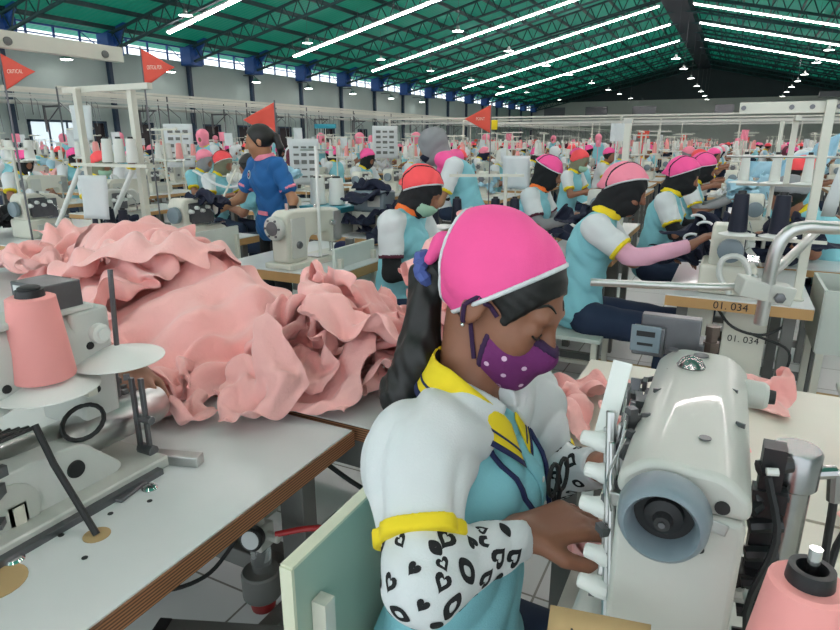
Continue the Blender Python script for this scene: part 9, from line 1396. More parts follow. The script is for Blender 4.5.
# sleeves with bands
for s_ in 'RL':
    a, b = J['sh' + s_], J['el' + s_]
    d = (b - a).normalized(); e = a + d * .118
    nk = J['neck']
    F = Field(np.minimum(a, e) - .14, np.maximum(a, e) + .14, .005)
    F.cone(a + V((.006, 0, -.012)), e + d * .03, .046, .056, .03)
    F.cone(a + V((0, 0, -.006)), nk - up2 * .035, .056, .056, .07)
    F.cone(a + V((.008, 0, -.04)), nk + V((.012, 0, -.055)), .046, .044, .06)
    F.folds(.0045, 1.25, .4); F.cut(e, d); F.cut(a.lerp(nk, .90), (nk - a) + V((0, 0, .10)))
    F.cut(a.lerp(nk, .35) - V((0, 0, .115)), (nk - a) + V((.02, 0, -.16)))
    F.build('sleeve', M['white_fab'], pw)
    F = Field(np.array(e) - .1, np.array(e) + .1, .004)
    F.cone(e - d * .04, e + d * .04, .0570, .0575, .01); F.folds(.005, 1.25, .4); F.slab(e + d * .002, d, .010)
    F.build('cuff', M['yellow'], pw)
    c = J['wr' + s_]
    F = Field(np.minimum(np.minimum(a, b), c) - .10, np.maximum(np.maximum(a, b), c) + .10, .004)
    F.cone(a.lerp(b, .5), b, .048, .043, .02); F.cone(b, c, .044, .032, .03)
    wd = (c - b).normalized()
    F.folds(.002, 1.4); F.cut(c - wd * .006, wd); F.cut(e - d * .02, -d)
    asl = F.build('arm_sleeve', M['white_fab'], pw)
    # black hearts and lips printed on the arm sleeve
    m = MB()
    def heart(t): return (.80 * math.sin(t) ** 3, (13 * math.cos(t) - 5 * math.cos(2 * t) - 2 * math.cos(3 * t) - math.cos(4 * t)) / 17)
    def lips(t): return (math.cos(t) * 1.05, .62 * math.sin(t) * (1 - .28 * math.cos(2 * t)) )
    def motif(P0, P1, u, th, size, rot, kind, ring):
        ax = (P1 - P0).normalized(); h_ = V((0, 0, 1)) if abs(ax.z) < .9 else V((1, 0, 0))
        e1 = ax.cross(h_).normalized(); e2 = ax.cross(e1)
        n = 22; rings = []
        rads = (1.0, .42) if ring else (1.0, .5, .02)
        for q_ in rads:
            row = []
            for k in range(n):
                x, y = (heart if kind == 0 else lips)(2 * math.pi * k / n)
                x, y = x * size * q_, y * size * q_
                x, y = x * math.cos(rot) - y * math.sin(rot), x * math.sin(rot) + y * math.cos(rot)
                dr = e1 * math.cos(th) + e2 * math.sin(th)
                o = P0 + ax * (u + x) + ax.cross(dr) * y
                p = F.hit(o + dr * .085, -dr, .12)
                if p is None: return
                row.append(p + dr * .0006)
            rings.append(row)
        b_ = len(m.v)
        for r_ in rings: m.v += [tuple(p) for p in r_]
        for j in range(len(rings) - 1):
            for k in range(n):
                m.f.append((b_ + j * n + k, b_ + j * n + (k + 1) % n, b_ + (j + 1) * n + (k + 1) % n, b_ + (j + 1) * n + k)); m.m.append(0)
    def motif_at(o0, dr, ax, size, kind, ring):
        n = 22; rings = []
        for q_ in ((1.0, .42) if ring else (1.0, .5, .02)):
            row = []
            for k in range(n):
                x, y = (heart if kind == 0 else lips)(2 * math.pi * k / n)
                p = F.hit(o0 + ax * (x * size * q_) + ax.cross(dr) * (y * size * q_) + dr * .085, -dr, .12)
                if p is None: return
                row.append(p + dr * .0006)
            rings.append(row)
        b_ = len(m.v)
        for r_ in rings: m.v += [tuple(p) for p in r_]
        for j in range(len(rings) - 1):
            for k in range(n):
                m.f.append((b_ + j * n + k, b_ + j * n + (k + 1) % n, b_ + (j + 1) * n + (k + 1) % n, b_ + (j + 1) * n + k)); m.m.append(0)
    rr = random.Random(4)
    for P0, P1, ua in ((a, b, .135), (b, c, .0)):
        L = (P1 - P0).length; k = 0; u = ua
        while u < L - .018:
            for q_ in range(6):
                th = q_ * math.pi / 3 + (k % 2) * .52 + rr.uniform(-.12, .12)
                big = (q_ + k) % 2 == 0
                motif(P0, P1, u + rr.uniform(-.004, .004), th, .0165 if big else .0105, rr.random() * 6.28 if not big else rr.uniform(-.8, .8) + 1.6, (q_ + k) % 3 == 0, big or rr.random() < .5)
            u += .031; k += 1
    for q_ in range(26):
        z_ = 1 - 2 * (q_ + .5) / 26; t_ = q_ * 2.4
        dr = V((math.cos(t_) * math.sqrt(1 - z_ * z_), math.sin(t_) * math.sqrt(1 - z_ * z_), z_))
        if dr.dot((c - b).normalized()) > .15 or dr.dot((a - b).normalized()) > .45: continue
        ax_d = dr.cross(V((0.3, .5, .8))).normalized()
        motif_at(b, dr, ax_d, .0135 if q_ % 2 else .010, q_ % 3 == 0, q_ % 2)
    if m.v: m.build('heart_print', M['black_fab'], asl)
# collar: two yellow leaves with navy stripes
def collar_leaf(sgn):
    nk = J['neck'] + V((0.0, 0, .0))
    def f(u, v, off=0.0):
        a = R(180 - 168 * u) * sgn          # from the back round to the front
        r = .060 + .028 * v + off; dz = .036 - .050 * v - .010 * u * v
        fr = max(0, u - .45) / .55
        p = V((r * math.cos(a) * .95 + .012 * fr, r * math.sin(a) * 1.0 * (1 - .12 * fr), dz - .085 * fr ** 1.3 + .012 * (1 - u)))
        return tuple(nk + p)
    o = MB().grid(26, 8, lambda u, v: f(u, v)).build('collar', M['yellow'], pw, solid=.003)
    MB().grid(26, 3, lambda u, v: f(u, .86 + .16 * v, .0028)).build('collar_stripe', M['navy_trim'], o, solid=.001)
    MB().grid(26, 3, lambda u, v: f(u, .60 + .06 * v, .0028)).build('collar_stripe', M['navy_trim'], o, solid=.001)
collar_leaf(1); collar_leaf(-1)
# placket, buttons, lanyard on the chest
def on_chest(y, z, off=.001):
    p = FS.hit(W(.05, y, z), (-1, 0, 0), .5)
    return (p + V((off, 0, 0))) if p is not None else W(-.2, y, z)
m = MB().grid(4, 14, lambda u, v: tuple(on_chest(.792 + .024 * u, .80 + .17 * v, .0015))); m.build('placket', M['turq'], pw, solid=.002)
m = MB()
for z in (.83, .87, .91): m.lathe([(0, .0045), (.002, .004)], tuple(on_chest(.804, z, .003)), (1, 0, 0), 12)
m.build('button', M['plastic_white'], pw)
m = MB()
for y0, y1 in ((.735, .775), (.865, .815)):
    pts = [tuple(on_chest(y0 + (y1 - y0) * t, 1.0 - .17 * t, .0035)) for t in [k / 10 for k in range(11)]]
    m.tube(pts, .0042, n=6)
m.build('lanyard', M['navy_trim'], pw)
sc_ = thing('scissors', 'black-handled thread scissors hanging in front of the woman by the yellow cuff', 'scissors', (-.208, .847, .86))
m = MB()
for s_ in (-1, 1): m.tube([(.012 * s_ + .012 * math.cos(a), .0, .072 + .026 * math.sin(a)) for a in [k * math.pi / 8 for k in range(16)]], .0035, n=6, closed=True)
m.cyl((.008, 0, .048), (0, 0, .01), .004, n=6).cyl((-.008, 0, .048), (0, 0, .01), .004, n=6); m.build('handle', M['rubber'], sc_)
MB().box((0, 0, -.01), (.008, .003, .05)).build('blade', M['steel'], sc_)
sc_.location = on_chest(.80, .88, .02) + B0 - V((0, 0, .03)); sc_.rotation_euler = (0, 0, R(70))
# hair, ponytail
F = Field(W(-.56, .62, .80), W(-.1, 1.0, 1.34), .0048)
head_prims(F, hc, Mh, .004, face=False, ears=False)
F.cone(H(-.095, 0, .0), H(-.12, .0, -.03), .035, .024, .02)
F.cut(H(.062, 0, .03), Mh @ V((1, 0, -.42)))
F.cut(H(-.01, 0, -.045), Mh @ V((.35, 0, -1)))
F.carve(H(.02, -.088, -.03), (.045, .03, .05), Mh, .01)
X_, Y_, Z_ = F.ax[0][:, None, None], F.ax[1][None, :, None], F.ax[2][None, None, :]
F.F += (.0009 * np.sin(X_ * 260 + Z_ * 330 + 3 * np.sin(Y_ * 60))).astype(np.float32)
F.build('hair', M['hair'], pw)
F = Field(W(-.62, .60, .74), W(-.25, 1.0, 1.30), .0045)
pts = [V(H(-.09, 0, -.005)), V(H(-.120, -.005, -.045)), W(-.405, .80, 1.07), W(-.425, .79, 1.01), W(-.415, .80, .96), W(-.40, .80, .93)]
for (p, q_), (r0, r1) in zip(zip(pts, pts[1:]), ((.030, .022), (.024, .034), (.034, .038), (.038, .030), (.030, .010))): F.cone(p, q_, r0, r1, .02)
X_, Y_, Z_ = F.ax[0][:, None, None], F.ax[1][None, :, None], F.ax[2][None, None, :]
F.F += (.0014 * np.sin(X_ * 240 + 60 * Z_ + 3 * np.sin(Z_ * 30)) + .0014 * np.sin(Y_ * 250 + 2 * np.sin(Z_ * 25))).astype(np.float32)
F.build('ponytail', M['hair'], pw)
M['scrunchie'] = mat('scrunchie_blue', srgb('4a5a9a'), .8)
ringc = V(H(-.120, -.005, -.040)); ax_, u_, w_ = MB().frame(V(H(-.09, 0, -.005)) - ringc)
MB().tube([tuple(ringc + (u_ * math.cos(a) + w_ * math.sin(a)) * (.026 + .003 * math.sin(9 * a)) + ax_ * .004 * math.sin(7 * a)) for a in [k * math.pi / 18 for k in range(36)]], .011, n=8, closed=True).build('scrunchie', M['scrunchie'], pw)
# kerchief with white edging
def kerch(infl, fn, name, m_, res):
    F = Field(np.array(hc) - .2, np.array(hc) + .2, res)
    F.ell(H(-.014, 0, .029), (.099 + infl, .081 + infl, .080 + infl), Mh, 0)
    F.ell(H(-.05, 0, .034), (.066 + infl, .064 + infl, .070 + infl), Mh, .03)
    F.folds(.003, .9, 1.0)
    fn(F); return F.build(name, m_, pw)
nF = Mh @ V((.84, .08, -.54)).normalized(); pF = H(.042, 0, .080)
nB = Mh @ V((-.93, 0, -.36)).normalized(); pB = H(-.092, 0, .03)
def f1(F): F.cut(pF, nF); F.cut(pB, nB)
kf = kerch(.008, f1, 'kerchief', M['hotpink'], .0045)
def f2(F): F.slab(pF, nF, .0035); F.cut(pB, nB)
kerch(.0105, f2, 'kerchief_edging', M['white_fab'], .0032)
def f3(F): F.slab(pB, nB, .003); F.cut(pF, nF)
kerch(.0100, f3, 'kerchief_edging', M['white_fab'], .0032)
F = Field(np.array(hc) - .22, np.array(hc) + .2, .005)
F.cone(H(-.100, 0, .025), H(-.118, -.015, .018), .010, .014, .02); F.cone(H(-.118, -.015, .018), H(-.116, -.035, -.01), .013, .008, .02); F.folds(.002, 2)
F.build('kerchief_knot', M['hotpink'], pw)
# mask
def mk(infl, fn, name, m_, res=.0035):
    F = Field(np.array(hc) - .16, np.array(hc) + .16, res)
    F.ell(H(.036, 0, -.052), (.070 + infl, .061 + infl, .062 + infl), Mh, 0)
    F.cone(H(.090, 0, .002), H(.106, 0, -.030), .010 + infl, .018 + infl, .03)
    F.cone(H(.07, 0, -.085), H(.085, 0, -.085), .018 + infl, .018 + infl, .03)
    fn(F); o = F.build(name, m_, pw); return F, o
nT = Mh @ V((.10, 0, 1)).normalized(); pT = H(.0, 0, -.002); nK = Mh @ V((-1, 0, -.25)).normalized(); pK = H(.028, 0, -.02)
def g1(F): F.cut(pT, nT); F.cut(pK, nK)
FM, mo = mk(.002, g1, 'face_mask', M['purple'])
def g2(F): F.slab(pT, nT, .0045); F.cut(pK, nK)
mk(.0032, g2, 'mask_binding', M['purple_dk'], .003)
def g3(F): F.slab(pK, nK, .0045); F.cut(pT, nT)
mk(.0032, g3, 'mask_binding', M['purple_dk'], .003)
for sgn in (-1, 1):
    m = MB()
    for a_, b_ in ((H(.030, sgn * .066, -.002), H(-.002, sgn * .080, .014)), (H(.034, sgn * .052, -.078), H(-.004, sgn * .079, -.032)), (H(-.002, sgn * .080, .014), H(-.014, sgn * .084, -.01)), (H(-.004, sgn * .079, -.032), H(-.014, sgn * .084, -.01))):
        p1, p2 = V(a_), V(b_); L_ = []
        for t in [k / 8 for k in range(9)]:
            o_2 = p1.lerp(p2, t) + Mh @ V((0, sgn * .05, 0)); q_ = FB.hit(o_2, Mh @ V((0, -sgn, 0)), .12)
            L_.append((q_ if q_ is not None else p1.lerp(p2, t)) + Mh @ V((0, sgn * .002, 0)))
        m.tube(L_, .0036, n=6)
    m.build('ear_loop', M['purple_dk'], pw)
m = MB(); cdot = V(H(.02, 0, -.04))
for r_ in range(-3, 4):
    for c_ in range(-5, 6):
        az = c_ * .42 + (.21 if r_ % 2 else 0); el = r_ * .33
        dr = Mh @ V((math.cos(el) * math.cos(az), math.cos(el) * math.sin(az), math.sin(el) - .12)).normalized()
        def s2(d2):
            p = FM.hit(cdot + d2 * .14, -d2, .12); return p
        p = s2(dr)
        if p is None: continue
        if (p - V(pT)).dot(nT) > -.009 or (p - V(pK)).dot(nK) > -.009: continue
        ax2, u2, w2 = m.frame(dr); b_ = len(m.v); ok = True; ring = [p + dr * .0008]
        for k in range(10):
            o = p + (u2 * math.cos(k * .6283) + w2 * math.sin(k * .6283)) * .0040
            h2 = FM.hit(o + dr * .02, -dr, .05)
            if h2 is None: ok = False; break
            ring.append(h2 + dr * .0006)
        if not ok: continue
        m.v += [tuple(v_) for v_ in ring]
        for k in range(10): m.f.append((b_, b_ + 1 + k, b_ + 1 + (k + 1) % 10)); m.m.append(0)
M['dots'] = mat('mask_dots', srgb('d9b5d0'), .8)
m.build('dot_print', M['dots'], mo)
# face details
for sgn in (-1, 1):
    m = MB(); m.tube([FB.hit(V(H(.16, sgn * (.016 + .032 * t), .038 - .006 * t + .010 * math.sin(t * 3.14))), Mh @ V((-1, 0, 0)), .2) or V(H(.08, sgn * .03, .04)) for t in [k / 6 for k in range(7)]], [.0012, .002, .0024, .0024, .002, .0016, .0008], n=6)
    m.build('eyebrow', M['hair'], pw)
m = MB()
for sgn in (-1, 1):
    m.tube([(FB.hit(V(H(.16, sgn * (.017 + .028 * t), .000 - .005 * math.sin(t * 3.14))), Mh @ V((-1, 0, 0)), .2) or V(H(.08, sgn * .03, .0))) + Mh @ V((.0015, 0, 0)) for t in [k / 6 for k in range(7)]], .0016, n=6)
m.build('eyelashes', M['hair'], pw)
m = MB(); m.ball(H(.0, -.087, -.036), .0034); m.ball(H(.0, .087, -.036), .0034); m.build('earring', M['chrome'], pw)
# trousers
F = Field(W(-.55, .50, .38), W(.2, 1.08, .66), .01)
F.ell(J['pelvis'] - V((0, 0, .03)), (.13, .165, .10), None, .03)
for s_ in 'LR': F.cone(J['hip' + s_], J['kn' + s_], .082, .064, .03)
F.build('trousers', M['denim'], pw)
F = Field(W(-.1, .55, .03), W(.25, 1.05, .60), .012)
for s_ in 'LR':
    k_ = J['kn' + s_]; an = k_ + V((-.02, 0, -.42)); F.cone(k_, an, .066, .05, .02); F.cone(an, an + V((.12, 0, -.03)), .035, .03, .02)
F.build('trouser_leg', M['denim'], pw)
# ------------------------------------------------------------------ middle distance, placed one by one
def table(label, x0, x1, y0, y1, group=None, **kw):
    t = thing('work_table', label, 'table', ((x0 + x1) / 2, (y0 + y1) / 2, 0), 0, group)
    table_parts(t, L=y1 - y0, W=x1 - x0, **kw); return t
def heap(kind, x, y, z, n, label, group, spread=.12, sc=1.0, seed=0, cat='garment', name='garment'):
    rr = random.Random(seed); out = []
    for k in range(n):
        me = GARM[kind][rr.randrange(5)]
        lab = label if n == 1 else label + (', topmost of the pile' if k == n - 1 else ', %s from the bottom' % ORD[k])
        o = put_piece(me, (x + rr.uniform(-1, 1) * spread, y + rr.uniform(-1, 1) * spread, z + .045 * k * sc), lab, group if n > 1 else None, rr.random() * 360, name, fine=(y < 5), cat=cat, scale=(sc * 1.2, sc * 1.2, sc * 1.1)); out.append(o)
    return out
GARM = {k: [piece_mesh(p, M[k], 'garment')[0] for p in P3] for k in ('navy', 'lightblue', 'white_fab', 'pink', 'black_fab')}
C0 = dict(SEATED)
def pose(base=SEATED, **kw): d = dict(base); d.update(kw); return d

# --- station of the worker on the right (table with the stencilled number)
t7 = table('white table with pale wooden edge stencilled with a number, right of centre', -.20, .36, 2.80, 3.62, thick=.045)
XmZ = lambda x, y, z: Matrix.Translation((x, y, z)) @ Matrix.Rotation(R(90), 4, 'X')
lettering('01. 034', .045, M['rubber'], t7, XmZ(-.02, -.4115, .722), 'stencil')
pb = thing('motor_cabinet', 'cream steel cabinet with stencilled number standing under the right table', 'cabinet', (.07, 2.98, 0))
MB().box((.06, 0, .36), (.17, .12, .66)).build('housing', M['cream'], pb, bevel=.004)
MB().box((-.14, .05, .40), (.14, .10, .58)).build('side_box', M['cream'], pb, bevel=.004)
lettering('01. 034', .042, M['rubber'], pb, XmZ(.06, -.0615, .55), 'stencil')
m = MB()
for x, z in ((.0, .30), (.12, .30), (.0, .12), (.12, .12)): m.box((x, -.062, z), (.02, .004, .02))
m.build('rivet', M['frame_grey'], pb)
MB().lathe([(0, .07), (.12, .07), (.14, .04)], (-.04, .02, .45), (0, 1, 0), 16).build('motor', M['black'], pb)
for k, pts in enumerate(([(0, 2.9, .70), (.08, 2.86, .62), (.2, 2.86, .60), (.30, 2.9, .66)], [(.15, 2.86, .60), (.30, 2.84, .55), (.28, 2.85, .42), (.16, 2.88, .40)])):
    tag(MB().tube(bez(pts, 18), .006, n=6).build('cable', M['rubber']), 'black cable hanging at the cream cabinet under the right table, the %s loop' % ('upper' if k == 0 else 'lower'), 'cable')
ov = overlock('cream overlock machine with navy thread cones above, on the stencilled right table', (.03, 3.03, TT), 0, None, 'cream')
m = MB().tube(bez([(.02, -.20, .02), (-.03, -.20, .10), (-.02, -.20, .17), (.04, -.20, .18), (.08, -.20, .12), (.08, -.20, .02)], 24), .012, n=8); m.build('belt_guard', M['machine_white'], ov)
r1 = make_person('seated worker in salmon and black head scarf with pink arm sleeves, right of centre', pose(wrR=(.46, -.10, .93), hdR=(.53, -.08, .98), elR=(.22, -.19, .86), pelvis=(-.05, 0, .56), chest=(.0, 0, .90), neck=(.06, 0, 1.055), head=(.14, 0, 1.165), shR=(.03, -.155, .99), shL=(.03, .155, .99)),
    dict(scarf='hood', cap='salmon', under='black_fab', mask=None, arm='palepink', skin='skin_dark', tilt=.75, hem=.03, cuff='yellow', lean=-.3), (-.60, 3.13, 0), 4, .008)
chair('cream chair with white seat under the worker with salmon scarf', (-.66, 3.10, 0), 0)
for k, (x, y, z) in enumerate(((-.10, 3.35, .93), (-.05, 3.55, .90), (-.16, 3.22, .80), (.02, 3.45, .80))):
    put_piece(P3N[k], (x, y, z), ['left', 'far', 'lower', 'right'][k] + ' navy garment piece held by the worker with salmon scarf', 'navy garments held up on the stencilled table', 80 * k, 'garment', cat='garment', scale=(1.5, 1.4, 1.5))
m = MB()
for (x, y, z, r_) in ((-.13, 3.24, 1.03, 0), (-.09, 3.23, 1.0, .5), (-.14, 3.22, .94, 1)):
    m.tube([(x + .035 * math.cos(a), y, z + .022 * math.sin(a)) for a in [r_ + k * .35 for k in range(8)]], .007, n=6)
tag(m.build('trim_strip', M['white_fab']), 'white curled trim strips on the navy garment held by the worker with salmon scarf', 'fabric')
# stand of that table
ts = thing('thread_stand', 'tall cream thread stand with bolted beam and two white discs on the stencilled table', 'thread stand', (.305, 2.93, TT))
MB().lathe([(0, .028), (.008, .028), (.010, .018)], n=16).box((0, 0, .40), (.034, .034, .80)).build('post', M['cream'], ts, bevel=.002)
b = MB().box((-.13, .02, .775), (.37, .03, .045)).build('beam', M['cream'], ts, bevel=.002)
m = MB()
for x in (-.30, -.13, -.06, .03): m.lathe([(0, .010), (.006, .009)], (x, .004, .776), (0, -1, 0), 8)
m.build('bolt', M['dark_steel'], b)
MB().box((.0, .0, .82), (.09, .04, .02)).box((.05, .0, .80), (.03, .05, .05)).build('clamp', M['rubber'], ts)
MB().cyl((-.34, -.01, .585), (.02, -.01, .585), .005, n=8).cyl((.0, 0, .585), (.12, -.01, .585), .005, n=8).build('guide_rod', M['steel'], ts)
MB().box((-.10, .12, .60), (.022, .022, .26)).box((-.10, .06, .735), (.02, .12, .02)).build('hanger_bar', M['cream'], ts)
MB().box((-.12, -.16, .27), (.34, .016, .012)).box((0, -.08, .27), (.016, .17, .012)).build('tray_bar', M['cream'], ts)
for x, y in ((-.262, -.16), (-.118, -.16)):
    MB().lathe([(0, .006), (.002, .068), (.004, .068), (.016, .02), (.02, .012)], (x, y, .28), n=28).build('spool_disc', M['plastic_white'], ts)
cone('navy_thread', 'left of the two navy thread cones above the overlock machine on the stencilled table', (.043, 2.77, 1.045), h=.15, rb=.036, rt=.026)
cone('navy_thread', 'right of the two navy thread cones above the overlock machine on the stencilled table', (.187, 2.77, 1.045), h=.15, rb=.036, rt=.026)
tag(MB().box((.045, 3.08, .955), (.04, .02, .05)).build('indicator', M['red']), 'small orange-red box on the post behind the navy cones', 'box')
o = MB().grid(4, 8, lambda u, v: (.36 + .05 * u + .02 * math.sin(v * 5), 2.95 + .03 * math.sin(v * 7), 1.52 - .42 * v)).build('tape_strip', M['paper'], None, solid=.001); tag(o, 'white tape hanging from the clamp on top of the right thread stand', 'tape')
# plastic bin and chair at the right edge
cb_ = thing('plastic_crate', 'white crate on legs full of navy garments at the right picture edge', 'crate', (.62, 3.25, 0))
MB().box((0, 0, .50), (.40, .42, .012)).box((-.20, 0, .64), (.012, .42, .28)).box((.20, 0, .64), (.012, .42, .28)).box((0, -.21, .64), (.40, .012, .28)).box((0, .21, .64), (.40, .012, .28)).build('tub', M['chair_white'], cb_)
for sx in (-.18, .18):
    for sy in (-.19, .19): MB().box((sx, sy, .25), (.03, .03, .50)).build('leg', M['cream'], cb_)
heap('navy', .62, 3.25, .55, 4, 'navy garment in the white crate at the right edge', 'navy garments in the white crate', .06, 1.0, 3)
chair('cream chair with tall back at the right picture edge beside the stencilled table', (.66, 2.62, 0), 180, back_h=.92)
heap('navy', .30, 3.75, .76, 4, 'navy garment behind the tall right thread stand', 'navy garments behind the right thread stand', .12, 1.2, 5)
table('white table behind the stencilled table carrying navy garments', -.10, .60, 3.70, 4.55)
for x, y, n_ in ((.30, 2.98, 0), (.22, 3.3, 1)):
    pass
# second worker of that line
r2 = make_person('seated worker with pink and black head scarf and yellow collar, second in the right-hand line', pose(), dict(scarf='hood', cap='hotpink', mask='black_fab', arm='black_fab', skin='skin', tilt=.9, hem=.03), (-.46, 4.55, 0), 0, .010)
r3 = make_person('seated worker in pink scarf and grey arm sleeves, third in the right-hand line', pose(wrL=(.42, .05, .93), wrR=(.42, -.10, .93), hdL=(.5, .04, .95), hdR=(.5, -.1, .95)), dict(scarf='hood', cap='hotpink', mask='black_fab', arm='grey_fab', tilt=.6), (-.40, 5.95, 0), 0, .012)
r4 = make_person('seated worker in coral cap with white sleeve beside the pale blue cloth on the right', pose(), dict(scarf='cap', cap='coral', skin='skin', collar='yellow'), (.30, 5.35, 0), 0, .012)
r5 = make_person('worker in turquoise shirt cut by the right picture edge, bending forward', pose(chest=(.12, 0, .88), neck=(.24, 0, .98), head=(.32, 0, 1.08), shL=(.20, .155, .96), shR=(.20, -.155, .96)), dict(scarf='cap', cap='grey_fab', sleeve='turq', cuff='turq'), (.62, 4.15, 0), 180, .012)
table('white table with cream machine, second in the right-hand line', -.12, .45, 4.75, 5.5)
overlock('cream machine on the second table of the right-hand line', (.16, 4.85, TT), 0, None, 'cream')
table('white table in front of the coral-capped worker', .62, 1.2, 5.0, 6.0)
table('white table with pale blue garments, third in the right-hand line', 0.0, .55, 5.9, 6.9)
for k in range(3):
    x = .05 + .14 * k
    cone('white_thread', ['left', 'middle', 'right'][k] + ' of the three white thread cones on discs behind the tall right thread stand', (x, 3.62, 1.20), h=.13, rb=.026, rt=.018)
s3 = thing('thread_stand', 'cream thread stand with white discs behind the navy cones on the right', 'thread stand', (.19, 3.68, TT))
MB().cyl((0, 0, 0), (0, 0, .74), .010, n=8).box((0, -.06, .43), (.34, .014, .012)).box((0, -.03, .43), (.014, .08, .012)).build('post', M['cream'], s3)
for k in range(3): MB().lathe([(0, .006), (.002, .07), (.004, .07), (.014, .02), (.017, .012)], (-.14 + .14 * k, -.06, .436), n=24).build('spool_disc', M['plastic_white'], s3)
heap('lightblue', .26, 6.2, .77, 5, 'pale blue garment on the third right table', 'pale blue garments on the right', .15, 1.3, 9)
heap('lightblue', .10, 5.0, .95, 3, 'pale blue garment on the second right table', 'pale blue garments on the second right table', .08, 1.0, 19)
def drape(label, m_, p, q, w=.5, sag=.1, drop=.5, name='hanging_cloth', ph=0):
    p, q = V(p), V(q)
    o = MB().grid(26, 16, lambda u, v: tuple(p.lerp(q, u) + V((0, 0, -sag * math.sin(u * 3.14))) + V((.03 * math.sin(u * 22 + v * 2 + ph), .04 * math.sin(u * 15 + 3 * v + ph), -drop * v * (.55 + .45 * u))))).build(name, m_, None, solid=.003)
    return tag(o, label, 'cloth')
drape('pale blue cloth strip hanging diagonally behind the coral cap at the right', M['lightblue'], (.10, 6.3, 1.22), (.78, 6.3, 1.50), drop=.22)
drape('pale blue cloth hanging down beside the coral-capped worker', M['lightblue'], (.20, 5.9, 1.15), (.50, 5.9, 1.25), drop=.4, ph=2)

# --- orange-collar worker and neighbours
make_person('seated worker in coral and black head scarf, orange collar, green mask, black arm sleeves', pose(elR=(.10, -.20, .76), wrR=(.33, -.14, .80), hdR=(.40, -.12, .80), head=(.17, 0, 1.15), pitch=30), dict(scarf='hood', cap='coral', under='black_fab', collar='orange', cuff='maroon', arm='black_fab', mask='mint', tilt=.9, hem=.02, lean=-.2), (-1.56, 2.78, 0), 0, .008)
chair('cream chair under the worker with the orange collar', (-1.62, 2.78, 0), 0)
table('table with pale wooden edge right in front of the worker with the orange collar', -1.22, -.88, 2.35, 3.2)
g_ = make_person('standing woman with grey hijab and bright pink shawl leaning over a table', pose(STAND, chest=(.10, 0, 1.15), neck=(.20, 0, 1.27), head=(.285, 0, 1.36), shL=(.14, .165, 1.22), shR=(.14, -.165, 1.22), elL=(.24, .2, .99), wrL=(.44, .12, .92), hdL=(.51, .08, .90), elR=(.24, -.2, .99), wrR=(.44, -.1, .92), hdR=(.51, -.08, .90), pitch=24, yaw=-8),
    dict(scarf='hijab', cap='grey_fab', mask='navy', collar='hotpink', skin='skin_mid', cuff='yellow'), (-1.66, 4.13, 0), 205, .008)
F = Field((-.05, -.17, 1.10), (.34, .2, 1.42), .008)
F.cone((.17, .13, 1.25), (.20, -.10, 1.27), .05, .05, .03); F.cone((.12, -.10, 1.28), (.22, .12, 1.27), .06, .055, .02); F.cone((.18, .12, 1.26), (.28, .05, 1.12), .04, .025, .02)
F.build('shawl', M['hotpink'], g_)
table('table with teal tray and navy fabric in front of the woman with grey hijab', -2.9, -1.9, 3.55, 4.45)
heap('navy', -2.15, 3.75, .76, 5, 'navy garment right of the cream lockstitch machine', 'navy garments heaped by the cream lockstitch machine', .22, 1.3, 12)
heap('black_fab', -2.0, 4.0, .92, 3, 'black garment on top of the navy heap', 'black garments on the navy heap', .12, 1.1, 22)
o = MB().box((0, 0, .02), (.34, .24, .04), None, 0, 1.08).build('tray', M['teal_plastic'], None, bevel=.006); o.location = (-2.62, 3.72, .90); tag(o, 'flat teal plastic tray under the two white cones', 'tray')
MB_ = MB().box((0, 0, 0), (.32, .22, .15)); o = MB_.build('box', M['chair_white']); o.location = (-2.62, 3.72, .825); tag(o, 'white box supporting the teal tray', 'box')
cone('white_thread', 'left of the two big white thread cones on the teal tray', (-2.72, 3.72, .945), h=.19, rb=.06, rt=.048)
cone('white_thread', 'right of the two big white thread cones on the teal tray', (-2.58, 3.76, .945), h=.19, rb=.06, rt=.048)
gb = thing('control_box', 'grey control box standing behind the cream lockstitch machine', 'box', (-2.32, 3.86, .90))
MB().box((0, 0, .075), (.26, .18, .15)).build('housing', M['grey_blue'], gb, bevel=.015); MB().box((.05, -.092, .08), (.10, .004, .08)).build('panel', M['machine_grey'], gb)
o = MB().box((0, 0, 0), (.26, .2, .15)).build('box', M['cream']); o.location = (-2.32, 3.86, .825); tag(o, 'cream box under the grey control box', 'box')

# --- cream lockstitch machine table
table('white table with pale wooden edge under the cream lockstitch machine', -2.46, -1.72, 2.42, 3.30, thick=.05)
lockstitch('cream lockstitch sewing machine with grey hand wheel, middle left', (-2.06, 2.44, TT), -4, None, 'cream').scale = (1.05, 1.05, 1.0)
o = MB().cyl((0, 0, 0), (0, 0, .105), .028, n=20).build('thread_tube', M['frame_grey']); o.location = (-1.93, 2.93, TT); tag(o, 'dark grey thread tube standing on the lockstitch table', 'thread')
o = MB().ball((0, 0, .04), (.055, .045, .04), 16).build('thread_ball', M['navy_trim']); o.location = (-2.01, 2.97, TT); tag(o, 'blue thread ball beside the grey thread tube', 'thread')
tp = thing('thread_stand', 'thin white pole stand in front of the cream lockstitch machine', 'thread stand', (-1.975, 2.70, TT)); MB().cyl((0, 0, 0), (0, 0, .62), .009, n=8).lathe([(0, .022), (.006, .022), (.008, .012)], n=14).build('post', M['plastic_white'], tp); MB().cyl((-.1, 0, .60), (.1, .02, .60), .005, n=6).build('guide_bar', M['steel'], tp)
chair('pale green-white chair left of the cream lockstitch machine', (-2.72, 2.86, 0), 0)

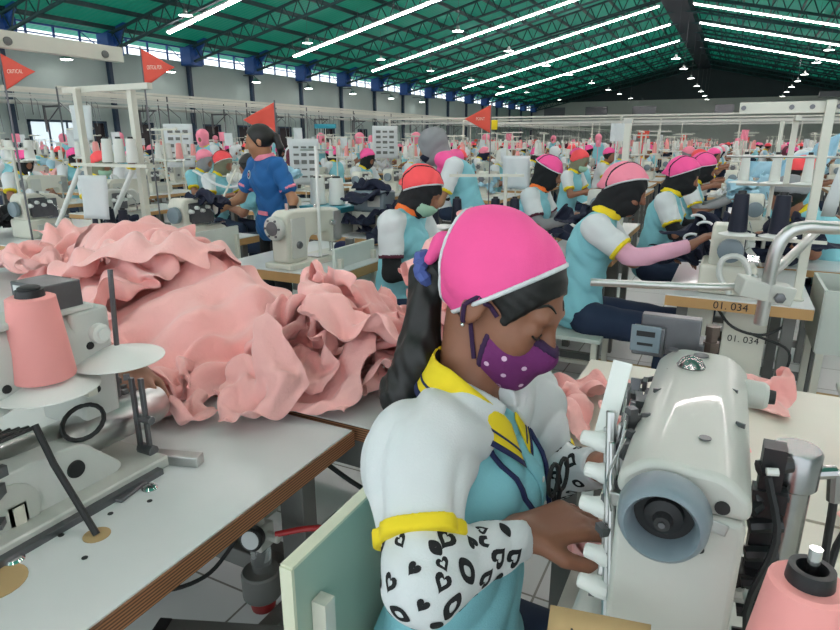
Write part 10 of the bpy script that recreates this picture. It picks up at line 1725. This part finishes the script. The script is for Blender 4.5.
# --- woman in royal blue
bw = make_person('standing woman in royal blue shirt with pink collar and black ponytail', pose(STAND, head=(.075, 0, 1.425), elR=(.10, -.26, 1.04), wrR=(.12, -.25, 1.02), hdR=(.14, -.24, .99), elL=(.16, .24, 1.02), wrL=(.36, .30, .90), hdL=(.44, .32, .87), elR_=0, yaw=-12, pitch=14) if False else
    pose(STAND, elL=(-.02, .25, 1.03), wrL=(.05, .27, .86), hdL=(.08, .27, .80), elR=(.16, -.22, 1.02), wrR=(.33, -.32, .92), hdR=(.38, -.37, .87), yaw=-34, pitch=14),
    dict(one_piece=True, shirt='blue', cuff='salmon', collar='salmon', skin='skin_mid', legs='black_fab'), (-2.95, 3.50, 0), 248, .008)
Mh = Matrix.Rotation(R(-34), 3, 'Z') @ Matrix.Rotation(R(14), 3, 'Y'); hc = V((.085, 0, 1.435)); H = lambda x, y, z: tuple(hc + Mh @ V((x, y, z)))
F = Field((-.25, -.2, 1.15), (.25, .2, 1.62), .007)
head_prims(F, hc, Mh, .009, face=False, ears=False); F.cut(H(.045, 0, .03), Mh @ V((1, 0, -.45))); F.cut(H(0, 0, -.04), Mh @ V((.3, 0, -1)))
F.cone(H(-.09, 0, .03), H(-.125, 0, .0), .028, .022, .02); F.cone(H(-.125, 0, .0), H(-.13, .02, -.08), .024, .026, .02); F.cone(H(-.13, .02, -.08), H(-.11, .02, -.14), .025, .008, .02)
F.build('hair', M['hair'], bw); bw.scale = (.97, .97, .97)
m = MB().lathe([(0, .032), (.002, .032)], (.148, -.075, 1.20), (1, -.15, .12), 24).build('badge', M['paper'], bw)
MB().lathe([(.0022, .022), (.003, .022)], (.148, -.075, 1.20), (1, -.15, .12), 24).lathe([(.0032, .012), (.0036, .012)], (.148, -.075, 1.20), (1, -.15, .12), 12, mi=1).build('emblem', [M['navy_trim'], M['salmon']], m)
MB().box((.128, .06, .93), (.012, .13, .028)).build('pocket_trim', M['salmon'], bw)
for a_, r_ in (((.02, .262, .93), 0), ((.03, .264, .90), 1)):
    MB().cyl(a_, (a_[0] + .003, a_[1], a_[2] - .012), .043, n=14).build('wrist_band', M['white_fab'], bw)
F = Field((-.08, .15, .80), (.12, .36, 1.0), .007); F.cone((.0, .258, .97), (.045, .268, .87), .040, .034, .01); F.build('wrist_cover', M['black_fab'], bw)
pennant('small coral cap-like pennant just above the head of the woman in blue', (-3.22, 3.90, 1.55), 27, None, -1, .60, 1.55)
table('white table with navy garments beside the woman in blue', -3.75, -2.98, 2.45, 3.35, thick=.045)
heap('navy', -3.10, 3.0, .76, 5, 'navy garment beside the woman in blue', 'navy garments beside the woman in blue', .14, 1.2, 31)
ml = overlock('dark-fronted overlock machine on the table beside the woman in blue', (-3.06, 2.86, TT), 0, None, 'cream')
MB().box((.06, 0, .2), (.012, .18, .12)).build('dark_cover', M['dark_steel'], ml)
make_person('seated woman in teal shirt with black hair behind the woman in blue', pose(), dict(one_piece=True, shirt='turq', cuff='turq', collar='orange', scarf='cap', cap='hair', skin='skin'), (-3.62, 4.25, 0), 200, .012)

# --- big thread frame on the left
lf = thing('thread_stand', 'tall cream thread frame with shelf of white and navy cones on the left', 'thread stand', (-3.30, 2.68, TT))
MB().box((0, 0, .47), (.038, .038, .94)).lathe([(0, .03), (.008, .03)], n=14).build('post', M['cream'], lf)
MB().box((-.42, -.06, .28), (.034, .034, 1.36)).build('post', M['cream'], lf)
MB().box((-.20, -.02, .955), (.78, .035, .035)).build('top_beam', M['cream'], lf)
MB().box((-.16, -.08, .50), (.70, .06, .018)).build('shelf', M['cream'], lf)
MB().box((-.16, -.14, .085), (.50, .07, .014)).build('lower_shelf', M['cream'], lf)
MB().cyl((.0, -.06, .47), (-.2, -.14, .10), .016, n=10).build('brace_tube', M['plastic_white'], lf)
MB().cyl((-.50, -.06, .47), (-.70, -.14, .10), .016, n=10).build('brace_tube', M['plastic_white'], lf)
for k in range(3):
    cone('white_thread', ['left', 'middle', 'right'][k] + ' white thread cone on the shelf of the tall left thread frame', (-3.48 + .11 * k, 2.60, 1.268), h=.14, rb=.036, rt=.026)
    cone('navy_thread', ['left', 'middle', 'right'][k] + ' navy thread cone under the shelf of the tall left thread frame', (-3.47 + .12 * k, 2.46, .85), h=.15, rb=.034, rt=.024)
lb = thing('thread_beam', 'thick cream bolted beam reaching in from the left picture edge', 'beam', (-3.45, 1.95, 1.90))
MB().box((0, 0.02, 0), (.05, 1.58, .085)).build('bar', M['cream'], lb, bevel=.003)
m = MB()
for y in (.12, .68): m.lathe([(0, .022), (.012, .02), (.016, .012)], (.026, y, -.01), (1, 0, 0), 12)
m.build('bolt', M['frame_grey'], lb); MB().box((0, -.80, -.95), (.05, .05, 1.90)).build('post', M['cream'], lb)
pennant('orange-red pennant flag with pale lettering at the left picture edge', (-3.95, 2.33, 1.79), 24, 'CRITICAL', 1, .47, 1.79)
pennant('orange-red pennant flag reading CRITICAL POINT above the tall left thread frame', (-4.09, 3.45, 1.925), 18, 'CRITICAL POINT', 1, .62, 1.925)
for c in bpy.data.objects:
    if c.type == 'MESH' and c.name.startswith('lettering') and c.parent and 'CRITICAL POINT' in c.parent.get('label', ''): c.scale = (.62, 1, 1); c.location.x = .045
pennant('small red pennant flag pointing left above the benches in the middle', (-2.20, 5.92, 1.60), 27, 'POINT', -1, .62, 1.60)
def sheet(label, x, y, z, w, h, rz, m_='paper', ink=0, name='paper_sheet', group=None):
    root = thing(name, label, 'paper', (x, y, z), rz, group)
    MB().grid(8, 10, lambda u, v: ((u - .5) * w, .012 * math.sin(u * 5 + v * 3), (v - .5) * h)).build('sheet', M[m_], root, solid=.0015)
    if ink:
        rr = random.Random(ink)
        for r_ in range(5):
            for c_ in range(3):
                MB().box(((c_ - 1) * w * .26, -.018, (r_ - 2) * h * .16), (w * .18, .002, h * rr.uniform(.03, .1))).build('printed_block', M['frame_grey'], root)
    MB().cyl((0, .014, h / 2), (0, .014, (.75 if z < 1.5 and y < 9 and m_ != 'paper' or ink == 0 else 0) - z), .006, n=6).build('pole', M['cream'], root)
    return root
sheet('plain white paper hanging tilted under the shelf of the tall left thread frame', -3.30, 2.34, 1.08, .17, .25, 20)
sheet('large white printed board hanging in the left background', -7.38, 6.72, 1.32, .42, .62, 30, ink=2)
sheet('white printed board standing right of the woman in blue', -4.75, 6.25, 1.14, .36, .55, 30, ink=4)
sheet('white board with blue heading behind the coral-scarfed worker', -6.24, 10.84, 1.36, .5, .62, 30, ink=6)
sheet('blue rectangular sign hanging above the middle-left benches', -6.11, 8.65, 1.62, .36, .07, 30, 'teal_plastic')
sheet('sheet of white striped cloth hanging left of the pink-capped worker', -1.44, 4.45, 1.17, .20, .24, 27, 'white_fab')
sheet('yellow sign hanging under the crossing rail in the middle distance', -5.3, 14.3, 1.75, .30, .22, 27, 'yellow')
sheet('crumpled clear bag hanging at the left picture edge', -4.25, 3.0, 1.52, .16, .24, 20, 'paper')
tag(MB().tube(bez([(-4.15, 3.9, 1.15), (-3.8, 3.9, 1.02), (-3.5, 4.0, 1.08), (-3.35, 4.05, 1.12)], 12), .011, n=8).build('cloth_strip', M['white_fab']), 'white cloth strip sagging between two stands left of the woman in blue', 'cloth')
for k, (x, y, z) in enumerate(((-3.62, 3.75, 1.10), (-3.52, 3.78, 1.10))):
    o = MB().lathe([(0, .03), (.01, .045), (.05, .03), (.09, .045), (.10, .03)], axis=(.6, .3, .1), n=16).build('thread_reel', M['white_thread']); o.location = (x, y, z); tag(o, ['left', 'right'][k] + ' of the two lying thread reels on a rod left of the woman in blue', 'thread')
rs = thing('thread_stand', 'slanted thin rod stand with two reels left of the woman in blue', 'thread stand', (-3.42, 3.32, .78)); MB().cyl((0, 0, 0), (-.12, .45, .40), .008, n=8).cyl((-.25, .43, .34), (.02, .47, .36), .006, n=6).build('rod', M['cream'], rs)

table('white table with cream overlock machine at the left picture edge', -4.95, -4.02, 2.25, 3.35, thick=.045)
o = overlock('cream overlock machine on the table at the left picture edge', (-4.30, 2.62, TT), 0, None, 'cream'); MB().box((.06, 0, .2), (.012, .18, .12)).build('dark_cover', M['dark_steel'], o)
overlock('grey overlock machine behind the hanging white paper on the left', (-4.15, 3.15, TT), 0, None, 'machine_grey')
heap('navy', -3.62, 2.62, .76, 3, 'navy garment under the tall left thread frame', 'navy garments under the tall left thread frame', .07, 1.0, 55)
heap('black_fab', -4.6, 2.5, .76, 3, 'black garment at the left edge table', 'black garments on the left edge table', .1, 1.2, 56)
thread_stand('cream thread stand on the table at the left picture edge', (-4.72, 2.75, TT), 0, .60, .50, ((-.12, .05), (.12, .05)))
for k in range(2): cone('white_thread', ['left', 'right'][k] + ' white thread cone on the stand at the left picture edge', (-4.84 + .24 * k, 2.80, 1.26), h=.14, rb=.036, rt=.026)
for k in range(3): overlock('cream overlock machine left behind the woman in blue, %s of three' % ('nearest', 'middle', 'farthest')[k], (-3.9, 4.75 + .75 * k, TT), 0, None, 'cream')
table('long white table behind the woman in blue with three cream overlock machines', -4.15, -3.6, 4.5, 6.6)
heap('lightblue', -4.35, 5.2, .78, 5, 'pale blue garment left behind the woman in blue', 'pale blue garments left behind the woman in blue', .2, 1.5, 61)
table('table with pale blue garments left behind the woman in blue', -4.75, -4.2, 4.8, 5.8)
make_person('seated worker in coral cap beside the pale blue garments left of the woman in blue', pose(), dict(scarf='hood', cap='coral', under='olive'), (-4.98, 4.95, 0), 0, .012)

# --- pink-capped worker in the middle
make_person('seated worker in bright pink cap over black scarf with maroon-edged sleeve, middle', pose(), dict(scarf='hood', cap='hotpink', under='black_fab', collar='orange', cuff='maroon', arm='grey_fab', tilt=-.1, hem=.045), (-1.38, 4.52, 0), 0, .010)
chair('cream chair under the pink-capped worker in the middle', (-1.44, 4.52, 0), 0)
table('table with pale wooden edge in front of the pink-capped worker in the middle', -1.12, -.62, 4.25, 5.2)
overlock('grey machine with round dial on the table of the pink-capped worker', (-.86, 4.75, TT), 0, None, 'machine_grey')
s2 = thread_stand('cream thread stand with navy cones behind the kerchief of the woman in front', (-1.25, 3.66, TT), 27, .45, .12, ((-.30, .0), (-.06, 0), (.06, 0)), True)
for k, (dx, lab) in enumerate(((-.30, 'left'), (-.06, 'middle'), (.06, 'right'))):
    cone('navy_thread', lab + ' navy thread cone just above the kerchief of the woman in front', (-1.25 + dx * .891, 3.66 + dx * .454, .90), h=.15, rb=.036, rt=.026)
cone('navy_thread', 'single navy thread cone at the far left above the kerchief beside the grey-hijab woman', (-1.62, 3.40, .90), h=.14, rb=.036, rt=.026)
table('white table with navy cones right behind the woman in front', -1.75, -1.0, 3.35, 4.05)
heap('navy', -.75, 3.9, .76, 4, 'navy garment left of the worker with salmon scarf', 'navy garments left of the salmon-scarfed worker', .16, 1.25, 44)
heap('navy', -1.85, 3.35, .76, 3, 'navy garment under the grey-hijab woman\'s hands', 'navy garments before the grey-hijab woman', .1, 1.2, 47)
table('white table carrying navy striped garments left of the worker with salmon scarf', -.98, -.55, 3.5, 4.2)
pst = thing('rail_post', 'slim cream post standing between the benches left of the worker with salmon scarf', 'post', (-.72, 4.77, 0)); MB().box((0, 0, .76), (.045, .045, 1.52)).build('shaft', M['cream'], pst); MB().box((0, 0, 1.53), (.06, .06, .03)).build('cap', M['machine_grey'], pst)
# ochre floor marking
for k, (x, y, w, l) in enumerate(((-.2, 3.9, 6, .05), (-.4, 2.35, 5, .05))):
    tag(MB().box((0, 0, .001), (w, l, .002)).build('floor_tape', M['kraft']), 'ochre marking tape across the tiles, %s line' % ('farther' if k == 0 else 'nearer'), 'tape').location = (x, y, 0)
# ------------------------------------------------------------------ the crowd of benches behind
def flatten(root, name):
    import bmesh
    bm = bmesh.new(); mats = []
    for c in [x for x in root.children] + [g for x in root.children for g in x.children]:
        me = c.data.copy(); base = []
        for m_ in me.materials:
            if m_ not in mats: mats.append(m_)
            base.append(mats.index(m_))
        for p in me.polygons: p.material_index = base[min(p.material_index, len(base) - 1)] if base else 0
        bm.from_mesh(me); bpy.data.meshes.remove(me)
    me = bpy.data.meshes.new(name); bm.to_mesh(me); bm.free()
    for m_ in mats: me.materials.append(m_)
    return me
def wipe(root):
    for c in list(root.children):
        for g in list(c.children): bpy.data.objects.remove(g)
        bpy.data.objects.remove(c)
    bpy.data.objects.remove(root)

rf = random.Random(2024)
styles = [('pink', dict(scarf='hood', cap='hotpink', under='black_fab'), SEATED), ('salmon', dict(scarf='hood', cap='salmon', under='navy', sleeve='white_fab', cuff='yellow'), pose(pitch=35, head=(.19, 0, 1.14))),
          ('pink', dict(scarf='cap', cap='hotpink', shirt='white_fab'), pose(pitch=10, yaw=-25)), ('coral', dict(scarf='hood', cap='coral', under='olive', mask='mint'), SEATED),
          ('dark', dict(scarf='hijab', cap='maroon', shirt='lightblue'), pose(pitch=28)), ('salmon', dict(scarf='hood', cap='salmon', under='grey_fab', shirt='lightblue', sleeve='turq'), SEATED),
          ('pink', dict(scarf='hijab', cap='salmon', shirt='turq'), pose(STAND)), ('coral', dict(scarf='cap', cap='coral', shirt='white_fab', sleeve='lightblue'), SEATED),
          ('pale', dict(scarf='hijab', cap='white_fab', shirt='turq'), SEATED)]
PROTO = []
for i, (nm, st, J_) in enumerate(styles):
    p = make_person('x', J_, st, (0, 0, 0), 0, .019)
    PROTO.append((nm, p, 'standing' if J_['pelvis'][2] > .7 else 'seated'))
p_over = overlock('x', (0, 0, 0), 0, None, 'cream'); p_lock = lockstitch('x', (0, 0, 0), 0, None, 'cream')
p_st = thread_stand('x', (0, 0, 0), 0, .72, .42, ((-.14, .05), (0, .05), (.14, .05)))
for k in range(3):
    for kk in ('white_thread',):
        o = MB().lathe([(0, .034), (.004, .036), (.14, .024), (.145, .01)], (-.14 + .14 * k, .05, .445), n=12).build('spool', M[['white_thread', 'white_thread', 'pink_thread'][k]], p_st)
p_tb = thing('work_table', 'x', 'table'); table_parts(p_tb, 1.05, .52)
ME = {k: flatten(r_, k) for k, r_ in (('overlock_machine', p_over), ('sewing_machine', p_lock), ('thread_stand', p_st), ('work_table', p_tb))}
for r_ in (p_over, p_lock, p_tb): wipe(r_)
wipe(p_st)
FC = Vector(cam.location); ROT = cam.rotation_euler.to_matrix()
def in_view(x, y, z=1.1, mx=30):
    q = ROT.transposed() @ (Vector((x, y, z)) - FC)
    if q.z > -.5: return False
    px = 420 + 606 * q.x / -q.z
    return -mx < px < 840 + mx
def zone(x, y):
    d = 'near' if y < 12 else ('middle-distance' if y < 24 else 'far')
    s_ = 'left' if x / y < -.75 else ('centre-left' if x / y < -.35 else ('centre' if x / y < -.08 else 'right'))
    return '%s %s benches' % (d, s_)
ROWNOW = [0]
def single(name, me, loc, rz, label, cat, group, s_=1):
    o = bpy.data.objects.new(name, me); COL.objects.link(o); o.location = loc; o.rotation_euler = (0, 0, R(rz))
    if s_ != 1: o.scale = (s_,) * 3
    o['row'] = ROWNOW[0]
    return tag(o, label, cat, group)
SHEETS = []
for w_, h_, m_ in ((.16, .24, 'paper'), (.15, .20, 'paper'), (.20, .12, 'flag'), (.14, .16, 'salmon'), (.14, .2, 'white_fab')):
    SHEETS.append(MB().grid(5, 6, lambda u, v: ((u - .5) * w_, .015 * math.sin(u * 6 + v * 4), (v - .5) * h_)).cyl((0, .012, h_ / 2), (0, .012, -.75), .008, n=5).box((0, .004, 0), (w_ * .98, .004, h_ * .98)).mesh('paper_sheet', M[m_]))
n_p = 0
xs = [-.50 - 1.33 * k for k in range(14)] + [.85, 2.2, 3.55, 4.9]
rows = [4.1 + 1.5 * j for j in range(6)] + [13.2 + 1.7 * j for j in range(19)]
for row_i, y in enumerate(rows):
    for x in xs:
        ROWNOW[0] = row_i
        jx, jy = x + rf.uniform(-.1, .1), y + rf.uniform(-.15, .15)
        if x > -5.0 and y < 6.6 or (x > -1.2 and y < 7.2): continue
        if x < -18.6 or not in_view(jx, jy): continue
        keep = 1.0 if y < 16 else (.85 if y < 28 else .6)
        if rf.random() > keep: continue
        z_ = zone(jx, jy)
        if n_p < 298 and rf.random() < (.9 if y < 20 else .75):
            k = rf.randrange(len(PROTO)); nm, pr_, ps = PROTO[k]
            lab = '%s worker in a %s head scarf at the %s' % (ps, nm, z_)
            o = copy_thing(pr_, (jx, jy, 0), rf.choice((0, 0, 0, 8, -12, 170)) if ps == 'seated' else rf.random() * 360, lab, lab.replace('worker', 'workers')); o['row'] = row_i; n_p += 1
        single('work_table', ME['work_table'], (jx + .58, jy, 0), 0, 'white sewing table among the %s' % z_, 'table', 'sewing tables among the %s' % z_)
        kind = rf.choice(('overlock_machine', 'sewing_machine'))
        if y < 26: single(kind, ME[kind], (jx + .56, jy - (.05 if kind[0] == 'o' else .3), TT), 0, 'cream %s among the %s' % (kind.replace('_', ' '), z_), 'sewing machine', 'cream %ss among the %s' % (kind.replace('_', ' '), z_))
        if rf.random() < .8: single('thread_stand', ME['thread_stand'], (jx + .62, jy + .38, TT), rf.choice((0, 90)), 'thread stand with pale cones among the %s' % z_, 'thread stand', 'thread stands among the %s' % z_, rf.uniform(.85, 1.15))
        if rf.random() < (.6 if y < 16 else .3):
            cl = rf.choice(('lightblue', 'lightblue', 'white_fab', 'navy', 'pink'))
            for q_ in range(rf.choice((1, 2, 3))):
                o = bpy.data.objects.new('garment', GARM[cl][rf.randrange(5)]); COL.objects.link(o)
                o.location = (jx + .6 + rf.uniform(-.12, .12), jy - .1 + rf.uniform(-.35, .35), TT + .01 + .05 * q_); o.rotation_euler = (0, 0, rf.random() * 6.28); o.scale = (1.6, 1.5, 1.8)
                cn = {'lightblue': 'pale blue', 'white_fab': 'white', 'navy': 'navy', 'pink': 'pink'}[cl]
                tag(o, '%s garment lying on a table of the %s' % (cn, z_), 'garment', '%s garments on the %s' % (cn, z_)); o['row'] = row_i
        if rf.random() < .28:
            pass
            o = single('paper_sheet', SHEETS[rf.randrange(len(SHEETS))], (jx + rf.uniform(.45, .72), jy + rf.uniform(-.3, .3), TT + .75), 27 + rf.uniform(-30, 30), 'small sheet on a slim pole over the %s' % z_, 'paper', 'sheets on slim poles over the %s' % z_, rf.uniform(.75, 1.0)); o.location.z = TT + .75 * o.scale.x
for _, p, _s in PROTO: wipe(p)
fam = {}
for o in COL.objects:
    if o.parent is None and 'benches' in o.get('label', '') and 'group' in o: fam.setdefault((o['label'], round(o.get('row', 0))), []).append(o)
for (lab, row), L_ in fam.items():
    L_.sort(key=lambda o: o.location.x / max(o.location.y, .1))
    base = lab.split(' at the ')[0].split(' among the ')[0].split(' lying on a table of the ')[0].split(' over the ')[0]
    side = [w for w in ('centre-left', 'left', 'centre', 'right') if w + ' benches' in lab][0]
    for i, o in enumerate(L_):
        o['label'] = '%s, %s from left, %s part, %s bench row' % (base, ORD[min(i, 27)], side, ORD[min(row, 27)])
        del o['row']
